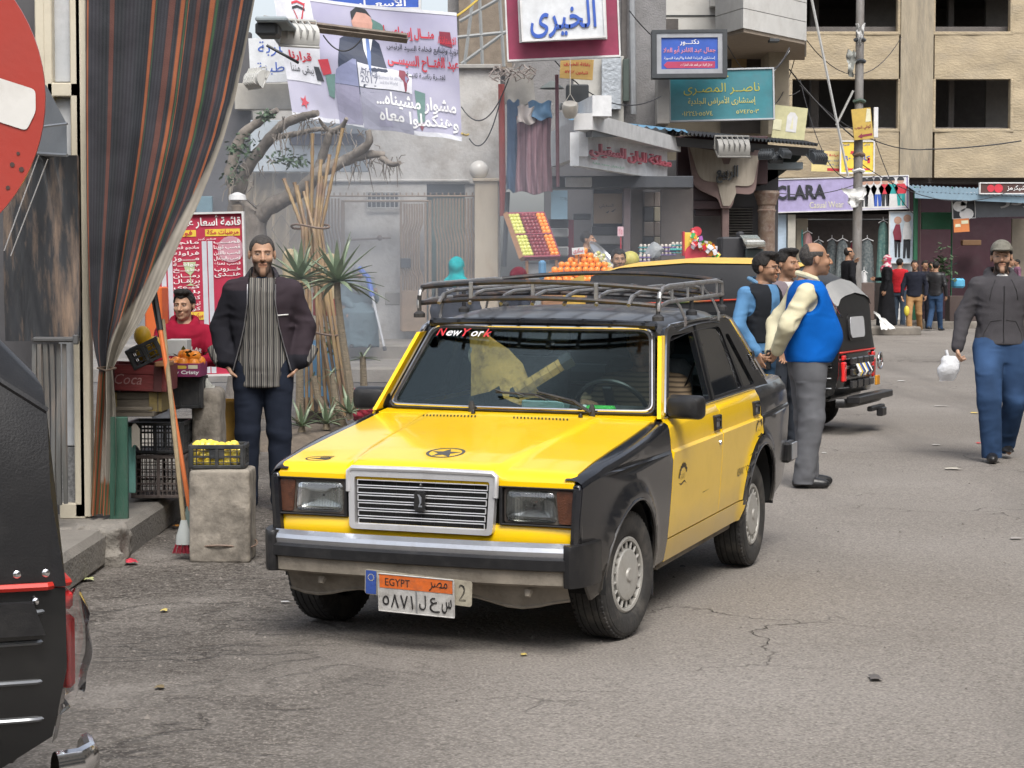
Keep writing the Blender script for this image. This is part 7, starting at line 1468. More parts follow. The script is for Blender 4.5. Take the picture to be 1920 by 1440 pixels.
# inside
def cush(mb,c,d,b=.05,M=None,mi=None):return mb.box(c,d,b,M,mi)
mb=MB(BT);mb.box((0,1.55,.26),(1.40,2.0,.04),.01);mb.box((0,.50,.55),(1.36,.04,.7),.01);mb.box((0,2.6,.70),(1.3,.05,.45),.01);mb.box((0,2.62,.945),(1.30,.34,.02),.004)
for sg in(1,-1):mb.box((sg*.735,1.5,.62),(.02,1.9,.60),.006)
mb.build('cabin_shell',DASH,taxi)
mb=MB(BT);mb.grid(lambda u,v:(-.68+1.36*u,.62+.36*v,.925+.022*math.sin(v*PI)+.035*(1 if.62<u<.95 and v>.5 else 0)),24,8);mb.grid(lambda u,v:(-.68+1.36*u,.98-.05*v,.925-.3*v),6,2);mb.build('dashboard',DASH,taxi)
for sg in(1,-1):
 mb=MB(BT);mb.box((sg*.34,1.45,.50),(.48,.50,.16),.06);mb.box((sg*.34,1.76,.84),(.47,.15,.62),.06,Matrix.Translation((0,.0,0)))
 mb.box((sg*.34,1.80,1.235),(.25,.09,.16),.04)
 for dx in(-.05,.05):mb.tube([(sg*.34+dx,1.79,1.12),(sg*.34+dx,1.80,1.2)],.007,6)
 mb.build('front_seat',SEATM,taxi)
mb=MB(BT);mb.box((0,2.35,.50),(1.26,.5,.18),.06);mb.box((0,2.60,.80),(1.26,.14,.50),.05);mb.build('rear_seat',mat('rear_seat_cloth',(.20,.24,.235),.85,var=.1,bump=.2,bs=120),taxi)
mb=MB(BT);SWM=Matrix.Translation((.345,1.10,.925))@Matrix.Rotation(-1.05,4,'X')
mb.tube([(.185*math.cos(a),.185*math.sin(a),0)for a in np.linspace(0,2*PI,33)[:-1]],.0125,8,closed=True,M=SWM)
mb.box((0,0,-.01),(.34,.06,.02),.008,SWM);mb.box((0,-.08,-.01),(.05,.16,.02),.008,SWM);mb.lathe([(.0001,.02),(.05,.015),(.055,-.02),(.03,-.2)],12,0,SWM)
mb.build('steering_wheel',PLA,taxi)
mb=MB(BT);mb.box((0.02,1.06,1.305),(.24,.025,.07),.02);mb.tube([(0.02,1.05,1.32),(0.02,1.03,1.37)],.008,6);mb.build('rear_view_mirror',PLA,taxi)
for sg in(1,-1):
 mb=MB(BT);mb.box((sg*.33,1.10,1.345),(.40,.14,.02),.008,None);mb.build('sun_visor',DASH,taxi)
mb=MB(BT);mb.tube([(.66,1.66,1.24),(.60,1.60,1.05),(.52,1.58,.85),(.56,1.60,.55)],.018,6,flat=.25);mb.build('seat_belt',PLA,taxi)
# wipers
for x0,tipx,in((.40,-.12),(-.22,-.5)):
 mb=MB()
 mb.lathe([(.016,-.03),(.016,.012),(.009,.03),(.0001,.034)],10,0,Matrix.Translation(BT@Vector((x0,.60,.972))))
 if x0>0:
  mb.tube([WSo(x0,-.015,.035),WSo(x0-.10,.055,.035),WSo(x0-.30,.115,.025)],[.009,.008,.006],6)
  mb.tube([WSo(x0-.06,.045,.010),WSo(x0-.30,.108,.008),WSo(x0-.52,.12,.008)],.0065,5)
  for t in np.linspace(.1,1,4):mb.tube([WSo(x0-.10-.42*t*.9,.055+.06*t,.012),WSo(x0-.16-.40*t*.9,.07+.05*t,.028)],.004,4)
 mb.build('wiper',RUB,taxi)
# roof rack
RK=mat('rack_paint',(.022,.022,.024),.42,var=.2,bump=.05,dirt=(.16,.08,.04),damt=.5,ds=16);RKS=mat('rack_worn_steel',(.33,.33,.33),.35,.7,var=.15,dirt=(.13,.06,.03),damt=.6,ds=14)
rack=MB(BT)
x1,y0,y1=.635,.86,2.24;zl,zu=1.475,1.545
mb=MB(BT)
def railx(y,z,sag=.035):return[(x,y+.09*(x/x1)**2*(1 if y<1.5 else-1),z+sag*(1-(x/x1)**2))for x in np.linspace(-x1,x1,15)]
mb.tube(railx(y0,zl-.01),.0125,8);mb.tube(railx(y0+.02,zu),.0125,8)
mb.tube(railx(y1,zl),.0115,8);mb.tube(railx(y1,zu+.01),.0125,8);mb.tube(railx(1.30,zl+.005,.03),.010,8);mb.tube(railx(1.78,zl+.005,.03),.010,8)
rk=mb.build('roof_rack',RK,taxi)
for sg in(1,-1):
 mb=MB(BT);e0,e1=y0+.09,y1-.09
 mb.tube([(sg*x1,e0-.02,1.44),(sg*x1,e0-.02,zl),(sg*x1,e0,zu-.02),(sg*x1,e0+.05,zu+.004)]+[(sg*x1,y,zu+.012)for y in np.linspace(e0+.15,e1-.1,6)]+[(sg*x1,e1,zu),(sg*x1,e1+.02,zl)],.0125,8)
 mb.tube([(sg*x1,e0,zl-.012)]+[(sg*x1,y,zl+.004)for y in np.linspace(e0+.15,e1,6)],.011,8)
 for y in np.linspace(e0+.22,e1-.1,4):mb.tube([(sg*x1,y,zl),(sg*x1,y,zu+.01)],.008,6)
 mb.build('rack_side',RKS,rk)
for x in np.linspace(-.50,.50,7):
 mb=MB(BT);mb.tube([(x,y0+.01,zl-.005),(x,y0+.07,zl+.035)]+[(x,y,zl+.052)for y in np.linspace(y0+.2,y1-.2,5)]+[(x,y1-.06,zl+.04),(x,y1-.01,zl)],.0105,7);mb.build('rack_slat',RKS,rk)
for x in(-.33,0,.33):
 mb=MB(BT);mb.box((x,y0+.02,(zl+zu)/2+.035*(1-(x/x1)**2)),(.022,.012,.085),.003);mb.build('rack_bracket',RKS,rk)
for sg in(1,-1):
 for y in(y0+.07,1.55,y1-.07):
  mb=MB(BT);mb.lathe([(.03,-.012),(.03,.008),(.018,.018),(.011,.02),(.011,.10)],10,0,Matrix.Translation((sg*.632,y,1.405)));mb.build('rack_foot',RUB,rk)
 for y in(1.28,1.95):
  mb=MB(BT);mb.tube([(sg*.60,y-.04,zl+.05),(sg*.645,y,1.45),(sg*.668,y+.02,1.385),(sg*.672,y+.02,1.36)],.0075,6);mb.box((sg*.668,y+.02,1.37),(.012,.02,.05),.003);mb.build('rack_clamp',RKS,rk)
# things lying behind the windscreen
def taxi_thing(mb,name,mats,label,cat,loc,smooth=32):
 Tm=Matrix.Translation(TAXI_LOC)@Matrix.Rotation(TAXI_RZ,4,'Z');mb.v=[Tm@v for v in mb.v]
 return tag(mb.build(name,mats,smooth=smooth,origin=Tm@BT@Vector(loc)),label,cat)
CRD=mat('stained_card',(.44,.25,.065),.8,vs=5,var=.3,dirt=(.10,.05,.015),damt=1.,ds=13)
mb=MB(BT);pts=[(-.36,.0),(-.21,.0),(-.20,.08),(-.08,.16),(.02,.28),(.06,.36),(-.02,.40),(.0,.34),(-.10,.30),(-.24,.28),(-.32,.38)]
V_,F_=cdt(densify([(-.40,1.318),(-.28,1.322),(-.25,1.30),(-.14,1.24),(-.07,1.17),(-.03,1.08),(.045,1.0),(-.06,.965),(-.14,1.0),(-.17,1.06),(-.22,1.03),(-.34,1.0),(-.36,1.15)],.04),(),.05)
mb.add([(x,1.0+.07*math.sin(x*9)+(1.32-z)*-.30,z)for x,z in V_]+[(x,1.006+.07*math.sin(x*9)+(1.32-z)*-.30,z)for x,z in V_],[t[::-1]for t in F_]+[tuple(i+len(V_)for i in t)for t in F_])
taxi_thing(mb,'sunshade',CRD,'stained cream cardboard shade curled behind the taxi windscreen','sunshade',(-.2,1.,.95))
mb=MB(BT)
A_,B_=Vector((-.11,.86,1.01)),Vector((.17,.88,1.185))
for i in range(7):
 a=A_.lerp(B_,i/7+.004);b=A_.lerp(B_,(i+1)/7-.004);mb.tube([a,b],.012,4,flat=2.6,mi=0)
mb.tube([A_.lerp(B_,.93),A_.lerp(B_,1.12)],.014,4,flat=2.8,mi=1);mb.tube([A_.lerp(B_,-.05),A_.lerp(B_,.1)],.013,4,flat=2.6,mi=1)
taxi_thing(mb,'folding_ruler',[CRD,PLA],'tan segmented stick with black ends leaning behind the taxi windscreen','stick',A_)
mb=MB(BT);mb.box((.10,.80,.975),(.22,.13,.055),.006,None,0);mb.box((.10,.79,1.004),(.18,.09,.004),.001,None,1)
taxi_thing(mb,'dash_box',[mat('teal_grey_box',(.22,.30,.31),.5),DASH],'small grey green box lying on the taxi dashboard','box',(.1,.8,.95))
mb=MB(BT);mb.box((.40,.735,.965),(.15,.05,.045),.012,Matrix.Translation((0,0,0)),0);mb.box((.315,.735,.968),(.03,.045,.04),.01,None,1)
taxi_thing(mb,'tissue_pack',[mat('bright_green',(.05,.42,.06),.4),mat('foil_white',(.7,.75,.72),.3)],'bright green and white tissue packet on the taxi dashboard','packet',(.4,.73,.95))
mb=MB(BT);mb.tube([(-.34,.98,.95),(-.345,1.0,1.08),(-.35,1.02,1.22),(-.35,1.03,1.31)],[.05,.018,.014,.012],8);mb.ball((-.36,1.0,1.20),.035,(1,.6,1.5),8,1)
taxi_thing(mb,'hanging_ornament',[PLA,mat('woven_check',(.18,.17,.15),.8,var=.6,vs=60)],'dark ornament hanging behind the passenger side of the taxi windscreen','ornament',(-.35,1.,.95))
# ---------------------------------------------------------------- who stands where
def feet(px,py,z=0.):return tuple(gp(px,py,z))
LIGHT=(.43,.26,.175);MIDS=(.33,.185,.115);DARKS=(.24,.13,.08)
STEEL=mat('zip_steel',(.4,.4,.42),.35,.8,bump=0);WHT=mat('white_cotton',(.62,.62,.60),.85,bump=.2,bs=200)
# 1 man with beard and open dark jacket, hands in its pockets
STR=striped('striped_shirt',[(0,(.03,.03,.032)),(.22,(.03,.03,.032)),(.30,(.30,.285,.25)),(.40,(.06,.06,.06)),(.55,(.10,.10,.10)),(.66,(.34,.32,.28)),(.74,(.05,.05,.05)),(.9,(.14,.13,.12))],26,0,.35)
b,J,_=person('bearded man in an open dark jacket over a grey striped shirt, hands in pockets','man',feet(495,958),.06,1.885,dict(elR=(-.268,.04,1.17),elL=(.268,.04,1.17),wrR=(-.225,-.035,.945),wrL=(.225,-.035,.945),hdR=(.75,.25,-1),hdL=(-.75,.25,-1),toeR=(-.35,-1,0),toeL=(.3,-1,0),yaw=.10,pitch=.05),LIGHT,'buzz',GREYH,dict(full=1,col=(.035,.031,.029),a=.85,long=.010,mo=.7),'near')
trousers(b,J,(.017,.022,.036),1.12,'near')
top(b,J,r=.97,z0=.79,flare=.03,sleeves=False,res='near',name='shirt',mats=STR,fold=.006,neck=1.475)
def jc(S):
 rows=[(.80,0,-.11,.185,.16),(.95,0,-.11,.160,.16),(1.06,0,-.11,.128,.16),(1.18,0,-.11,.100,.16),(1.32,0,-.10,.080,.16),(1.40,0,-.10,.082,.16),(1.52,0,-.09,.078,.13)]
 S.col(rows,.006,True,pw=6)
MAR=lambda P:np.where((((P[:,1]<.02)&(P[:,2]>1.0)&(P[:,0]>.0))|(P[:,2]>1.4))[:,None],V3((.040,.030,.037)),V3((.020,.020,.026)))
jk=top(b,J,r=1.05,w=1.12,z0=.89,flare=.07,res='near',name='jacket',cutfn=jc,colfn=MAR,arm=.064,cuff=.066,sl=.88,fold=.011,neck=1.50)
bv=caster(jk)
for sg in(1,-1):
 trim('jacket_zip',b,bv,[(sg*.088,1.44),(sg*.088,1.32),(sg*.108,1.18),(sg*.137,1.06),(sg*.168,.95),(sg*.182,.90)],.0035,STEEL)
 MB().loft([[Vector((sg*(.066+.014*t),-.045-.04*t+dy,z+.03*(1-t)))for dy,z in((0,1.465),(.012,1.465),(.012,1.52-.02*t),(0,1.52-.02*t))]for t in(0,.5,1)]).build('collar',STR,b)
trim('pocket_zip',b,bv,[(.10,1.245),(.165,1.25)],.005,WHT,.004)
MB().ball((0,-.052,1.45),.06,(.9,.6,.7),10).build('undershirt',mat('blue_tee',(.035,.075,.15),.9,bump=.2),b)
MB().tube([V3((.080,-.060,1.43)),V3((.088,-.01,1.485)),V3((.060,.065,1.525)),V3((0,.085,1.535)),V3((-.060,.065,1.525)),V3((-.088,-.01,1.485)),V3((-.080,-.060,1.43))],[.016,.024,.028,.030,.028,.024,.016],8).build('jacket_collar',mat('dark_collar',(.022,.020,.026),.85,bump=.2),b)
for sg in(1,-1):
 MB().tube([V3((sg*.295,.03,1.04)),V3((sg*.268,.0,.985)),V3((sg*.245,-.03,.945))],[.066,.070,.062],12,flat=.75).build('shirt_cuff',STR,b)
trim('shirt_placket',b,caster([c for c in b.children if c.name.startswith('shirt')and 'cuff' not in c.name][0]),[(0,1.42),(0,.88)],.006,mat('placket',(.16,.15,.14),.85),.001,flatk=.4)
# 2 boy in the red hoodie, sitting
SIT=dict(hipR=(-.088,0,.90),hipL=(.088,0,.90),knR=(-.17,-.40,.91),knL=(.17,-.40,.91),anR=(-.16,-.38,.49),anL=(.16,-.38,.49))
P2=at(345,600,14.55)
b,J,_=person('smiling boy in a red hoodie sitting behind the fruit boxes','boy',(P2 .x,14.55,.0),.10,1.50,dict(SIT,shR=(-.17,.01,1.41),shL=(.17,.01,1.41),elR=(-.27,-.10,1.19),elL=(.25,-.10,1.19),wrR=(-.13,-.27,1.20),wrL=(.05,-.27,1.16),hdR=(.8,-.5,-.25),hdL=(-.75,-.45,-.1),pnR=(0,0,-1),pnL=(0,0,-1),thR=(0,-1,.2),thL=(0,-1,.2),yaw=-.28,pitch=.02),LIGHT,'quiff',None,dict(stubble=0),'near',fat=.92)
trousers(b,J,(.20,.21,.23),1.15,'mid',fat=.95)
RED=(.27,.010,.032)
hd=top(b,J,RED,r=1.0,z0=.86,res='near',name='hoodie',hood=True,arm=.062,fold=.009,fat=.94)
bv=caster(hd);mb=MB();FN=lambda u,v,o=0.:(on_front(bv,u,v,.003)or Vector((u,-.15,v)))
for i,ch in enumerate('POFULAR'):write(mb,ch,FN,.0+.030*(i-1.5),1.285-.004*(i-3)**2*.6,h=.034,bold=.02,rot=-.12*(i-3)*.6)
for i,ch in enumerate('UPER'):write(mb,ch,FN,.02+.028*(i-1.5),1.235,h=.03,bold=.02)
mb.build('hoodie_lettering',WHT,b,smooth=0)
# 3 man in the blue vest, seen from the side, hands held behind his back
b,J,_=person('heavy man in a blue knitted vest and cream shirt standing behind the taxi','man',feet(1512,912),PI/2+.05,1.85,dict(shR=(-.182,.045,1.39),shL=(.182,.045,1.39),elR=(-.225,.195,1.16),elL=(.225,.195,1.16),wrR=(-.09,.235,.985),wrL=(.07,.25,.965),hdR=(.55,.18,-.45),hdL=(-.75,.08,-.45),pnR=(0,1,0),pnL=(0,1,0),curlR=.9,curlL=.9,toeR=(-.12,-1,0),toeL=(.12,-1,0),anR=(-.10,.04,.085),anL=(.10,-.03,.085),head=(0,-.055,1.635),yaw=.12,pitch=-.02),MIDS,'bald',GREYH,dict(stubble=.3,col=(.06,.05,.045),mo=1.),'near',fat=1.14,belly=.06)
trousers(b,J,(.115,.118,.128),1.32,'near',belly=.05,fat=1.12,top=1.0,hem=.075)
CRM=(.56,.52,.36)
top(b,J,CRM,r=.96,z0=.98,res='near',name='shirt',arm=.070,cuff=.050,sl=.97,fold=.016,fat=1.02,belly=.04,neck=1.50)
def vc(S):
 for s_ in 'RL':S.cap(J['sh'+s_]+[0,0,-.05],J['sh'+s_]*[1.9,1,1]+[0,0,-.08],.078,.12,.006,True)
 S.cap(V3((0,-.20,1.36)),V3((0,-.10,1.52)),.035,.085,.01,True)
vs_=top(b,J,(.004,.10,.42),r=1.07,z0=.90,res='near',name='knitted_vest',sleeves=False,cutfn=vc,mats=KNIT,fat=1.19,belly=.078,fold=.004,neck=1.485)
MB().tube([V3((.062,-.045,1.49)),V3((.066,.02,1.515)),V3((0,.075,1.535)),V3((-.066,.02,1.515)),V3((-.062,-.045,1.49)),V3((-.02,-.085,1.45))],[.022,.022,.022,.022,.022,.015],8,flat=1.).build('collar',mat('cream_collar',CRM,.85,bump=.15,bs=200),b)
MB().tube([V3((.03,-.13,1.42)),V3((.025,-.19,1.31)),V3((.02,-.235,1.24))],.004,5).build('glasses_cord',mat('dark_red_cord',(.12,.02,.02),.7),b)
MB().tube([V3((.0,-.235,1.24)),V3((.045,-.262,1.215))],.006,5).build('glasses',PLA,b)
ph=MB();M_=b.matrix_world
# phone held behind his back
bpy.context.view_layer.update();pw=b.matrix_world@Vector((-.02,.285,.915))
mb=MB();mb.box(pw,(.035,.03,.15),.008);tag(mb.build('phone',PLA,origin=pw),'black phone held behind the back of the man in the blue vest','phone')
# 4 young man in denim shirt and black waistcoat
b,J,_=person('young man with glasses in a blue denim shirt and black waistcoat beside the tuk-tuk','man',(at(1422,600,17.6).x,17.6,0),PI/2-.70,1.80,dict(elR=(-.27,.02,1.15),elL=(.24,.05,1.15),wrR=(-.225,-.14,.93),wrL=(.20,-.10,.95),hdR=(.1,-.25,-1),hdL=(-.2,-.4,-1),yaw=.20,pitch=.05,head=(0,-.075,1.615),neckb=(0,-.02,1.47)),MIDS,'quiff',None,dict(stubble=.45),'near',lean=.10)
trousers(b,J,(.025,.055,.10),.95,'near',lean=.1)
DEN=lambda P:(V3((.085,.20,.36))*(1+.55*noise3(P*[9,9,13],1.)[:,None]))
top(b,J,r=.99,z0=.93,res='near',name='denim_shirt',colfn=DEN,arm=.060,fold=.010,lean=.1,neck=1.485)
def vc2(S):
 for s_ in 'RL':S.cap(J['sh'+s_]+[0,0,-.06],J['sh'+s_]*[2,1,1]+[0,0,-.12],.10,.2,.006,True)
 S.col([(.8,0,-.2,.075,.22),(1.2,0,-.2,.06,.2),(1.4,0,-.18,.06,.2),(1.55,0,-.1,.06,.15)],.005,True,5)
top(b,J,(.016,.018,.022),r=1.06,z0=1.00,res='near',name='waistcoat',sleeves=False,cutfn=vc2,lean=.1,fold=.008)
MB().tube([V3((0,-.035,1.475)),V3((.066,-.01,1.50)),V3((.055,.06,1.53)),V3((-.055,.06,1.53)),V3((-.066,-.01,1.50)),V3((0,-.115,1.42))],.018,8).build('collar',mat('denim_collar',(.12,.24,.38),.85,bump=.2),b)
hc=J['head'];mb=MB()
for q in(1,-1):
 mb.tube([V3((hc[0]+q*.033+.026*math.cos(a),hc[1]-.108,hc[2]+.002+.019*math.sin(a)))for a in np.linspace(0,2*PI,15)[:-1]],.0022,5,closed=True);mb.tube([V3((hc[0]+q*.058,hc[1]-.102,hc[2]+.006)),V3((hc[0]+q*.078,hc[1]+.0,hc[2]+.008))],.002,5)
mb.tube([V3((hc[0]-.008,hc[1]-.112,hc[2]+.006)),V3((hc[0]+.008,hc[1]-.112,hc[2]+.006))],.002,5);mb.v=[Vector(hc)+Matrix(rz3(.20).tolist())@(v-Vector(hc))for v in mb.v];mb.build('glasses',PLA,b)
# 5 the friend behind him
b,J,_=person('young man in a mauve jacket and white tee looking over his friend shoulder','man',(at(1474,600,18.4).x,18.4,0),.55,1.82,dict(yaw=.25,pitch=.0),MIDS,'quiff',None,dict(stubble=.4),'mid')
trousers(b,J,(.03,.035,.045));top(b,J,(.5,.5,.5),r=.98,res='mid',name='tee',sleeves=False,neck=1.47)
def jc5(S):S.col([(.8,0,-.2,.05,.25),(1.3,0,-.2,.05,.2),(1.55,0,-.1,.065,.15)],.006,True,5)
top(b,J,(.17,.14,.155),r=1.04,res='mid',name='jacket',cutfn=jc5,fold=.009)
# 6 man in the grey hoodie walking
b,J,_=person('man in a grey hoodie, jeans and camouflage cap walking with a white bag','man',feet(1872,862),-.03,1.885,dict(elR=(-.285,.04,1.16),elL=(.285,.08,1.16),wrR=(-.345,-.05,.915),wrL=(.315,.02,.90),curlR=1.0,hdR=(-.05,-.15,-1),anR=(-.085,-.16,.085),knR=(-.115,-.17,.49),anL=(.10,.24,.135),knL=(.115,-.04,.49),toeR=(-.15,-1,.0),toeL=(.1,-1,-.25),hipR=(-.09,-.02,.92),yaw=-.18,pitch=-.03,roll=-.05),LIGHT,'short',None,dict(full=1,col=(.016,.012,.010),a=.93),'near',fat=1.08)
JEAN=lambda P:V3((.028,.058,.125))*(1+.75*np.clip(noise3(P*[8,8,5],1.,3)+.45*np.exp(-((P[:,2]-.62)/.13)**2),-.3,1.2)[:,None])
trousers(b,J,loose=1.38,res='near',colfn=JEAN,hem=.06,fat=1.14)
GRY=(.062,.059,.064)
hd=top(b,J,GRY,r=1.05,z0=.93,res='near',name='hoodie',hood=True,arm=.066,cuff=.048,fold=.014,mats=KNIT,flare=.05,fat=1.07,neck=1.465)
bv=caster(hd);trim('hoodie_zip',b,bv,[(.0,1.40),(.0,.95)],.0035,PLA)
for sg in(1,-1):
 MB().tube([on_front(bv,sg*.065,1.45,.004)or Vector((sg*.06,-.1,1.45)),on_front(bv,sg*.10,1.36,.004),on_front(bv,sg*.112,1.29,.004)],.003,5).build('drawstring',PLA,b)
 trim('pocket_seam',b,bv,[(sg*.02,1.13),(sg*.10,1.12),(sg*.15,1.02),(sg*.155,.96)],.003,mat('dark_seam',(.03,.028,.03),.9))
MB().ball((0,-.050,1.455),.062,(.95,.7,.75),10).build('undershirt',WHT,b)
hc=V3(J['head']);R_=rz3(-.18);CAPM_=mat('camouflage',(.09,.085,.065),.85,vs=26,var=.1,col2=(.20,.19,.16),bump=.2,bs=200)
S=Sdf(hc-[.13,.22,.05],hc+[.13,.15,.20],.0062);S.ell(hc+R_@V3((0,.016,.048)),(.088,.108,.094),.004);S.half((0,0,-1),-(hc[2]+.048))
S.ell(hc+R_@V3((0,-.105,.058)),(.078,.085,.012),.012);sdf_obj('cap',S,CAPM_,b)
# 7.. people far up the street
def far_person(label,cat,px,py,Y,rz,H,topc,legc,**k):
 z=k.pop('z',0.);q=at(px,py,Y);kw=dict(k);name=kw.pop('tname','jacket');tm=kw.pop('mats',None);sk=kw.pop('skirt',None);tz=kw.pop('z0',.88);lo=kw.pop('loose',1.1)
 kw.setdefault('res','far');rs=kw['res']
 b,J,_=person(label,cat,(q.x,Y,z),rz,H,kw.pop('pose',None),kw.pop('skin',MIDS),kw.pop('hair','short'),**kw)
 if sk is None:trousers(b,J,legc,lo,rs)
 else:
  def bs(S):S.col([(.03,0,.0,sk[1],sk[1]*.85),(.5,0,0,sk[0]*1.12,sk[0]*.95),(.95,0,0,sk[0],sk[0]*.78),(1.1,0,0,.17,.13)],.02);S.folds(.012,(9,9,2.2),3)
  garment('skirt',b,J,bs,CLOTH,flat(legc),.016,(-.45,-.4,0),(.45,.4,1.15))
 if topc is not None:top(b,J,topc,r=1.05,z0=tz,res=rs,name=name,mats=tm,fold=.009)
 return b,J
def scarf(b,J,col,drape=.17,mats=None,pattern=None,face=True):
 hc=V3(J['head']);R=rz3(J['yaw'])@rx3(J['pitch']);h=.0085
 S=Sdf(hc-[.20,.20,.36],hc+[.20,.20,.17],h)
 S.ell(hc+R@V3((0,.022,.022)),(.088,.108,.106),.01);S.cap(hc+R@V3((0,.015,-.06)),hc+V3((0,.03,-.17)),.082,.10,.03);S.cap(hc+V3((-.07,.03,-.19)),hc+V3((.07,.03,-.19)),.085,.085,.03)
 S.cap(hc+V3((0,.02,-.2)),hc+V3((0,-.01,-.24)),.12,.14,.03)
 S.folds(.007,(13,13,7),6)
 if face:S.ell(hc+R@V3((0,-.125,-.008)),(.052,.085,.075),.006,True)
 return sdf_obj('headscarf',S,mats or CLOTH,b,pattern or flat(col))
far_person('bald man in a black jumper standing by the clothes shop window','man',1590,600,45,PI/2+.3,1.86,(.012,.012,.014),(.02,.02,.025),z=.25,hair='bald',beard=dict(stubble=.3),pose=dict(elL=(.27,-.06,1.17),wrL=(.10,-.20,1.42),hdL=(-.4,-.1,1)))
b,J=far_person('woman in a long black robe and red patterned headscarf outside the clothes shop','woman',1662,600,52,-PI/2-.25,1.79,(.010,.010,.012),(.010,.010,.012),z=.2,skirt=(.21,.30),hair=None,female=True,tname='robe',pose=dict(elR=(-.24,-.06,1.16),wrR=(-.12,-.27,1.16),hdR=(.3,-1,0)))
scarf(b,J,None,pattern=lambda P:np.where((noise3(P,26.,2)>-.05)[:,None],V3((.42,.05,.10)),V3((.50,.42,.42))))
far_person('man in a bright red jumper seen from behind near the clothes shop poster','man',1686,600,53.2,PI*.80,1.76,(.42,.02,.028),(.05,.07,.10),z=.15,tname='jumper')
far_person('man in a navy bomber jacket and tan trousers walking across the street','man',1714,600,52.0,-.35,1.86,(.016,.018,.028),(.33,.19,.085),tname='jacket',beard=dict(stubble=.35),pose=dict(anR=(-.07,-.22,.085),knR=(-.10,-.16,.50),anL=(.09,.30,.15),knL=(.10,.05,.49),toeL=(.1,-1,-.5),elL=(.26,.10,1.16),wrL=(.27,.0,.93),elR=(-.26,-.03,1.16),wrR=(-.27,-.12,.92),yaw=.25))
far_person('man half hidden behind the walker, dark top','man',1733,600,56.5,.15,1.86,(.03,.03,.04),(.03,.03,.04))
far_person('man with a shaved chin peeping between two walkers, brown top','man',1746,600,57.5,-.1,1.84,(.05,.035,.03),(.03,.03,.04))
far_person('man in a black leather jacket and jeans walking away up the street','man',1754,600,55,PI-.5,1.84,(.014,.014,.016),(.03,.06,.12),mats=LEATH,pose=dict(anR=(-.07,-.2,.085),anL=(.09,.25,.13),elL=(.27,.12,1.16),wrL=(.29,.05,.93)))
SW=striped('grey_stripe_knit',[(0,(.30,.30,.31)),(.48,(.30,.30,.31)),(.52,(.10,.10,.11)),(1.,(.10,.10,.11))],16,2,.3)
far_person('man in a grey striped jumper at the far right holding a child','man',1891,600,50,PI/2-.3,1.80,(.3,.3,.3),(.03,.03,.04),z=.15,mats=SW,tname='jumper',pose=dict(elR=(-.25,-.12,1.2),wrR=(-.08,-.32,1.22),hdR=(.4,-1,.1)))
far_person('small child in a purple scarf held by the man in the striped jumper','child',1906,600,49.6,-PI/2,1.15,(.16,.08,.12),(.1,.03,.05),z=.72,tname='coat')
# sellers and shoppers beyond the taxi roof
b,J=far_person('woman in a turquoise headscarf with her back to us beyond the taxi roof','woman',856,600,24.2,PI-.25,1.79,(.035,.04,.055),(.03,.03,.04),hair=None,female=True,skirt=(.2,.25),tname='coat',res='mid',pose=dict(yaw=.1));scarf(b,J,(.010,.32,.34),face=False)
b,J=far_person('woman in a maroon headscarf bent low beside the orange stall','woman',968,600,23.4,PI/2+.6,1.68,(.03,.035,.05),(.03,.03,.04),hair=None,female=True,skirt=(.2,.25),tname='coat',res='mid',pose=dict(head=(0,-.05,1.62)));scarf(b,J,(.13,.012,.025))
far_person('seller with a moustache in a grey jacket behind the heap of oranges','man',1159,600,25.0,.12,1.89,(.055,.06,.065),(.03,.03,.04),res='mid',skin=(.30,.175,.11),beard=dict(stubble=.4,mo=1.))
far_person('man in a dark brown jacket standing in the dairy shop doorway','man',1101,600,33.0,PI/2-.3,1.84,(.05,.035,.033),(.03,.03,.04),res='mid',z=.40,beard=dict(stubble=.3))
# woman sitting on the step with a crutch
q=at(672,600,32.6)
b,J,_=person('woman in a long grey blue dress sitting on the step with a crutch','woman',(q.x,32.6,.02),.15,1.72,dict(SIT,anR=(-.12,-.40,.49),anL=(.12,-.40,.49),yaw=.3,pitch=.3,head=(0,-.05,1.60),elL=(.25,-.05,1.18),wrL=(.22,-.22,1.28),hdL=(.1,-1,.2),elR=(-.24,.0,1.17),wrR=(-.12,-.26,1.05)),MIDS,None,None,None,'mid',female=True)
DR=(.085,.125,.145)
top(b,J,DR,r=1.1,z0=.88,res='mid',name='dress_top',arm=.075,fold=.012,fat=1.15)
def sk(S):S.col([(.42,0,-.30,.30,.24),(.62,0,-.27,.30,.26),(.85,0,-.22,.30,.33),(.98,0,-.20,.29,.34),(1.04,0,-.10,.22,.24),(1.12,0,-.02,.19,.15)],.03);S.folds(.016,(9,7,2.5),3)
garment('skirt',b,J,sk,CLOTH,flat(DR),.014,(-.5,-.75,.3),(.5,.4,1.2));scarf(b,J,(.16,.17,.18))
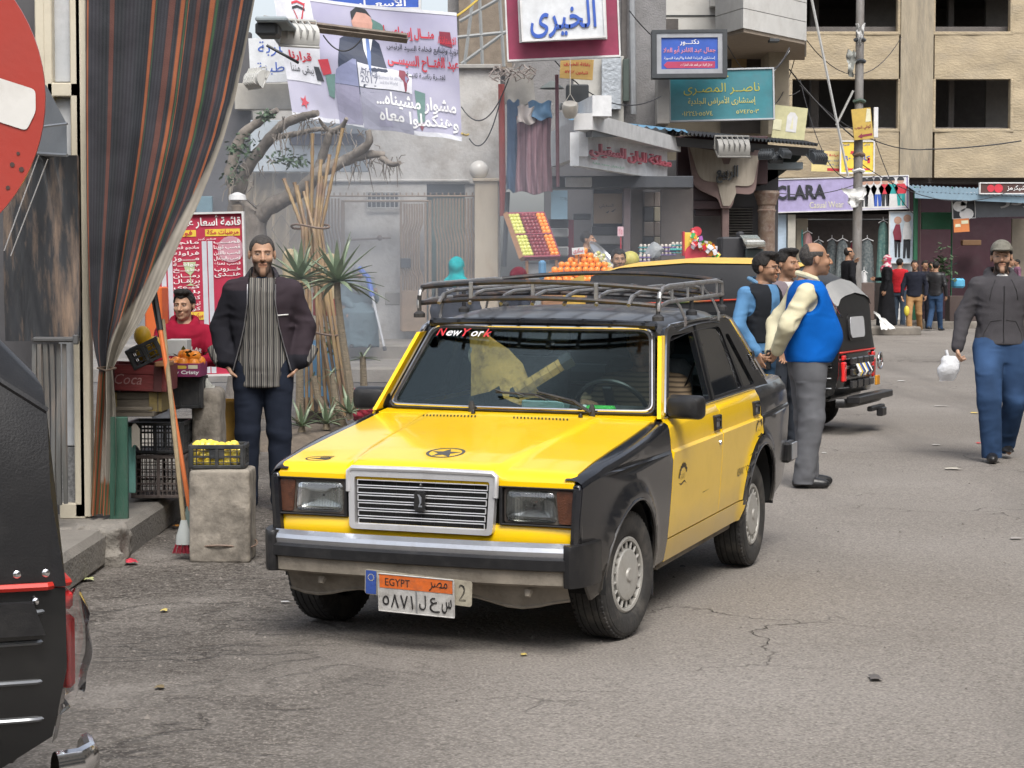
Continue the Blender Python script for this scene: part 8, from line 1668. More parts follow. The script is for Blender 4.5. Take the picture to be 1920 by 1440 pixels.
# the driver
Tm=Matrix.Translation(TAXI_LOC)@Matrix.Rotation(TAXI_RZ,4,'Z');dp=Tm@Vector((.36,1.60,-.34))
b,J,_=person('taxi driver in a brown ribbed jumper with both hands at the steering wheel','man',dp,TAXI_RZ-.0,1.72,dict(SIT,knR=(-.14,-.38,.98),knL=(.14,-.38,.98),anR=(-.12,-.60,.62),anL=(.12,-.60,.62),elR=(-.27,-.18,1.24),wrR=(-.20,-.43,1.345),hdR=(.65,-.45,-.12),pnR=(0,-.2,-1),thR=(.2,-1,0),elL=(.29,-.10,1.12),wrL=(.17,-.38,1.17),hdL=(-.15,-.7,.55),pnL=(-1,0,-.2),yaw=.1,head=(.0,-.03,1.63)),MIDS,'short',GREYH,dict(stubble=.4),'mid')
trousers(b,J,(.03,.03,.035))
RIB=striped('ribbed_knit',[(0,(.20,.15,.095)),(.4,(.17,.125,.08)),(.6,(.05,.038,.026)),(.8,(.07,.05,.035)),(1.,(.20,.15,.095))],38,2,.5)
top(b,J,r=1.06,z0=.88,res='mid',name='jumper',mats=RIB,arm=.066,cuff=.046,fold=.010)
# ================================================================ juice stall, crates, plants, tuk-tuks, litter
MEN=P_('menu_red',(.42,.025,.065));r,fn,w,h=sign('menu_board','tall red Arabic price list of juices behind the boy','menu board',((290,704),(463,700),(290,404)),15.7,.05,MEN,WHP,.015)
U=lambda x:(x-290)/173*w;Vv=lambda y:(702-y)/298*h
lettering(r,fn,[('قائمة أسعار عصيــر',U(390),Vv(418),U(455)-U(315),.10,.02)],WHL)
lettering(r,fn,[[(U(a),Vv(d)),(U(c_),Vv(d)),(U(c_),Vv(b_)),(U(a),Vv(b_))]for a,b_,c_,d_ in()for d in()]+[[(U(310),Vv(445)),(U(376),Vv(445)),(U(376),Vv(433)),(U(310),Vv(433))],[(U(356),Vv(600)),(U(386),Vv(600)),(U(386),Vv(585)),(U(356),Vv(585))]],YELP,'yellow_tag',.004);lettering(r,fn,[[(U(393),Vv(445)),(U(458),Vv(445)),(U(458),Vv(432)),(U(393),Vv(432))]],YELP,'yellow_tag',.004);lettering(r,fn,[('مرطبات مكة',U(426),Vv(438.5),U(455)-U(396),.045,.02),('فواكه',U(352),Vv(439),.14,.045,.02),('ميكسات',U(371),Vv(592),.11,.045,.02)],REDP)
lettering(r,fn,[[(U(a),Vv(700)),(U(a+9),Vv(700)),(U(a+9),Vv(454)),(U(a),Vv(454))]for a in(309,321,386,397)],P_('menu_cell',(.50,.53,.58),dirt=None),'price_column',.004)
lettering(r,fn,[(t,U(356),Vv(456+10.3*i),.20 if len(t)>4 else.15,.036,.012)for i,t in enumerate(('مانجو','مانجو قطع','فراوله','مــــوز','جوافــة','بطيــخ','رمـــان','برتقـال','كيـوى','بلــح','كنتالوب','تين شوكى','كوكتيل'))]+[(t,U(433),Vv(456+10.3*i),.20,.036,.012)for i,t in enumerate(('قصــب','قصب توينا','قصب باللبن','قصب بالبرتقال','قصب نعناع','خـــروب','هنــدى'))]+[('صغير كبير',U(396),Vv(450),.14,.02,.005)],WHL)
lettering(r,fn,[circ(U(440),Vv(470),.10,18),],P_('print_pink',(.48,.25,.3),dirt=None),'printed_glass',.0045);lettering(r,fn,[[(U(350),Vv(492)),(U(374),Vv(492)),(U(370),Vv(510)),(U(364),Vv(516)),(U(364),Vv(532)),(U(372),Vv(536)),(U(354),Vv(536)),(U(362),Vv(532)),(U(362),Vv(516)),(U(354),Vv(510))]],P_('print_green',(.42,.50,.30),dirt=None),'printed_glass',.0045)
mb=MB();fb(mb,272,538,303,640,15.3,.3,.01);solo(mb,'orange_box',P_('orange_panel',(.62,.13,.03)),'bright orange box between the curtain edge and the boy','box')
CRB=mat('black_crate_plastic',(.018,.02,.022),.5,var=.25,bump=.05,dirt=(.10,.09,.08),damt=.4,ds=7);CRG=mat('dusty_brown_crate',(.085,.068,.062),.8,var=.2,bump=.1,dirt=(.17,.14,.12),damt=.5,ds=6)
def crate(label,c,size,m,rz=0.,ry=0.,nx=8,nz_=3,solid=False,group=None,name='plastic_crate'):
 """open crate: rims, corner posts and lattice bars, each wall a part of its own"""
 o=empty(name,label,'crate',c,rz,group);o.rotation_euler=(0,ry,rz);X,Y,Z=size;t=.008
 for nm,ax,sg in(('front_wall','y',-1),('back_wall','y',1),('side_wall','x',-1),('side_wall','x',1)):
  L=X if ax=='y' else Y;mb=MB(basis((0,sg*Y/2,0))if ax=='y' else basis((sg*X/2,0,0),0,0,PI/2))
  mb.box((0,0,Z-.012),(L,.02,.024),.003);mb.box((0,0,.010),(L,.016,.02),.003)
  for x in(-L/2+.01,L/2-.01,0):mb.box((x,0,Z/2),(.022,.016,Z),.003)
  if solid:mb.box((0,0,Z/2),(L,t,Z-.03),.001)
  else:
   for i in range(1,nx):mb.box((-L/2+L*i/nx,0,Z/2),(.006,t,Z),.001)
   for j in range(1,nz_+1):mb.box((0,0,Z*j/(nz_+1)),(L,t,.006 if j!=2 else.012),.001)
   mb.box((0,0,Z*.62),(L*.28,.006,Z*.4),.001)if nx<12 else None
  mb.build(nm,m,o)
 mb=MB();mb.box((0,0,.006),(X-.02,Y-.02,.01),.002);mb.build('floor',m,o);return o
# lemons on the front block
S=rough_box((at(416,960,11.75).x,11.8,.255),(.345,.30,.53),.004,22,5,.016);bl=tag(sdf_obj('concrete_block',S,CNC),'stained concrete block standing on the street with the lemon crate on it','concrete block');MB().tube([V3((at(416,960,11.75).x,11.8,.085))+V3((.185*math.cos(a)*(1.05 if math.cos(a)>.7 else 1),.165*math.sin(a),.01*math.sin(3*a)))for a in np.linspace(0,2*PI,24)[:-1]],.006,5,closed=True).build('binding_wire',P_('rust',(.16,.08,.06)),bl)
cx=at(407,880,11.72).x;crate('black crate of lemons on the concrete block in front of the bearded man',(cx,11.80,.525),(.305,.22,.135),CRB,.03)
LEM=fruit('lemon',(.78,.56,.05),(.72,.60,.10));LEM.location=(cx,11.8,.56);tag(LEM,'yellow lemon in the black crate on the concrete block','lemon','lemons in the crate')
rr=random.Random(4)
for k in range(40):
 l=k//14;i=k%14
 if l==2 and i>9:continue
 o=inst(LEM,'lemon',(cx-.125+(i%7)*.037+rr.uniform(-.005,.005)+(.012 if l==1 else 0),11.745+(i//7)*.08+rr.uniform(-.02,.02),.56+l*.044+rr.uniform(-.004,.006)),rr.uniform(0,6),None,.80,(rr.uniform(0,3),rr.uniform(0,3),0));tag(o,'yellow lemon in the black crate on the concrete block','lemon','lemons in the crate')
S=rough_box((at(388,800,13.3).x,13.4,.43),(.19,.30,.92),.006,18,9,.04);tag(sdf_obj('concrete_block',S,CNC),'taller rough concrete block behind the lemons, beside the stall','concrete block')
mb=MB();c=at(387,722,13.4);mb.grid(lambda u,v:(c.x+(u-.5)*.12,13.35+(v-.5)*.1,c.z-.02+.05*math.sin(PI*u)*math.sin(PI*v)+.03*n1(u*6,v*6,0,1,4)),12,10);solo(mb,'paper_bag',P_('grey_paper',(.38,.38,.34)),'crumpled grey paper bag on top of the taller concrete block','paper bag',smooth=0)
mb=MB();c=at(424,800,14.2);mb.lathe([(.13,-.62),(.15,0),(.155,.0),(.155,.02),(.145,.02),(.12,-.55)],20,0,Matrix.Translation((c.x-.02,14.45,.72)));solo(mb,'yellow_bucket',mat('old_yellow_plastic',(.42,.24,.04),.5,vs=5,var=.15,bump=.1,dirt=(.2,.11,.03),damt=.4),'old yellow plastic bucket between the concrete block and the bearded man','bucket')
# the stall itself
YS=12.75;gl=lambda x,y,Y=YS:at(x,y,Y)
def woodcrate(label,x0,y0,x1,y1,m,m2,Y,txt=None,tilt=0.,end=None):
 A,B=gl(x0,y1,Y),gl(x1,y0,Y);W_,H_=B.x-A.x,B.z-A.z;o=empty('wooden_crate',label,'crate',((A.x+B.x)/2,Y+.2,A.z),0);o.rotation_euler=(0,tilt,0)
 for i,(a,b_)in enumerate(((0,.62),(.64,1.))):mb=MB();mb.box((0,-.2,H_*(a+b_)/2),(W_,.018,H_*(b_-a)),.003);mb.build('plank',m,o)
 for sg in(-1,1):mb=MB();mb.box((sg*W_/2,0,H_/2),(.022,.42,H_),.003);mb.build('end_board',end if end and sg>0 else m,o);mb=MB();mb.box((sg*(W_/2-.04),-.213,H_/2),(.05,.012,H_),.002);mb.build('batten',m2,o)
 mb=MB();mb.box((0,.2,H_/2),(W_,.018,H_),.002);mb.build('plank',m,o);mb=MB();mb.box((0,0,.01),(W_,.4,.015),.002);mb.build('floor',m2,o)
 if txt:mb=MB();write(mb,txt,lambda u,v,q=0.:Vector((u,-.2105,v)),-W_*.1,H_*.45,W_*.45,H_*.4,shear=.3);mb.build('lettering',P_('faded_white_print',(.30,.16,.15),dirt=None),o,smooth=0)
 return o
RDW=mat('worn_red_wood',(.16,.022,.022),.75,var=.25,vs=5,stretch=(.6,3,3),bump=.25,bs=30,dirt=(.06,.035,.03),damt=.6,ds=6);YLW=mat('worn_yellow_wood',(.20,.15,.05),.8,var=.3,vs=5,stretch=(.6,3,3),bump=.25,dirt=(.08,.07,.055),damt=.7,ds=5);GNW=mat('worn_green_wood',(.022,.075,.05),.8,var=.3,vs=5,stretch=(3,3,.6),bump=.25,dirt=(.06,.055,.05),damt=.7,ds=5);TLW=mat('turquoise_wood',(.10,.25,.22),.8,var=.15,vs=5,stretch=(3,3,.6),bump=.2,dirt=(.1,.1,.09),damt=.5)
woodcrate('worn red wooden crate with faded script under the melon crate',195,684,308,733,RDW,mat('dark_red_batten',(.07,.02,.02),.8),12.5,'Coca',.03);woodcrate('grey wooden crate with one yellow end below the red crate',200,735,300,772,mat('grey_brown_wood',(.10,.085,.065),.85,var=.25,vs=6,stretch=(.6,3,3),bump=.3),YLW,12.55,None,.0,YLW)
mb=MB();c=at(245,776,12.5);mb.box((c.x,12.7,c.z),(.30,.5,.028),.004);mb.box((c.x+.01,12.45,c.z+.035),(.26,.03,.02),.003);solo(mb,'stall_shelf',mat('grey_brown_wood',(.1,.085,.065),.85),'grey plank shelf carrying the wooden crates','shelf')
for lb,x0,x1,y0,y1,m_,Y in(('dark green board leg of the stall by the curtain',205,238,782,990,GNW,12.15),('narrow turquoise board leg of the stall',241,252,800,925,TLW,12.6)):A,B=at(x0,y1,Y),at(x1,y0,Y);mb=MB();mb.box(((A.x+B.x)/2,Y+.02,(A.z+B.z)/2),(B.x-A.x,.035,B.z-A.z),.005,Matrix.Rotation(0,4,'Z'));solo(mb,'stall_board',m_,lb,'board')
mb=MB();c=at(253,815,12.5);mb.grid(lambda u,v:(c.x-.02+.05*u,12.5,c.z+.05-.13*v+.02*math.sin(u*4)),4,6);solo(mb,'torn_strip',P_('dirty_board',(.22,.2,.17)),'torn grey card strip hanging beside the turquoise board','card')
c=at(295,900,13.0);crate('dusty brown lattice crate standing on the kerb under the stall',(c.x-.01,13.2,.205),(.33,.30,.275),CRG,.05,0,12,5);c=at(295,815,13.1);crate('dark slotted crate stacked on the dusty lattice crate',(c.x+.0,13.2,.49),(.35,.32,.20),CRB,-.03,0,16,2)
c=at(338,765,13.2);crate('black plastic crate under the purple orange box',(c.x,13.3,c.z),(.275,.26,.20),CRB,.02,0,6,3,True)
c=at(345,706,13.1);bx=empty('orange_carton','purple fruit carton with white lettering full of oranges','carton',(c.x,13.2,c.z));PUR=P_('purple_card',(.22,.02,.10));Wc,Hc=.215,.085
for nm,p_,d_ in(('front_panel',(0,-.15,Hc/2),(Wc,.008,Hc)),('back_panel',(0,.15,Hc/2),(Wc,.008,Hc)),('side_panel',(-Wc/2,0,Hc/2),(.008,.30,Hc)),('side_panel',(Wc/2,0,Hc/2),(.008,.30,Hc)),('bottom',(0,0,.005),(Wc,.3,.008))):MB().box(p_,d_,.002).build(nm,PUR,bx)
mb=MB();write(mb,'Happy Cristy',lambda u,v,o=0.:Vector((u,-.1555,v)),-.018,.026,.245,.030,bold=.03);mb.v=[v for v in mb.v];mb.build('lettering',WHL,bx,smooth=0);mb=MB();flatp(mb,[(.035,.052),(.095,.052),(.095,.075),(.035,.075)],lambda u,v,o=0.:Vector((u,-.155,v)));mb.mi=1;flatp(mb,rrect(-.04,.052,.025,.072,.008,2),lambda u,v,o=0.:Vector((u,-.155,v)));mb.build('printed_patch',[CRMP,YELP],bx,smooth=0)
OB=[(-.07,-.08,.08),(-.005,-.09,.085),(.06,-.08,.08),(-.06,0,.09),(.01,-.02,.135),(.055,.0,.125),(-.02,.02,.13),(.08,.03,.09)]
for i,(x,y,z)in enumerate(OB):o=OA if i==0 else inst(OA,'orange',(0,0,0));o.location=(c.x+x,13.2+y,c.z+z);o.scale=(1.0,)*3;tag(o,'big orange in the purple carton beside the boy','orange','oranges in the purple carton')
mb=MB();rr=random.Random(6)
for k in range(14):p=Vector((c.x+rr.uniform(-.10,.11),13.2+rr.uniform(-.12,.05),c.z+.10+rr.uniform(0,.05)));d=Vector((rr.uniform(-1,1),rr.uniform(-1,.3),rr.uniform(-.2,.7))).normalized()*.05;s_=d.cross(Vector((0,0,1))).normalized()*.015;mb.add([p,p+d*.5+s_,p+d,p+d*.5-s_],[(0,1,2,3)])
solo(mb,'orange_leaves',mat('citrus_leaf',(.06,.10,.03),.6,bump=0),'green leaves among the oranges in the purple carton','leaves',kind='stuff',smooth=0)
mb=MB();A,B=at(312,668,13.5),at(350,637,13.5);mb.box(((A.x+B.x)/2,13.6,(A.z+B.z)/2),(B.x-A.x,.2,B.z-A.z),.004);solo(mb,'white_box',P_('white_card',(.58,.58,.56)),'white polystyrene box in front of the boy','box')
cc=at(272,672,12.5);crate('tilted black crate of yellow melons on the red wooden crate',(cc.x+.01,12.62,cc.z-.03),(.19,.24,.13),CRB,.15,-.45+.0,5,3)
MEL=mat('yellow_melon',(.85,.52,.04),.4,vs=4,var=.1,bump=.1,coat=.2)
for lb,x,y,rx in(('yellow melon bulging from the tilted crate, right one',288,652,1.),('yellow melon at the top of the tilted crate',266,630,.9),('yellow melon low in the tilted crate behind the bars',270,660,.9)):mb=MB();p=at(x,y,12.6);mb.ball((p.x,12.62,p.z),.058*rx,(1,1,1.2),12);solo(mb,'melon',MEL,lb,'melon')
mb=MB();c_=at(303,683,12.4);mb.box((c_.x,12.5,c_.z),(.085,.2,.03),.006);solo(mb,'wood_scrap',wd,'pale broken wood piece on the crate corner','wood piece')
mb=MB();A,B=at(283,560,12.9),at(308,660,12.8);mb.add([A,A+Vector((.035,0,.01)),B+Vector((.02,0,0)),B+Vector((-.02,0,0))]+[p+Vector((0,.03,0))for p in(A,A+Vector((.035,0,.01)),B+Vector((.02,0,0)),B+Vector((-.02,0,0)))],[(3,2,1,0),(0,1,5,4),(1,2,6,5),(2,3,7,6),(3,0,4,7),(4,5,6,7)]);solo(mb,'black_board',P_('black_board',(.02,.022,.024)),'black board leaning behind the melon crate','board')
def broom(label,top_,bot,m,head,grip=None):
 o=empty('broom',label,'broom',bot);T,B=Vector(top_),Vector(bot);mb=MB();mb.tube([T,B],.014,8);part(mb,'broom_handle',m,o)
 if grip:mb=MB();mb.tube([T.lerp(B,-.02),T.lerp(B,.16)],.018,8);part(mb,'grip',grip,o)
 if head:
  mb=MB();mb.loft([[B+Vector((x*s_,y*s_*.5,z))for x,y in circ(0,0,1,12)]for s_,z in((.018,.03),(.026,0),(.045,-.06),(.05,-.11))]);part(mb,'broom_head',head[0],o);mb=MB();rr=random.Random(1)
  for k in range(70):a=rr.uniform(0,6.3);q=rr.random()**.5;p=B+Vector((.048*q*math.cos(a),.024*q*math.sin(a),-.105));mb.tube([p,p+Vector(((p.x-B.x)*.45+rr.uniform(-.006,.006),(p.y-B.y)*.4,-.055))],.0022,3)
  part(mb,'bristles',head[1],o)['kind']='stuff'
 return o
broom('broom with a bright orange handle and black grip leaning on the crates',at(290,555,12.2),at(356,958,12.0),P_('orange_handle',(.52,.13,.03)),(P_('green_grey_head',(.12,.17,.15)),P_('red_bristle',(.30,.03,.05),dirt=None)),PLA);broom('old wooden broom with a grey head and red bristles beside the concrete block',at(305,600,12.25),at(345,985,11.75),mat('old_broom_wood',(.20,.155,.09),.8,vs=8,var=.25,bump=.2),(P_('grey_head',(.30,.32,.31)),P_('red_bristle',(.30,.03,.05))))
# tree with cut limbs, Y = 23
BRK=mat('grey_bark',(.20,.175,.15),.95,var=.3,vs=7,bump=.8,bs=22,stretch=(1,1,.6),dirt=(.07,.058,.048),damt=.6,ds=4);tr=empty('tree','pollarded grey tree with cut stub branches reaching in front of the banner','tree',(at(470,600,23).x,23,0));YT=23
def limb(name,pts,rs,m=BRK,par=tr,n=9):
 P=[at(x,y,Y)if len(p)==3 else None for p in pts for x,y,Y in[p]];P=[Vector(p)for p in P];out=[];rr_=[]
 for i in range(len(P)-1):
  p0,p1,p2,p3=P[max(i-1,0)],P[i],P[i+1],P[min(i+2,len(P)-1)]
  for k in range(5):t=k/5;out.append(.5*((2*p1)+(p2-p0)*t+(2*p0-5*p1+4*p2-p3)*t*t+(3*p1-p0-3*p2+p3)*t**3));rr_.append((rs[i]+(rs[i+1]-rs[i])*t)*(1+.10*math.sin(i*5+k*2.1)))
 out.append(P[-1]);rr_.append(rs[-1]);return part(MB().tube(out,rr_,n),name,m,par,smooth=60)
limb('trunk',[(470,960,23),(468,700,23),(470,520,23),(468,410,23),(478,385,23)],[.30,.27,.22,.19,.16]);limb('limb',[(466,430,23),(500,392,22.9),(560,360,22.7),(600,325,22.5),(650,300,22.4),(690,290,22.3),(722,290,22.3)],[.105,.095,.085,.075,.062,.048,.032]);limb('limb',[(590,335,22.6),(602,300,22.6),(615,260,22.5),(618,245,22.5)],[.055,.05,.045,.04])
limb('limb',[(440,400,23),(455,330,22.9),(490,280,22.8),(530,235,22.6),(570,218,22.4),(596,212,22.3)],[.09,.075,.065,.055,.045,.035]);limb('branch',[(515,258,22.8),(560,250,22.7),(600,242,22.6),(640,252,22.5)],[.035,.03,.026,.015]);limb('branch',[(650,300,22.4),(690,270,22.2),(690,245,22.2)],[.06,.045,.03]);limb('branch',[(715,296,22.3),(735,308,22.2),(750,305,22.1)],[.035,.03,.022]);limb('branch',[(430,330,23),(450,260,23),(490,225,23),(520,206,22.9)],[.07,.06,.05,.03]);limb('branch',[(618,248,22.5),(640,238,22.4),(650,222,22.3)],[.04,.03,.02]);limb('branch',[(618,248,22.5),(604,232,22.4),(598,222,22.3)],[.03,.02,.01])
rr=random.Random(11);mb=MB()
for k in range(170):
 x0,y0=rr.choice(((600,235),(620,245),(690,285),(660,305),(520,250),(480,300),(640,245),(720,300),(455,340),(560,225)));x0+=rr.uniform(-35,35);y0+=rr.uniform(-8,12);Y=22.4+rr.uniform(-.2,.3);dn=rr.random()<.6;p=at(x0,y0,Y);q=at(x0+rr.uniform(-14,14),y0+(rr.uniform(12,45)if dn else rr.uniform(-22,8)),Y+rr.uniform(-.1,.1));mb.tube([p,p.lerp(q,.5)+Vector((rr.uniform(-.03,.03),0,rr.uniform(-.02,.02))),q],[.006,.005,.0025],4,False)
part(mb,'twigs',BRK,tr)['kind']='stuff'
LEAF=mat('tree_leaf',(.050,.090,.042),.55,vs=9,var=.3,bump=0);mb=MB()
for k in range(260):
 x0,y0,s_=rr.choice(((530,295,26),(560,302,16),(452,290,34),(440,330,22),(500,215,14),(455,270,30)));a,q=rr.uniform(0,6.3),rr.random()**.6;p=at(x0+s_*q*math.cos(a),y0+s_*.8*q*math.sin(a),22.7+rr.uniform(-.25,.25));d=Vector((rr.uniform(-1,1),rr.uniform(-1,1),rr.uniform(-.9,.3))).normalized()*rr.uniform(.06,.10);s=d.cross(Vector((rr.uniform(-1,1),rr.uniform(-1,1),1))).normalized()*.020;m_=p+d*.45;mb.add([p,m_+s,p+d,m_-s,m_+d.cross(s).normalized()*-.006],[(0,1,4),(1,2,4),(2,3,4),(3,0,4)])
part(mb,'crown',LEAF,tr,smooth=0)
mb=MB();c=at(445,375,22.4);mb.lathe([(.10,0),(.09,.05),(.03,.08),(.0001,.085)],14,0,Matrix.Translation(c));mb.lathe([(.02,-.02),(.07,-.06),(.07,-.14),(.03,-.18)],12,1,Matrix.Translation(c));solo(mb,'tree_lamp',[WHP,P_('brown_glass',(.16,.13,.10))],'small lamp with a white cap hanging from the tree above the price list','lamp')
# bundle of sugar cane
cn=empty('sugar_cane_bundle','tall tied bundle of sugar cane leaning beside the dracaena plants','sugar cane',(at(600,790,20.6).x,20.6,0));CAN=mat('sugar_cane',(.38,.27,.12),.5,vs=4,col2=(.17,.10,.075),bump=.1,bs=40,stretch=(2,2,.8),dirt=(.12,.07,.05),damt=.4)
for k,(xt,yt,xm,xb)in enumerate(((532,335,568,560),(556,348,574,575),(575,340,580,625),(586,250,584,640),(602,300,590,600),(618,290,596,645),(643,240,602,655),(590,390,578,585),(570,360,588,650),(604,330,594,612),(552,342,572,632))):
 P3=[at(xb,770+(k*7)%24,20.4+.03*(k%5)),at(xm,430,20.6+.05*(k%4)),at(xt,yt,20.7+.05*(k%3))];out=[];rs=[]
 for i in range(2):
  for j in range(15):
   t=j/15;p=P3[i].lerp(P3[i+1],t);out.append(p);rs.append(.0165+(.0045 if j%3==0 else 0))
 out.append(P3[2]);rs.append(.022);part(MB().tube(out,rs,7),'cane',CAN,cn)
for y in(425,625):mb=MB();mb.tube([at(582 if y<500 else 604,y,20.62)+Vector((.19*math.cos(a),.15*math.sin(a),.02*math.sin(2*a)))for a in np.linspace(0,2*PI,17)[:-1]],.012,5,closed=True);part(mb,'binding',P_('brown_tape',(.16,.11,.08)),cn)
STW=mat('pale_straw',(.52,.43,.27),.9,vs=9,stretch=(4,4,.4),var=.12,bump=.5,bs=30,dirt=(.36,.27,.15),damt=.4)
for lb,x,y0,y1,w_ in(('pale straw sheaf at the left of the sugar cane',545,466,540,30),('small pale straw sheaf just left of the cane stems',563,474,540,18),('pale straw sheaf right behind the cane stems',600,466,545,26),('pale straw sheaf at the right of the sugar cane',620,474,560,26)):
 T,B=at(x,y0,21.2),at(x,y1,21.2);H_=T.z-B.z;W_=w_/F*21.2;mb=MB();mb.lathe([(.0001,H_),(W_*.3,H_*.97),(W_*.5,H_*.85),(W_*.52,H_*.5),(W_*.46,0),(.0001,0)],16,0,Matrix.Translation(B));solo(mb,'straw_sheaf',STW,lb,'straw sheaf')
rrd=P_('red_crate_plastic',(.36,.04,.045));c=at(607,592,21.6);crate('red plastic crate on the blue barrel behind the sugar cane',(c.x,21.7,c.z),(.20,.25,.24),rrd,.2,0,6,4,True)
mb=MB();c=at(592,745,21.7);mb.lathe([(.0001,0),(.20,.0),(.21,.02),(.215,.35),(.205,.37),(.215,.40),(.21,.72),(.18,.80),(.08,.84),(.0001,.84)],24,0,Matrix.Translation((c.x,21.8,.06)));solo(mb,'blue_barrel',mat('blue_barrel_plastic',(.07,.19,.32),.5,var=.12,vs=4,bump=.05,dirt=(.14,.17,.2),damt=.4),'blue plastic barrel behind the sugar cane','barrel')
mb=MB();rr=random.Random(9)
for k in range(22):p=at(690+rr.uniform(-34,34),775+rr.uniform(-38,8)*(1 if k%3 else.3),21.5+rr.uniform(-.1,.2));mb.ball(p,rr.uniform(.06,.10),(1.2,1,.8),7)
solo(mb,'red_cloth_heap',mat('red_netting',(.38,.02,.045),.8,var=.2,bump=.8,bs=20),'heap of bright red net sacks behind the taxi mirror','sacks',smooth=50)
S=rough_box((at(585,760,20.9).x,21.0,.16),(.30,.3,.36),.03,10,8,.06);tag(sdf_obj('dark_stone',S,mat('dark_soil_stone',(.075,.06,.05),.95,var=.2,bump=.5)),'dark earth block among the plant stems','stone')
# dracaenas
STM=mat('dracaena_stem',(.20,.165,.115),.95,var=.2,vs=10,bump=.8,bs=30,stretch=(1,1,4));DRL=mat('dracaena_leaf',(.13,.19,.11),.45,vs=5,var=.2,col2=(.24,.29,.19),bump=.05)
def dracaena(label,px,py,Yp,stem,n,L,seed=0,up=.2,cut=False):
 rr=random.Random(seed);B=at(*stem[0],Yp);o=empty('dracaena',label,'plant',(B.x,Yp,max(0,B.z)));P=[at(x,y,Yp)for x,y in stem];part(MB().tube(P,[.042-.012*i/max(1,len(P)-1)for i in range(len(P))],9),'stem',STM,o);c=at(px,py,Yp)
 for k in range(n):
  a=2*PI*k*.382+rr.uniform(-.2,.2);el=up+(1.35-up)*(1-(k+.5)/n)**1.2 if not cut else rr.uniform(-.9,.9);l=L*rr.uniform(.8,1.1);d=Vector((math.cos(a)*math.cos(el),math.sin(a)*math.cos(el),math.sin(el)));s=d.cross(Vector((0,0,1))).normalized();nn=s.cross(d);mb=MB();vs=[]
  for i in range(8):t=i/7;w_=.036*(math.sin(PI*min(1,.12+t*.9))**.7)*(1-t*.55)*L/.45;p=c+d*l*t+Vector((0,0,-.22*l*t*t*(1-math.sin(max(0,el))*.7)));vs+=[p-s*w_+nn*w_*.35,p-nn*.004,p+s*w_+nn*w_*.35]
  mb.add(vs,[q for i in range(7)for q in((3*i,3*i+1,3*i+4,3*i+3),(3*i+1,3*i+2,3*i+5,3*i+4))]);part(mb,'leaf',DRL,o,smooth=60)
 return o
dracaena('dracaena with a long bare stem and a wide spiky crown beside the cane',632,528,19.6,[(662,775),(652,700),(640,620),(633,560),(632,530)],30,.50,1,-.25);dracaena('shorter dracaena crown half behind the bearded man shoulder',562,524,19.8,[(562,790),(562,700),(564,600),(562,530)],26,.46,2,-.1);dracaena('cut dracaena stub with a few limp leaves by the taxi mirror',680,672,20.2,[(684,768),(682,720),(680,668)],7,.20,3,0,True);dracaena('bent bare dracaena stem at the foot of the cane',587,705,19.7,[(640,800),(612,770),(595,745),(588,705)],5,.13,4,0,True);dracaena('thin dracaena stem leaning right in front of the cane',622,698,19.5,[(644,800),(630,760),(622,700)],6,.12,5,0,True)
for i,(x,y,lb)in enumerate(((566,800,'low spiky offshoot at the foot of the plants, leftmost'),(612,795,'low spiky offshoot in the middle of the plant bed'),(655,775,'low spiky offshoot beside the taxi wing'))):dracaena(lb,x,y,19.2+.1*i,[(x,y+10),(x,y)],12,.30,20+i,.1)
mb=MB();mb.grid(lambda u,v:(at(600,790,20).x-.9+1.9*u,18.6+2.2*v,.01+.14*math.sin(PI*u)*math.sin(PI*v)+.04*n1(u*9,v*9,0,1,3)),26,20);solo(mb,'plant_bed',mat('dry_soil',(.13,.105,.08),.95,var=.25,bump=.8,bs=35),'low heap of dry soil round the dracaena stems','soil',kind='stuff')
mb=MB();rr=random.Random(13)
for k in range(70):p=at(622+rr.uniform(-10,10),635+rr.uniform(-28,24),21.2+rr.uniform(-.1,.1));d=Vector((rr.uniform(-1,1),rr.uniform(-1,.2),rr.uniform(-1,.4))).normalized()*.07;s=d.cross(Vector((0,0,1))).normalized()*.03;mb.add([p,p+d*.5+s,p+d,p+d*.5-s],[(0,1,2,3)])
solo(mb,'green_bunch',mat('fresh_green',(.08,.16,.04),.5,bump=0),'bunch of fresh green leaves hanging by the blue barrel','leaves',kind='stuff',smooth=0)
A,B=at(690,520,32.3),at(722,657,32.0);ct=empty('crutch','grey elbow crutch with a blue cuff leaning beside the sitting woman','crutch',B);part(MB().tube([A.lerp(B,.22),B],[.022,.016],8),'crutch_tube',P_('crutch_alloy',(.42,.43,.45),.4),ct);part(MB().tube([A+Vector((-.15,0,.15)),A,A.lerp(B,.26)],.04,8),'crutch_cuff',BLUP,ct);part(MB().tube([B.lerp(A,.05),B],.03,8),'rubber_tip',RUB,ct)
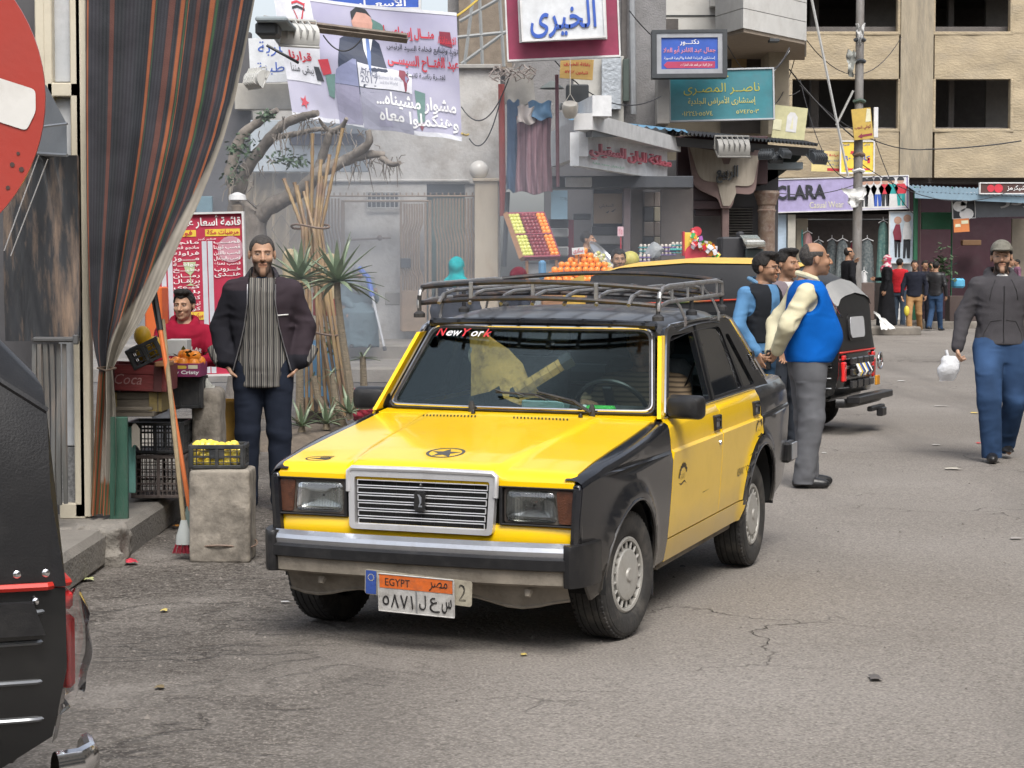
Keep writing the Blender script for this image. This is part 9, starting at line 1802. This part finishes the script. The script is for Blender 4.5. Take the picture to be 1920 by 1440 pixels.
# ---- tuk-tuks (local: x = towards its tail, y = away from the camera side, z up)
def tuktuk(label,loc,rz,roof,near):
 o=empty('tuk_tuk',label,'tuk-tuk',loc,rz);CAN_=mat('black_canvas',(.009,.009,.010),.40,var=.2,vs=3,bump=.08,bs=160,dirt=(.06,.058,.055),damt=.2,ds=2.5);PB=mat('tuk_black_paint',(.006,.0065,.007),.22,var=.2,vs=4,bump=.01,dirt=(.08,.075,.07),damt=.15,coat=.5)
 Wd=.65
 def ring(x,zt_,zs,w0,w1,zb):return[Vector((x,-w0,zb)),Vector((x,-w0*1.0,zs*.55+zb*.45)),Vector((x,-w1,zs)),Vector((x,-w1*.86,zt_-.03)),Vector((x,-w1*.6,zt_)),Vector((x,0,zt_+.03)),Vector((x,w1*.6,zt_)),Vector((x,w1*.86,zt_-.03)),Vector((x,w1,zs)),Vector((x,w0,zs*.55+zb*.45)),Vector((x,w0,zb))]
 xs_=[(-1.25,1.60,1.42),(-.95,1.68,1.50),(-.3,1.73,1.52),(.35,1.72,1.50),(.75,1.66,1.44),(1.03,1.51,1.36),(1.165,1.37,1.27)]
 mb=MB();rs=[ring(x,a,b_,Wd,Wd-.05,1.12 if x<-.3 else.82)for x,a,b_ in xs_];vs=[p for r in rs for p in r];n=11
 mb.add(vs,[(i*n+j,(i+1)*n+j,(i+1)*n+j+1,i*n+j+1)for i in range(len(rs)-1)for j in range(n-1)],0)
 bk=rs[-1];base=[Vector((1.20,p.y,.82))for p in bk];mb.add([p for p in bk]+[Vector((1.18 if k in(0,10)else 1.2,p.y*1.02,.82))for k,p in enumerate(bk)],[(j,j+1,n+j+1,n+j)[::-1]for j in range(n-1)],0)
 can=mb.build('canopy',[CAN_],o,smooth=40)
 mb=MB();mb.tube([Vector((x,-Wd+.06,b_+.01))for x,a,b_ in xs_[3:]],.012,6);mb.tube([(1.12,y,1.25)for y in(-.58,0,.58)],.014,6);mb.build('canopy_seam',PLA,can)
 if roof:
  mb=MB();mb.add([p+Vector((0,0,.014))for r in rs[:5]for p in r[3:8]],[(i*5+j,(i+1)*5+j,(i+1)*5+j+1,i*5+j+1)for i in range(4)for j in range(4)]);mb.build('roof_cover',mat('yellow_canvas',(.62,.40,.08),.6,var=.1,bump=.1),can,smooth=50)
  mb=MB();mb.add([p+Vector((.012,0,.014))for r in rs[4:7]for p in r[2:9]],[(i*7+j,(i+1)*7+j,(i+1)*7+j+1,i*7+j+1)for i in range(1,2)for j in range(6)]);mb.build('rear_cover',mat('grey_canvas_cover',(.26,.26,.255),.6,var=.1,bump=.15),can,smooth=40)
  mb=MB();shell(mb,rrect(-.30,.93,.30,1.20,.06,4),lambda u,v,q=0.:Vector((1.215-(v-.82)*.08-q,u,v)),.01,step=None);mb.build('rear_window_frame',PLA,can);mb=MB();shell(mb,rrect(-.25,.96,.25,1.17,.05,4),lambda u,v,q=0.:Vector((1.225-(v-.82)*.08-q,u,v)),.006,step=None);mb.build('rear_window',mat('milky_plastic',(.50,.51,.53),.35,var=.05,bump=.05),can)
  mb=MB();mb.tube([(x,-Wd-.0,1.33+.03*math.sin(x*2))for x in np.linspace(-1.1,.7,14)],.010,5);mb.build('red_green_piping',striped('piping',[(0,(.4,.05,.03)),(.45,(.4,.05,.03)),(.55,(.03,.25,.08)),(1,(.4,.05,.03))],1.2,0,0),can);mb=MB();mb.grid(lambda u,v:(-1.28-.22*v,-.62+.05*u,1.60-.42*u-.1*v*(1-u)),6,5);mb.build('torn_flap',mat('yellow_canvas',(.62,.4,.08),.6),can)
 mb=MB();pr=[(.0,.82),(.02,.78),(.03,.60),(.0,.45),(-.06,.38)];out=[(-.5,.30),(.35,.30)]+arc(.66,.22,.33,165,15,10)+[(1.02,.34),(1.16,.42),(1.20,.60),(1.20,.815),(-.5,.815)]
 for sg in(-1,1):shell(mb,out,lambda x,z,q=0.:Vector((x,sg*(Wd+.012*math.sin((z-.3)*6)-q),z)),.012,step=(.12,.1))
 mb.grid(lambda u,v:(1.20+.03*math.sin(PI*v)-.04*abs(2*u-1)**8,-Wd+2*Wd*u,.40+.415*v),20,6);mb.build('body',PB,o,smooth=35)
 mb=MB()
 for z_ in(.47,.57,.675,.755):mb.tube([(x,-Wd-.018,z_)for x in np.linspace(-.5 if z_>.5 else.95,1.12,8)]+[(1.18,-Wd+.03,z_),(1.222,-Wd+.12,z_),(1.228,0,z_),(1.222,Wd-.12,z_)],.006,5)
 mb.build('trim_strip',mat('trim_grey',(.24,.25,.26),.3,.6,bump=0),o);mb=MB();mb.tube([(x,-Wd-.012,.822)for x in np.linspace(-.5,1.15,9)]+[(1.215,-Wd+.05,.822),(1.225,0,.822),(1.215,Wd-.05,.822)],.011,6);mb.build('piping',mat('piping_red',(.5,.03,.02),.5,vs=1.5,var=.1,bump=0),o)
 for x in(1.075,1.15):MB().ball((x,-Wd+.005,.855),.014,(1,.6,1),7).build('snap_button',CHR,can)
 mb=MB();mb.prism([(-.085,-.035),(.085,-.035),(.055,.05),(-.055,.05)],.045,Matrix.Translation((1.055,-Wd-.01,.735))@Matrix.Rotation(PI/2,4,'X'));mb.build('side_lamp',PLA,o)
 for x in(.99,1.12):MB().ball((x,-Wd-.02,.785),.010,(1,.6,1),6).build('screw',CHR,o)
 for sg in(-1,1):mb=MB();mb.box((1.215,sg*(Wd-.11),.63),(.04,.09,.20),.03);mb.build('tail_lamp',REDL,o);mb=MB();mb.box((1.215,sg*(Wd-.11),.77),(.03,.09,.05),.012);mb.build('tail_lamp',REDL,o)
 mb=MB();mb.tube([(1.17,-Wd+.02,.325),(1.235,-Wd+.04,.325),(1.275,-Wd+.10,.325),(1.285,-Wd+.22,.325)]+([]if near else[(1.285,Wd-.25,.325),(1.275,Wd-.10,.325),(1.235,Wd-.04,.325)]),.028,12,flat=1.7);mb.build('rear_bumper',CHR if near else PLA,o)
 for y in(-.56,.56):
  w_=empty('wheel',None,None);w_.parent=o;w_.location=(.66,y,.22);MB().lathe([(.10,-.05),(.17,-.055),(.21,-.045),(.222,-.02),(.222,.02),(.21,.045),(.17,.055),(.10,.05)],24,0,Matrix.Rotation(PI/2,4,'X')).build('tyre',TYRE,w_);MB().lathe([(.0001,.03),(.08,.04),(.11,.02),(.0001,-.02)],16,0,Matrix.Rotation(PI/2,4,'X')).build('rim',CAPM,w_)
  mb=MB();mb.tube([(.66+.335*math.cos(a),math.copysign(Wd+.012,y),.22+.335*math.sin(a))for a in np.linspace(.2,PI-.2,14)],.012,6);mb.build('wheel_arch',PB if not near else mat('arch_grey',(.16,.16,.155),.4,bump=0),o)
 mb=MB();mb.box((0,0,.38),(2.2,1.15,.10),.03);mb.box((-.95,0,.72),(.1,1.1,.6),.03);mb.tube([(-1.2,0,.3),(-1.28,0,1.3)],.03,6);mb.build('chassis',PB,o);mb=MB();mb.lathe([(.10,-.04),(.2,-.04),(.21,0),(.2,.04),(.10,.04)],20,0,Matrix.Translation((-1.3,0,.21))@Matrix.Rotation(PI/2,4,'X'));mb.build('front_wheel',TYRE,o)
 return o
kc=at(120,900,5.45);kr=.36;ko=rot2(1.2,-.65,kr)
k1=tuktuk('near black tuk-tuk with thin bright trim strips, red piping and a bagged red tail lamp',(kc.x-ko[0],5.45-ko[1],0),kr,False,True)
bpy.context.view_layer.update();q=k1 .matrix_world@Vector((1.235,-.53,.63));mb=MB();M_=Matrix.Translation(q)
mb.grid(lambda u,v:M_@Vector((.050*(.35+.65*math.sin(PI*v))*math.cos(u*2*PI)+.012*n1(u*5,v*5,1,1,3),.075*math.sin(u*2*PI),-.13+.28*v+.01*n1(u*4,v*6,3,1,2))),18,14);solo(mb,'plastic_bag',glass('clear_film',(.97,.95,.95),.3,.15),'clear plastic bag wrapped over the red tail lamp of the near tuk-tuk','plastic bag',smooth=70)
k2p=at(1382,700,21.2);k2=tuktuk('black tuk-tuk with a yellow roof and grey rear cover behind the taxi',(k2p.x,21.6,0),-.42,True,False);k2 .scale=(1.10,1.08,1.0)
def onrear(mb):return mb
mb=MB();S_=lambda y,z,q=0.:Vector((1.262+q,y,z))
mb.tube([S_(.52+.085*math.cos(a),.70+.085*math.sin(a),.03)for a in np.linspace(0,2*PI,21)[:-1]],.009,6,closed=True)
for a in(PI/2,PI/2+2.09,PI/2-2.09):mb.tube([S_(.52,.70,.03),S_(.52+.085*math.cos(a),.70+.085*math.sin(a),.03)],.008,5)
mb.build('round_emblem',CHR,k2);mb=MB();mb.box((1.27,.50,.50),(.02,.13,.10),.005);mb.build('number_plate',P_('orange_plate',(.65,.28,.02)),k2)
for i,y in enumerate((-.34,-.12,.10,.30)):
 for z in(.50,.62,.73):mb=MB();mb.box((1.255,y,z),(.03,.17,.075),.012);mb.build('rear_louvre',mat('black_gloss',(.03,.03,.032),.25,bump=0),k2)
rr=random.Random(3)
for i in range(9):mb=MB();y=-.28+.05*i;mb.tube([(1.27,y,.70),(1.31,y+rr.uniform(-.02,.02),.62),(1.29,y,.585)],.013,6);mb.build('reflector_tag',(WHL,YELP,BLUP,CHR)[i%4],k2)
mb=MB();mb.box((1.33,.0,.36),(.12,1.28,.07),.01);mb.box((1.36,.1,.24),(.05,.5,.05),.01);mb.box((1.40,.15,.20),(.06,.16,.09),.01);mb.build('tow_bar',PLA,k2)
# white bags and litter
fp=gp(1770,702,.80);hb=V3((gp(1872,862).x-.355,gp(1872,862).y-.08,.93));c=at(1778,692,17.6);mb=MB();mb.grid(lambda u,v:(c.x+.095*(math.sin(PI*min(1,.10+.72*v))**.8)*math.cos(u*2*PI)+.02*(1-v)-.01+.02*n1(u*4,v*5,0,1,2),17.6+.06*math.sin(u*2*PI)*math.sin(PI*min(1,.1+.9*v)),c.z+.11-.21*v+.012*n1(u*5,v*4,2,1,5)),24,16);mb.tube([(c.x+.0,17.6,c.z+.09),(c.x-.015,17.62,c.z+.16)],.014,6);solo(mb,'carrier_bag',mat('thin_white_bag',(.58,.59,.61),.4,var=.08,bump=.5,bs=30),'small white carrier bag in the hand of the man in the grey hoodie','bag',smooth=70)
mb=MB();A=at(1640,585,51.4);mb.grid(lambda u,v:(A.x+.36*u*v+.12*v+.05*n1(u*5,v*5,0,1,3),51.4-.35*v,A.z-.42*v+.05*n1(u*6,v*4,1,1,4)),14,14);solo(mb,'plastic_sack',PLB,'torn white plastic sack lying against the far kerb','sack',smooth=70)
mb=MB();c=at(1700,583,51.8);mb.ball(c,.10,(.7,.6,1.3),8);solo(mb,'yellow_bag',P_('yellow_bag',(.6,.5,.05)),'yellow bag beside the walking man in tan trousers','bag')
mb=MB();c=at(1765,600,56);mb.tube([at(1763,600,56),at(1764,540,56),at(1762,500,56)],.05,6);part_leaf=random.Random(4)
pt=empty('potted_tree','small leafy potted tree behind the leather jacket man','plant',(c.x,56,0));part(mb,'stem',STM,pt);mb=MB()
for k in range(150):p=at(1768+part_leaf.gauss(0,11),500+part_leaf.gauss(0,17),56+part_leaf.uniform(-.3,.3));d=Vector((part_leaf.uniform(-1,1),part_leaf.uniform(-1,1),part_leaf.uniform(-.8,.6))).normalized()*.16;s=d.cross(Vector((0,0,1))).normalized()*.06;mb.add([p,p+d*.5+s,p+d,p+d*.5-s],[(0,1,2,3)])
part(mb,'leaves',LEAF,pt,smooth=0);mb=MB();fb(mb,1790,522,1810,540,56.5,.5,.05);solo(mb,'blue_basin',P_('sky_blue_plastic',(.08,.35,.55)),'sky blue plastic basin on the counter beside the potted tree','basin')
LT=[('red crumpled wrapper lying by the broken kerb',242,1057,.11,.035,(.42,.03,.05),.03),('pale yellow green leaf of paper near the kerb',165,1088,.07,.05,(.42,.44,.20),.01),('yellow leaf on the muddy road left of the taxi',308,1146,.035,.03,(.5,.4,.12),.006),('small white scrap beside the left front tyre',536,1130,.05,.015,(.6,.6,.6),.004),('tiny yellow scrap in front of the taxi',982,1229,.03,.02,(.45,.35,.1),.004),('flattened dark card on the road at the lower right',1640,1272,.05,.05,(.10,.09,.085),.004),('cream torn paper on the road before the walking man',1785,880,.17,.05,(.42,.39,.33),.01),('red paper scrap beside the walking man foot',1836,832,.06,.04,(.5,.06,.06),.01),('yellow and white wrapper behind the walking man',1827,775,.10,.06,(.55,.42,.1),.01),('pale scrap in the middle of the right road',1755,835,.10,.04,(.40,.38,.35),.006),('long pale strip of card far down the right road',1765,762,.16,.05,(.4,.38,.35),.006),('small white scrap near the far kerb',1690,715,.14,.06,(.5,.5,.48),.006),('white scrap on the road beside the grey trousers',1545,850,.05,.03,(.45,.44,.42),.005),('brown crumpled paper near the middle tuk-tuk wheel',1628,705,.18,.09,(.35,.26,.17),.05),('small orange peel near the kerb under the stall',330,988,.04,.03,(.5,.22,.04),.015),('white scrap on the muddy road below the curtain',325,940,.03,.02,(.5,.5,.48),.006),('black bottle cap on the road under the taxi door',1280,1064,.03,.03,(.03,.03,.03),.008),('grey scrap on the road at the right edge',1905,1010,.08,.03,(.3,.28,.26),.004),('dry leaf on the road in front of the near tuk-tuk',300,1290,.04,.03,(.16,.12,.06),.006)]
for i,(lb,x,y,w_,d_,c_,h_)in enumerate(LT):
 p=gp(x,y);mb=MB();mb.grid(lambda u,v:(p.x+(u-.5)*w_*(1-.3*v)+.15*w_*n1(u*3,v*3,i,1,i),p.y+(v-.5)*d_*2+.1*w_*n1(u*3,i,v*3,1,3),.006+h_*(.5+.5*n1(u*4,v*4,i*3,1,i+2))*math.sin(PI*(.1+.8*u))),7,6);solo(mb,'litter',mat('litter_%d%d%d'%tuple(int(q*99)for q in c_),c_,.8,var=.2,bump=.3),lb,'litter',smooth=0)
rr=random.Random(21);mb=MB()
for k in range(900):
 y=rr.uniform(6,17);x=rr.gauss(-1.5,.9)if k<620 else rr.uniform(-2.2,5);s=rr.uniform(.003,.012)*(1.5 if k%9==0 else 1)
 if x<-2.2:continue
 a=rr.uniform(0,6);z=gz(x,y);mb.add([(x+s*math.cos(a+t),y+s*math.sin(a+t),z)for t in(0,1.6,3.1,4.7)]+[(x,y,z+s*.9)],[(0,1,4),(1,2,4),(2,3,4),(3,0,4)])
tag(mb.build('road_grit',mat('grit',(.15,.135,.12),.9,vs=3,var=.5,bump=0),smooth=0),'small stones and crumbs scattered on the road','grit',kind='stuff')
for nm,px,py,Y,h_ in(('mid',0,0,0,0),):pass
# ---- smoke drifting from the grill behind the curtain, and the thin street haze
def volume(name,lo,hi,dens,col,noise=None,label=None):
 m=bpy.data.materials.new(name);m.use_nodes=True;n=m.node_tree.nodes;L=m.node_tree.links;n.remove(n['Principled BSDF']);v=n.new('ShaderNodeVolumePrincipled');v.inputs['Color'].default_value=c4(col);v.inputs['Density'].default_value=dens;v.inputs['Anisotropy'].default_value=.2
 if noise:
  tc=n.new('ShaderNodeTexCoord');z=n.new('ShaderNodeTexNoise');z.inputs['Scale'].default_value=noise;z.inputs['Detail'].default_value=3;L.new(tc.outputs['Object'],z.inputs['Vector']);r=n.new('ShaderNodeMapRange');r.inputs[1].default_value=.38;r.inputs[2].default_value=.72;r.inputs[4].default_value=dens;L.new(z.outputs[0],r.inputs[0])
  gr=n.new('ShaderNodeTexGradient');gr.gradient_type='SPHERICAL';mp=n.new('ShaderNodeMapping');sz=[(hi[i]-lo[i])/2 for i in range(3)];mp.inputs['Scale'].default_value=tuple(1/s for s in sz);L.new(tc.outputs['Object'],mp.inputs[0]);L.new(mp.outputs[0],gr.inputs[0]);ml=n.new('ShaderNodeMath');ml.operation='MULTIPLY';L.new(r.outputs[0],ml.inputs[0]);L.new(gr.outputs[0],ml.inputs[1]);L.new(ml.outputs[0],v.inputs['Density'])
 L.new(v.outputs[0],n['Material Output'].inputs['Volume']);c=[(a+b)/2 for a,b in zip(lo,hi)];mb=MB();mb.box((0,0,0),[b-a for a,b in zip(lo,hi)],0);o=mb.build(name,m);o.location=c;o['kind']='stuff';return o
SMOKE=True
if SMOKE:
 s1=volume('smoke',(-7.6,15.2,-1.9),(2.6,34.6,4.5),.145,(.80,.85,.93),.32)
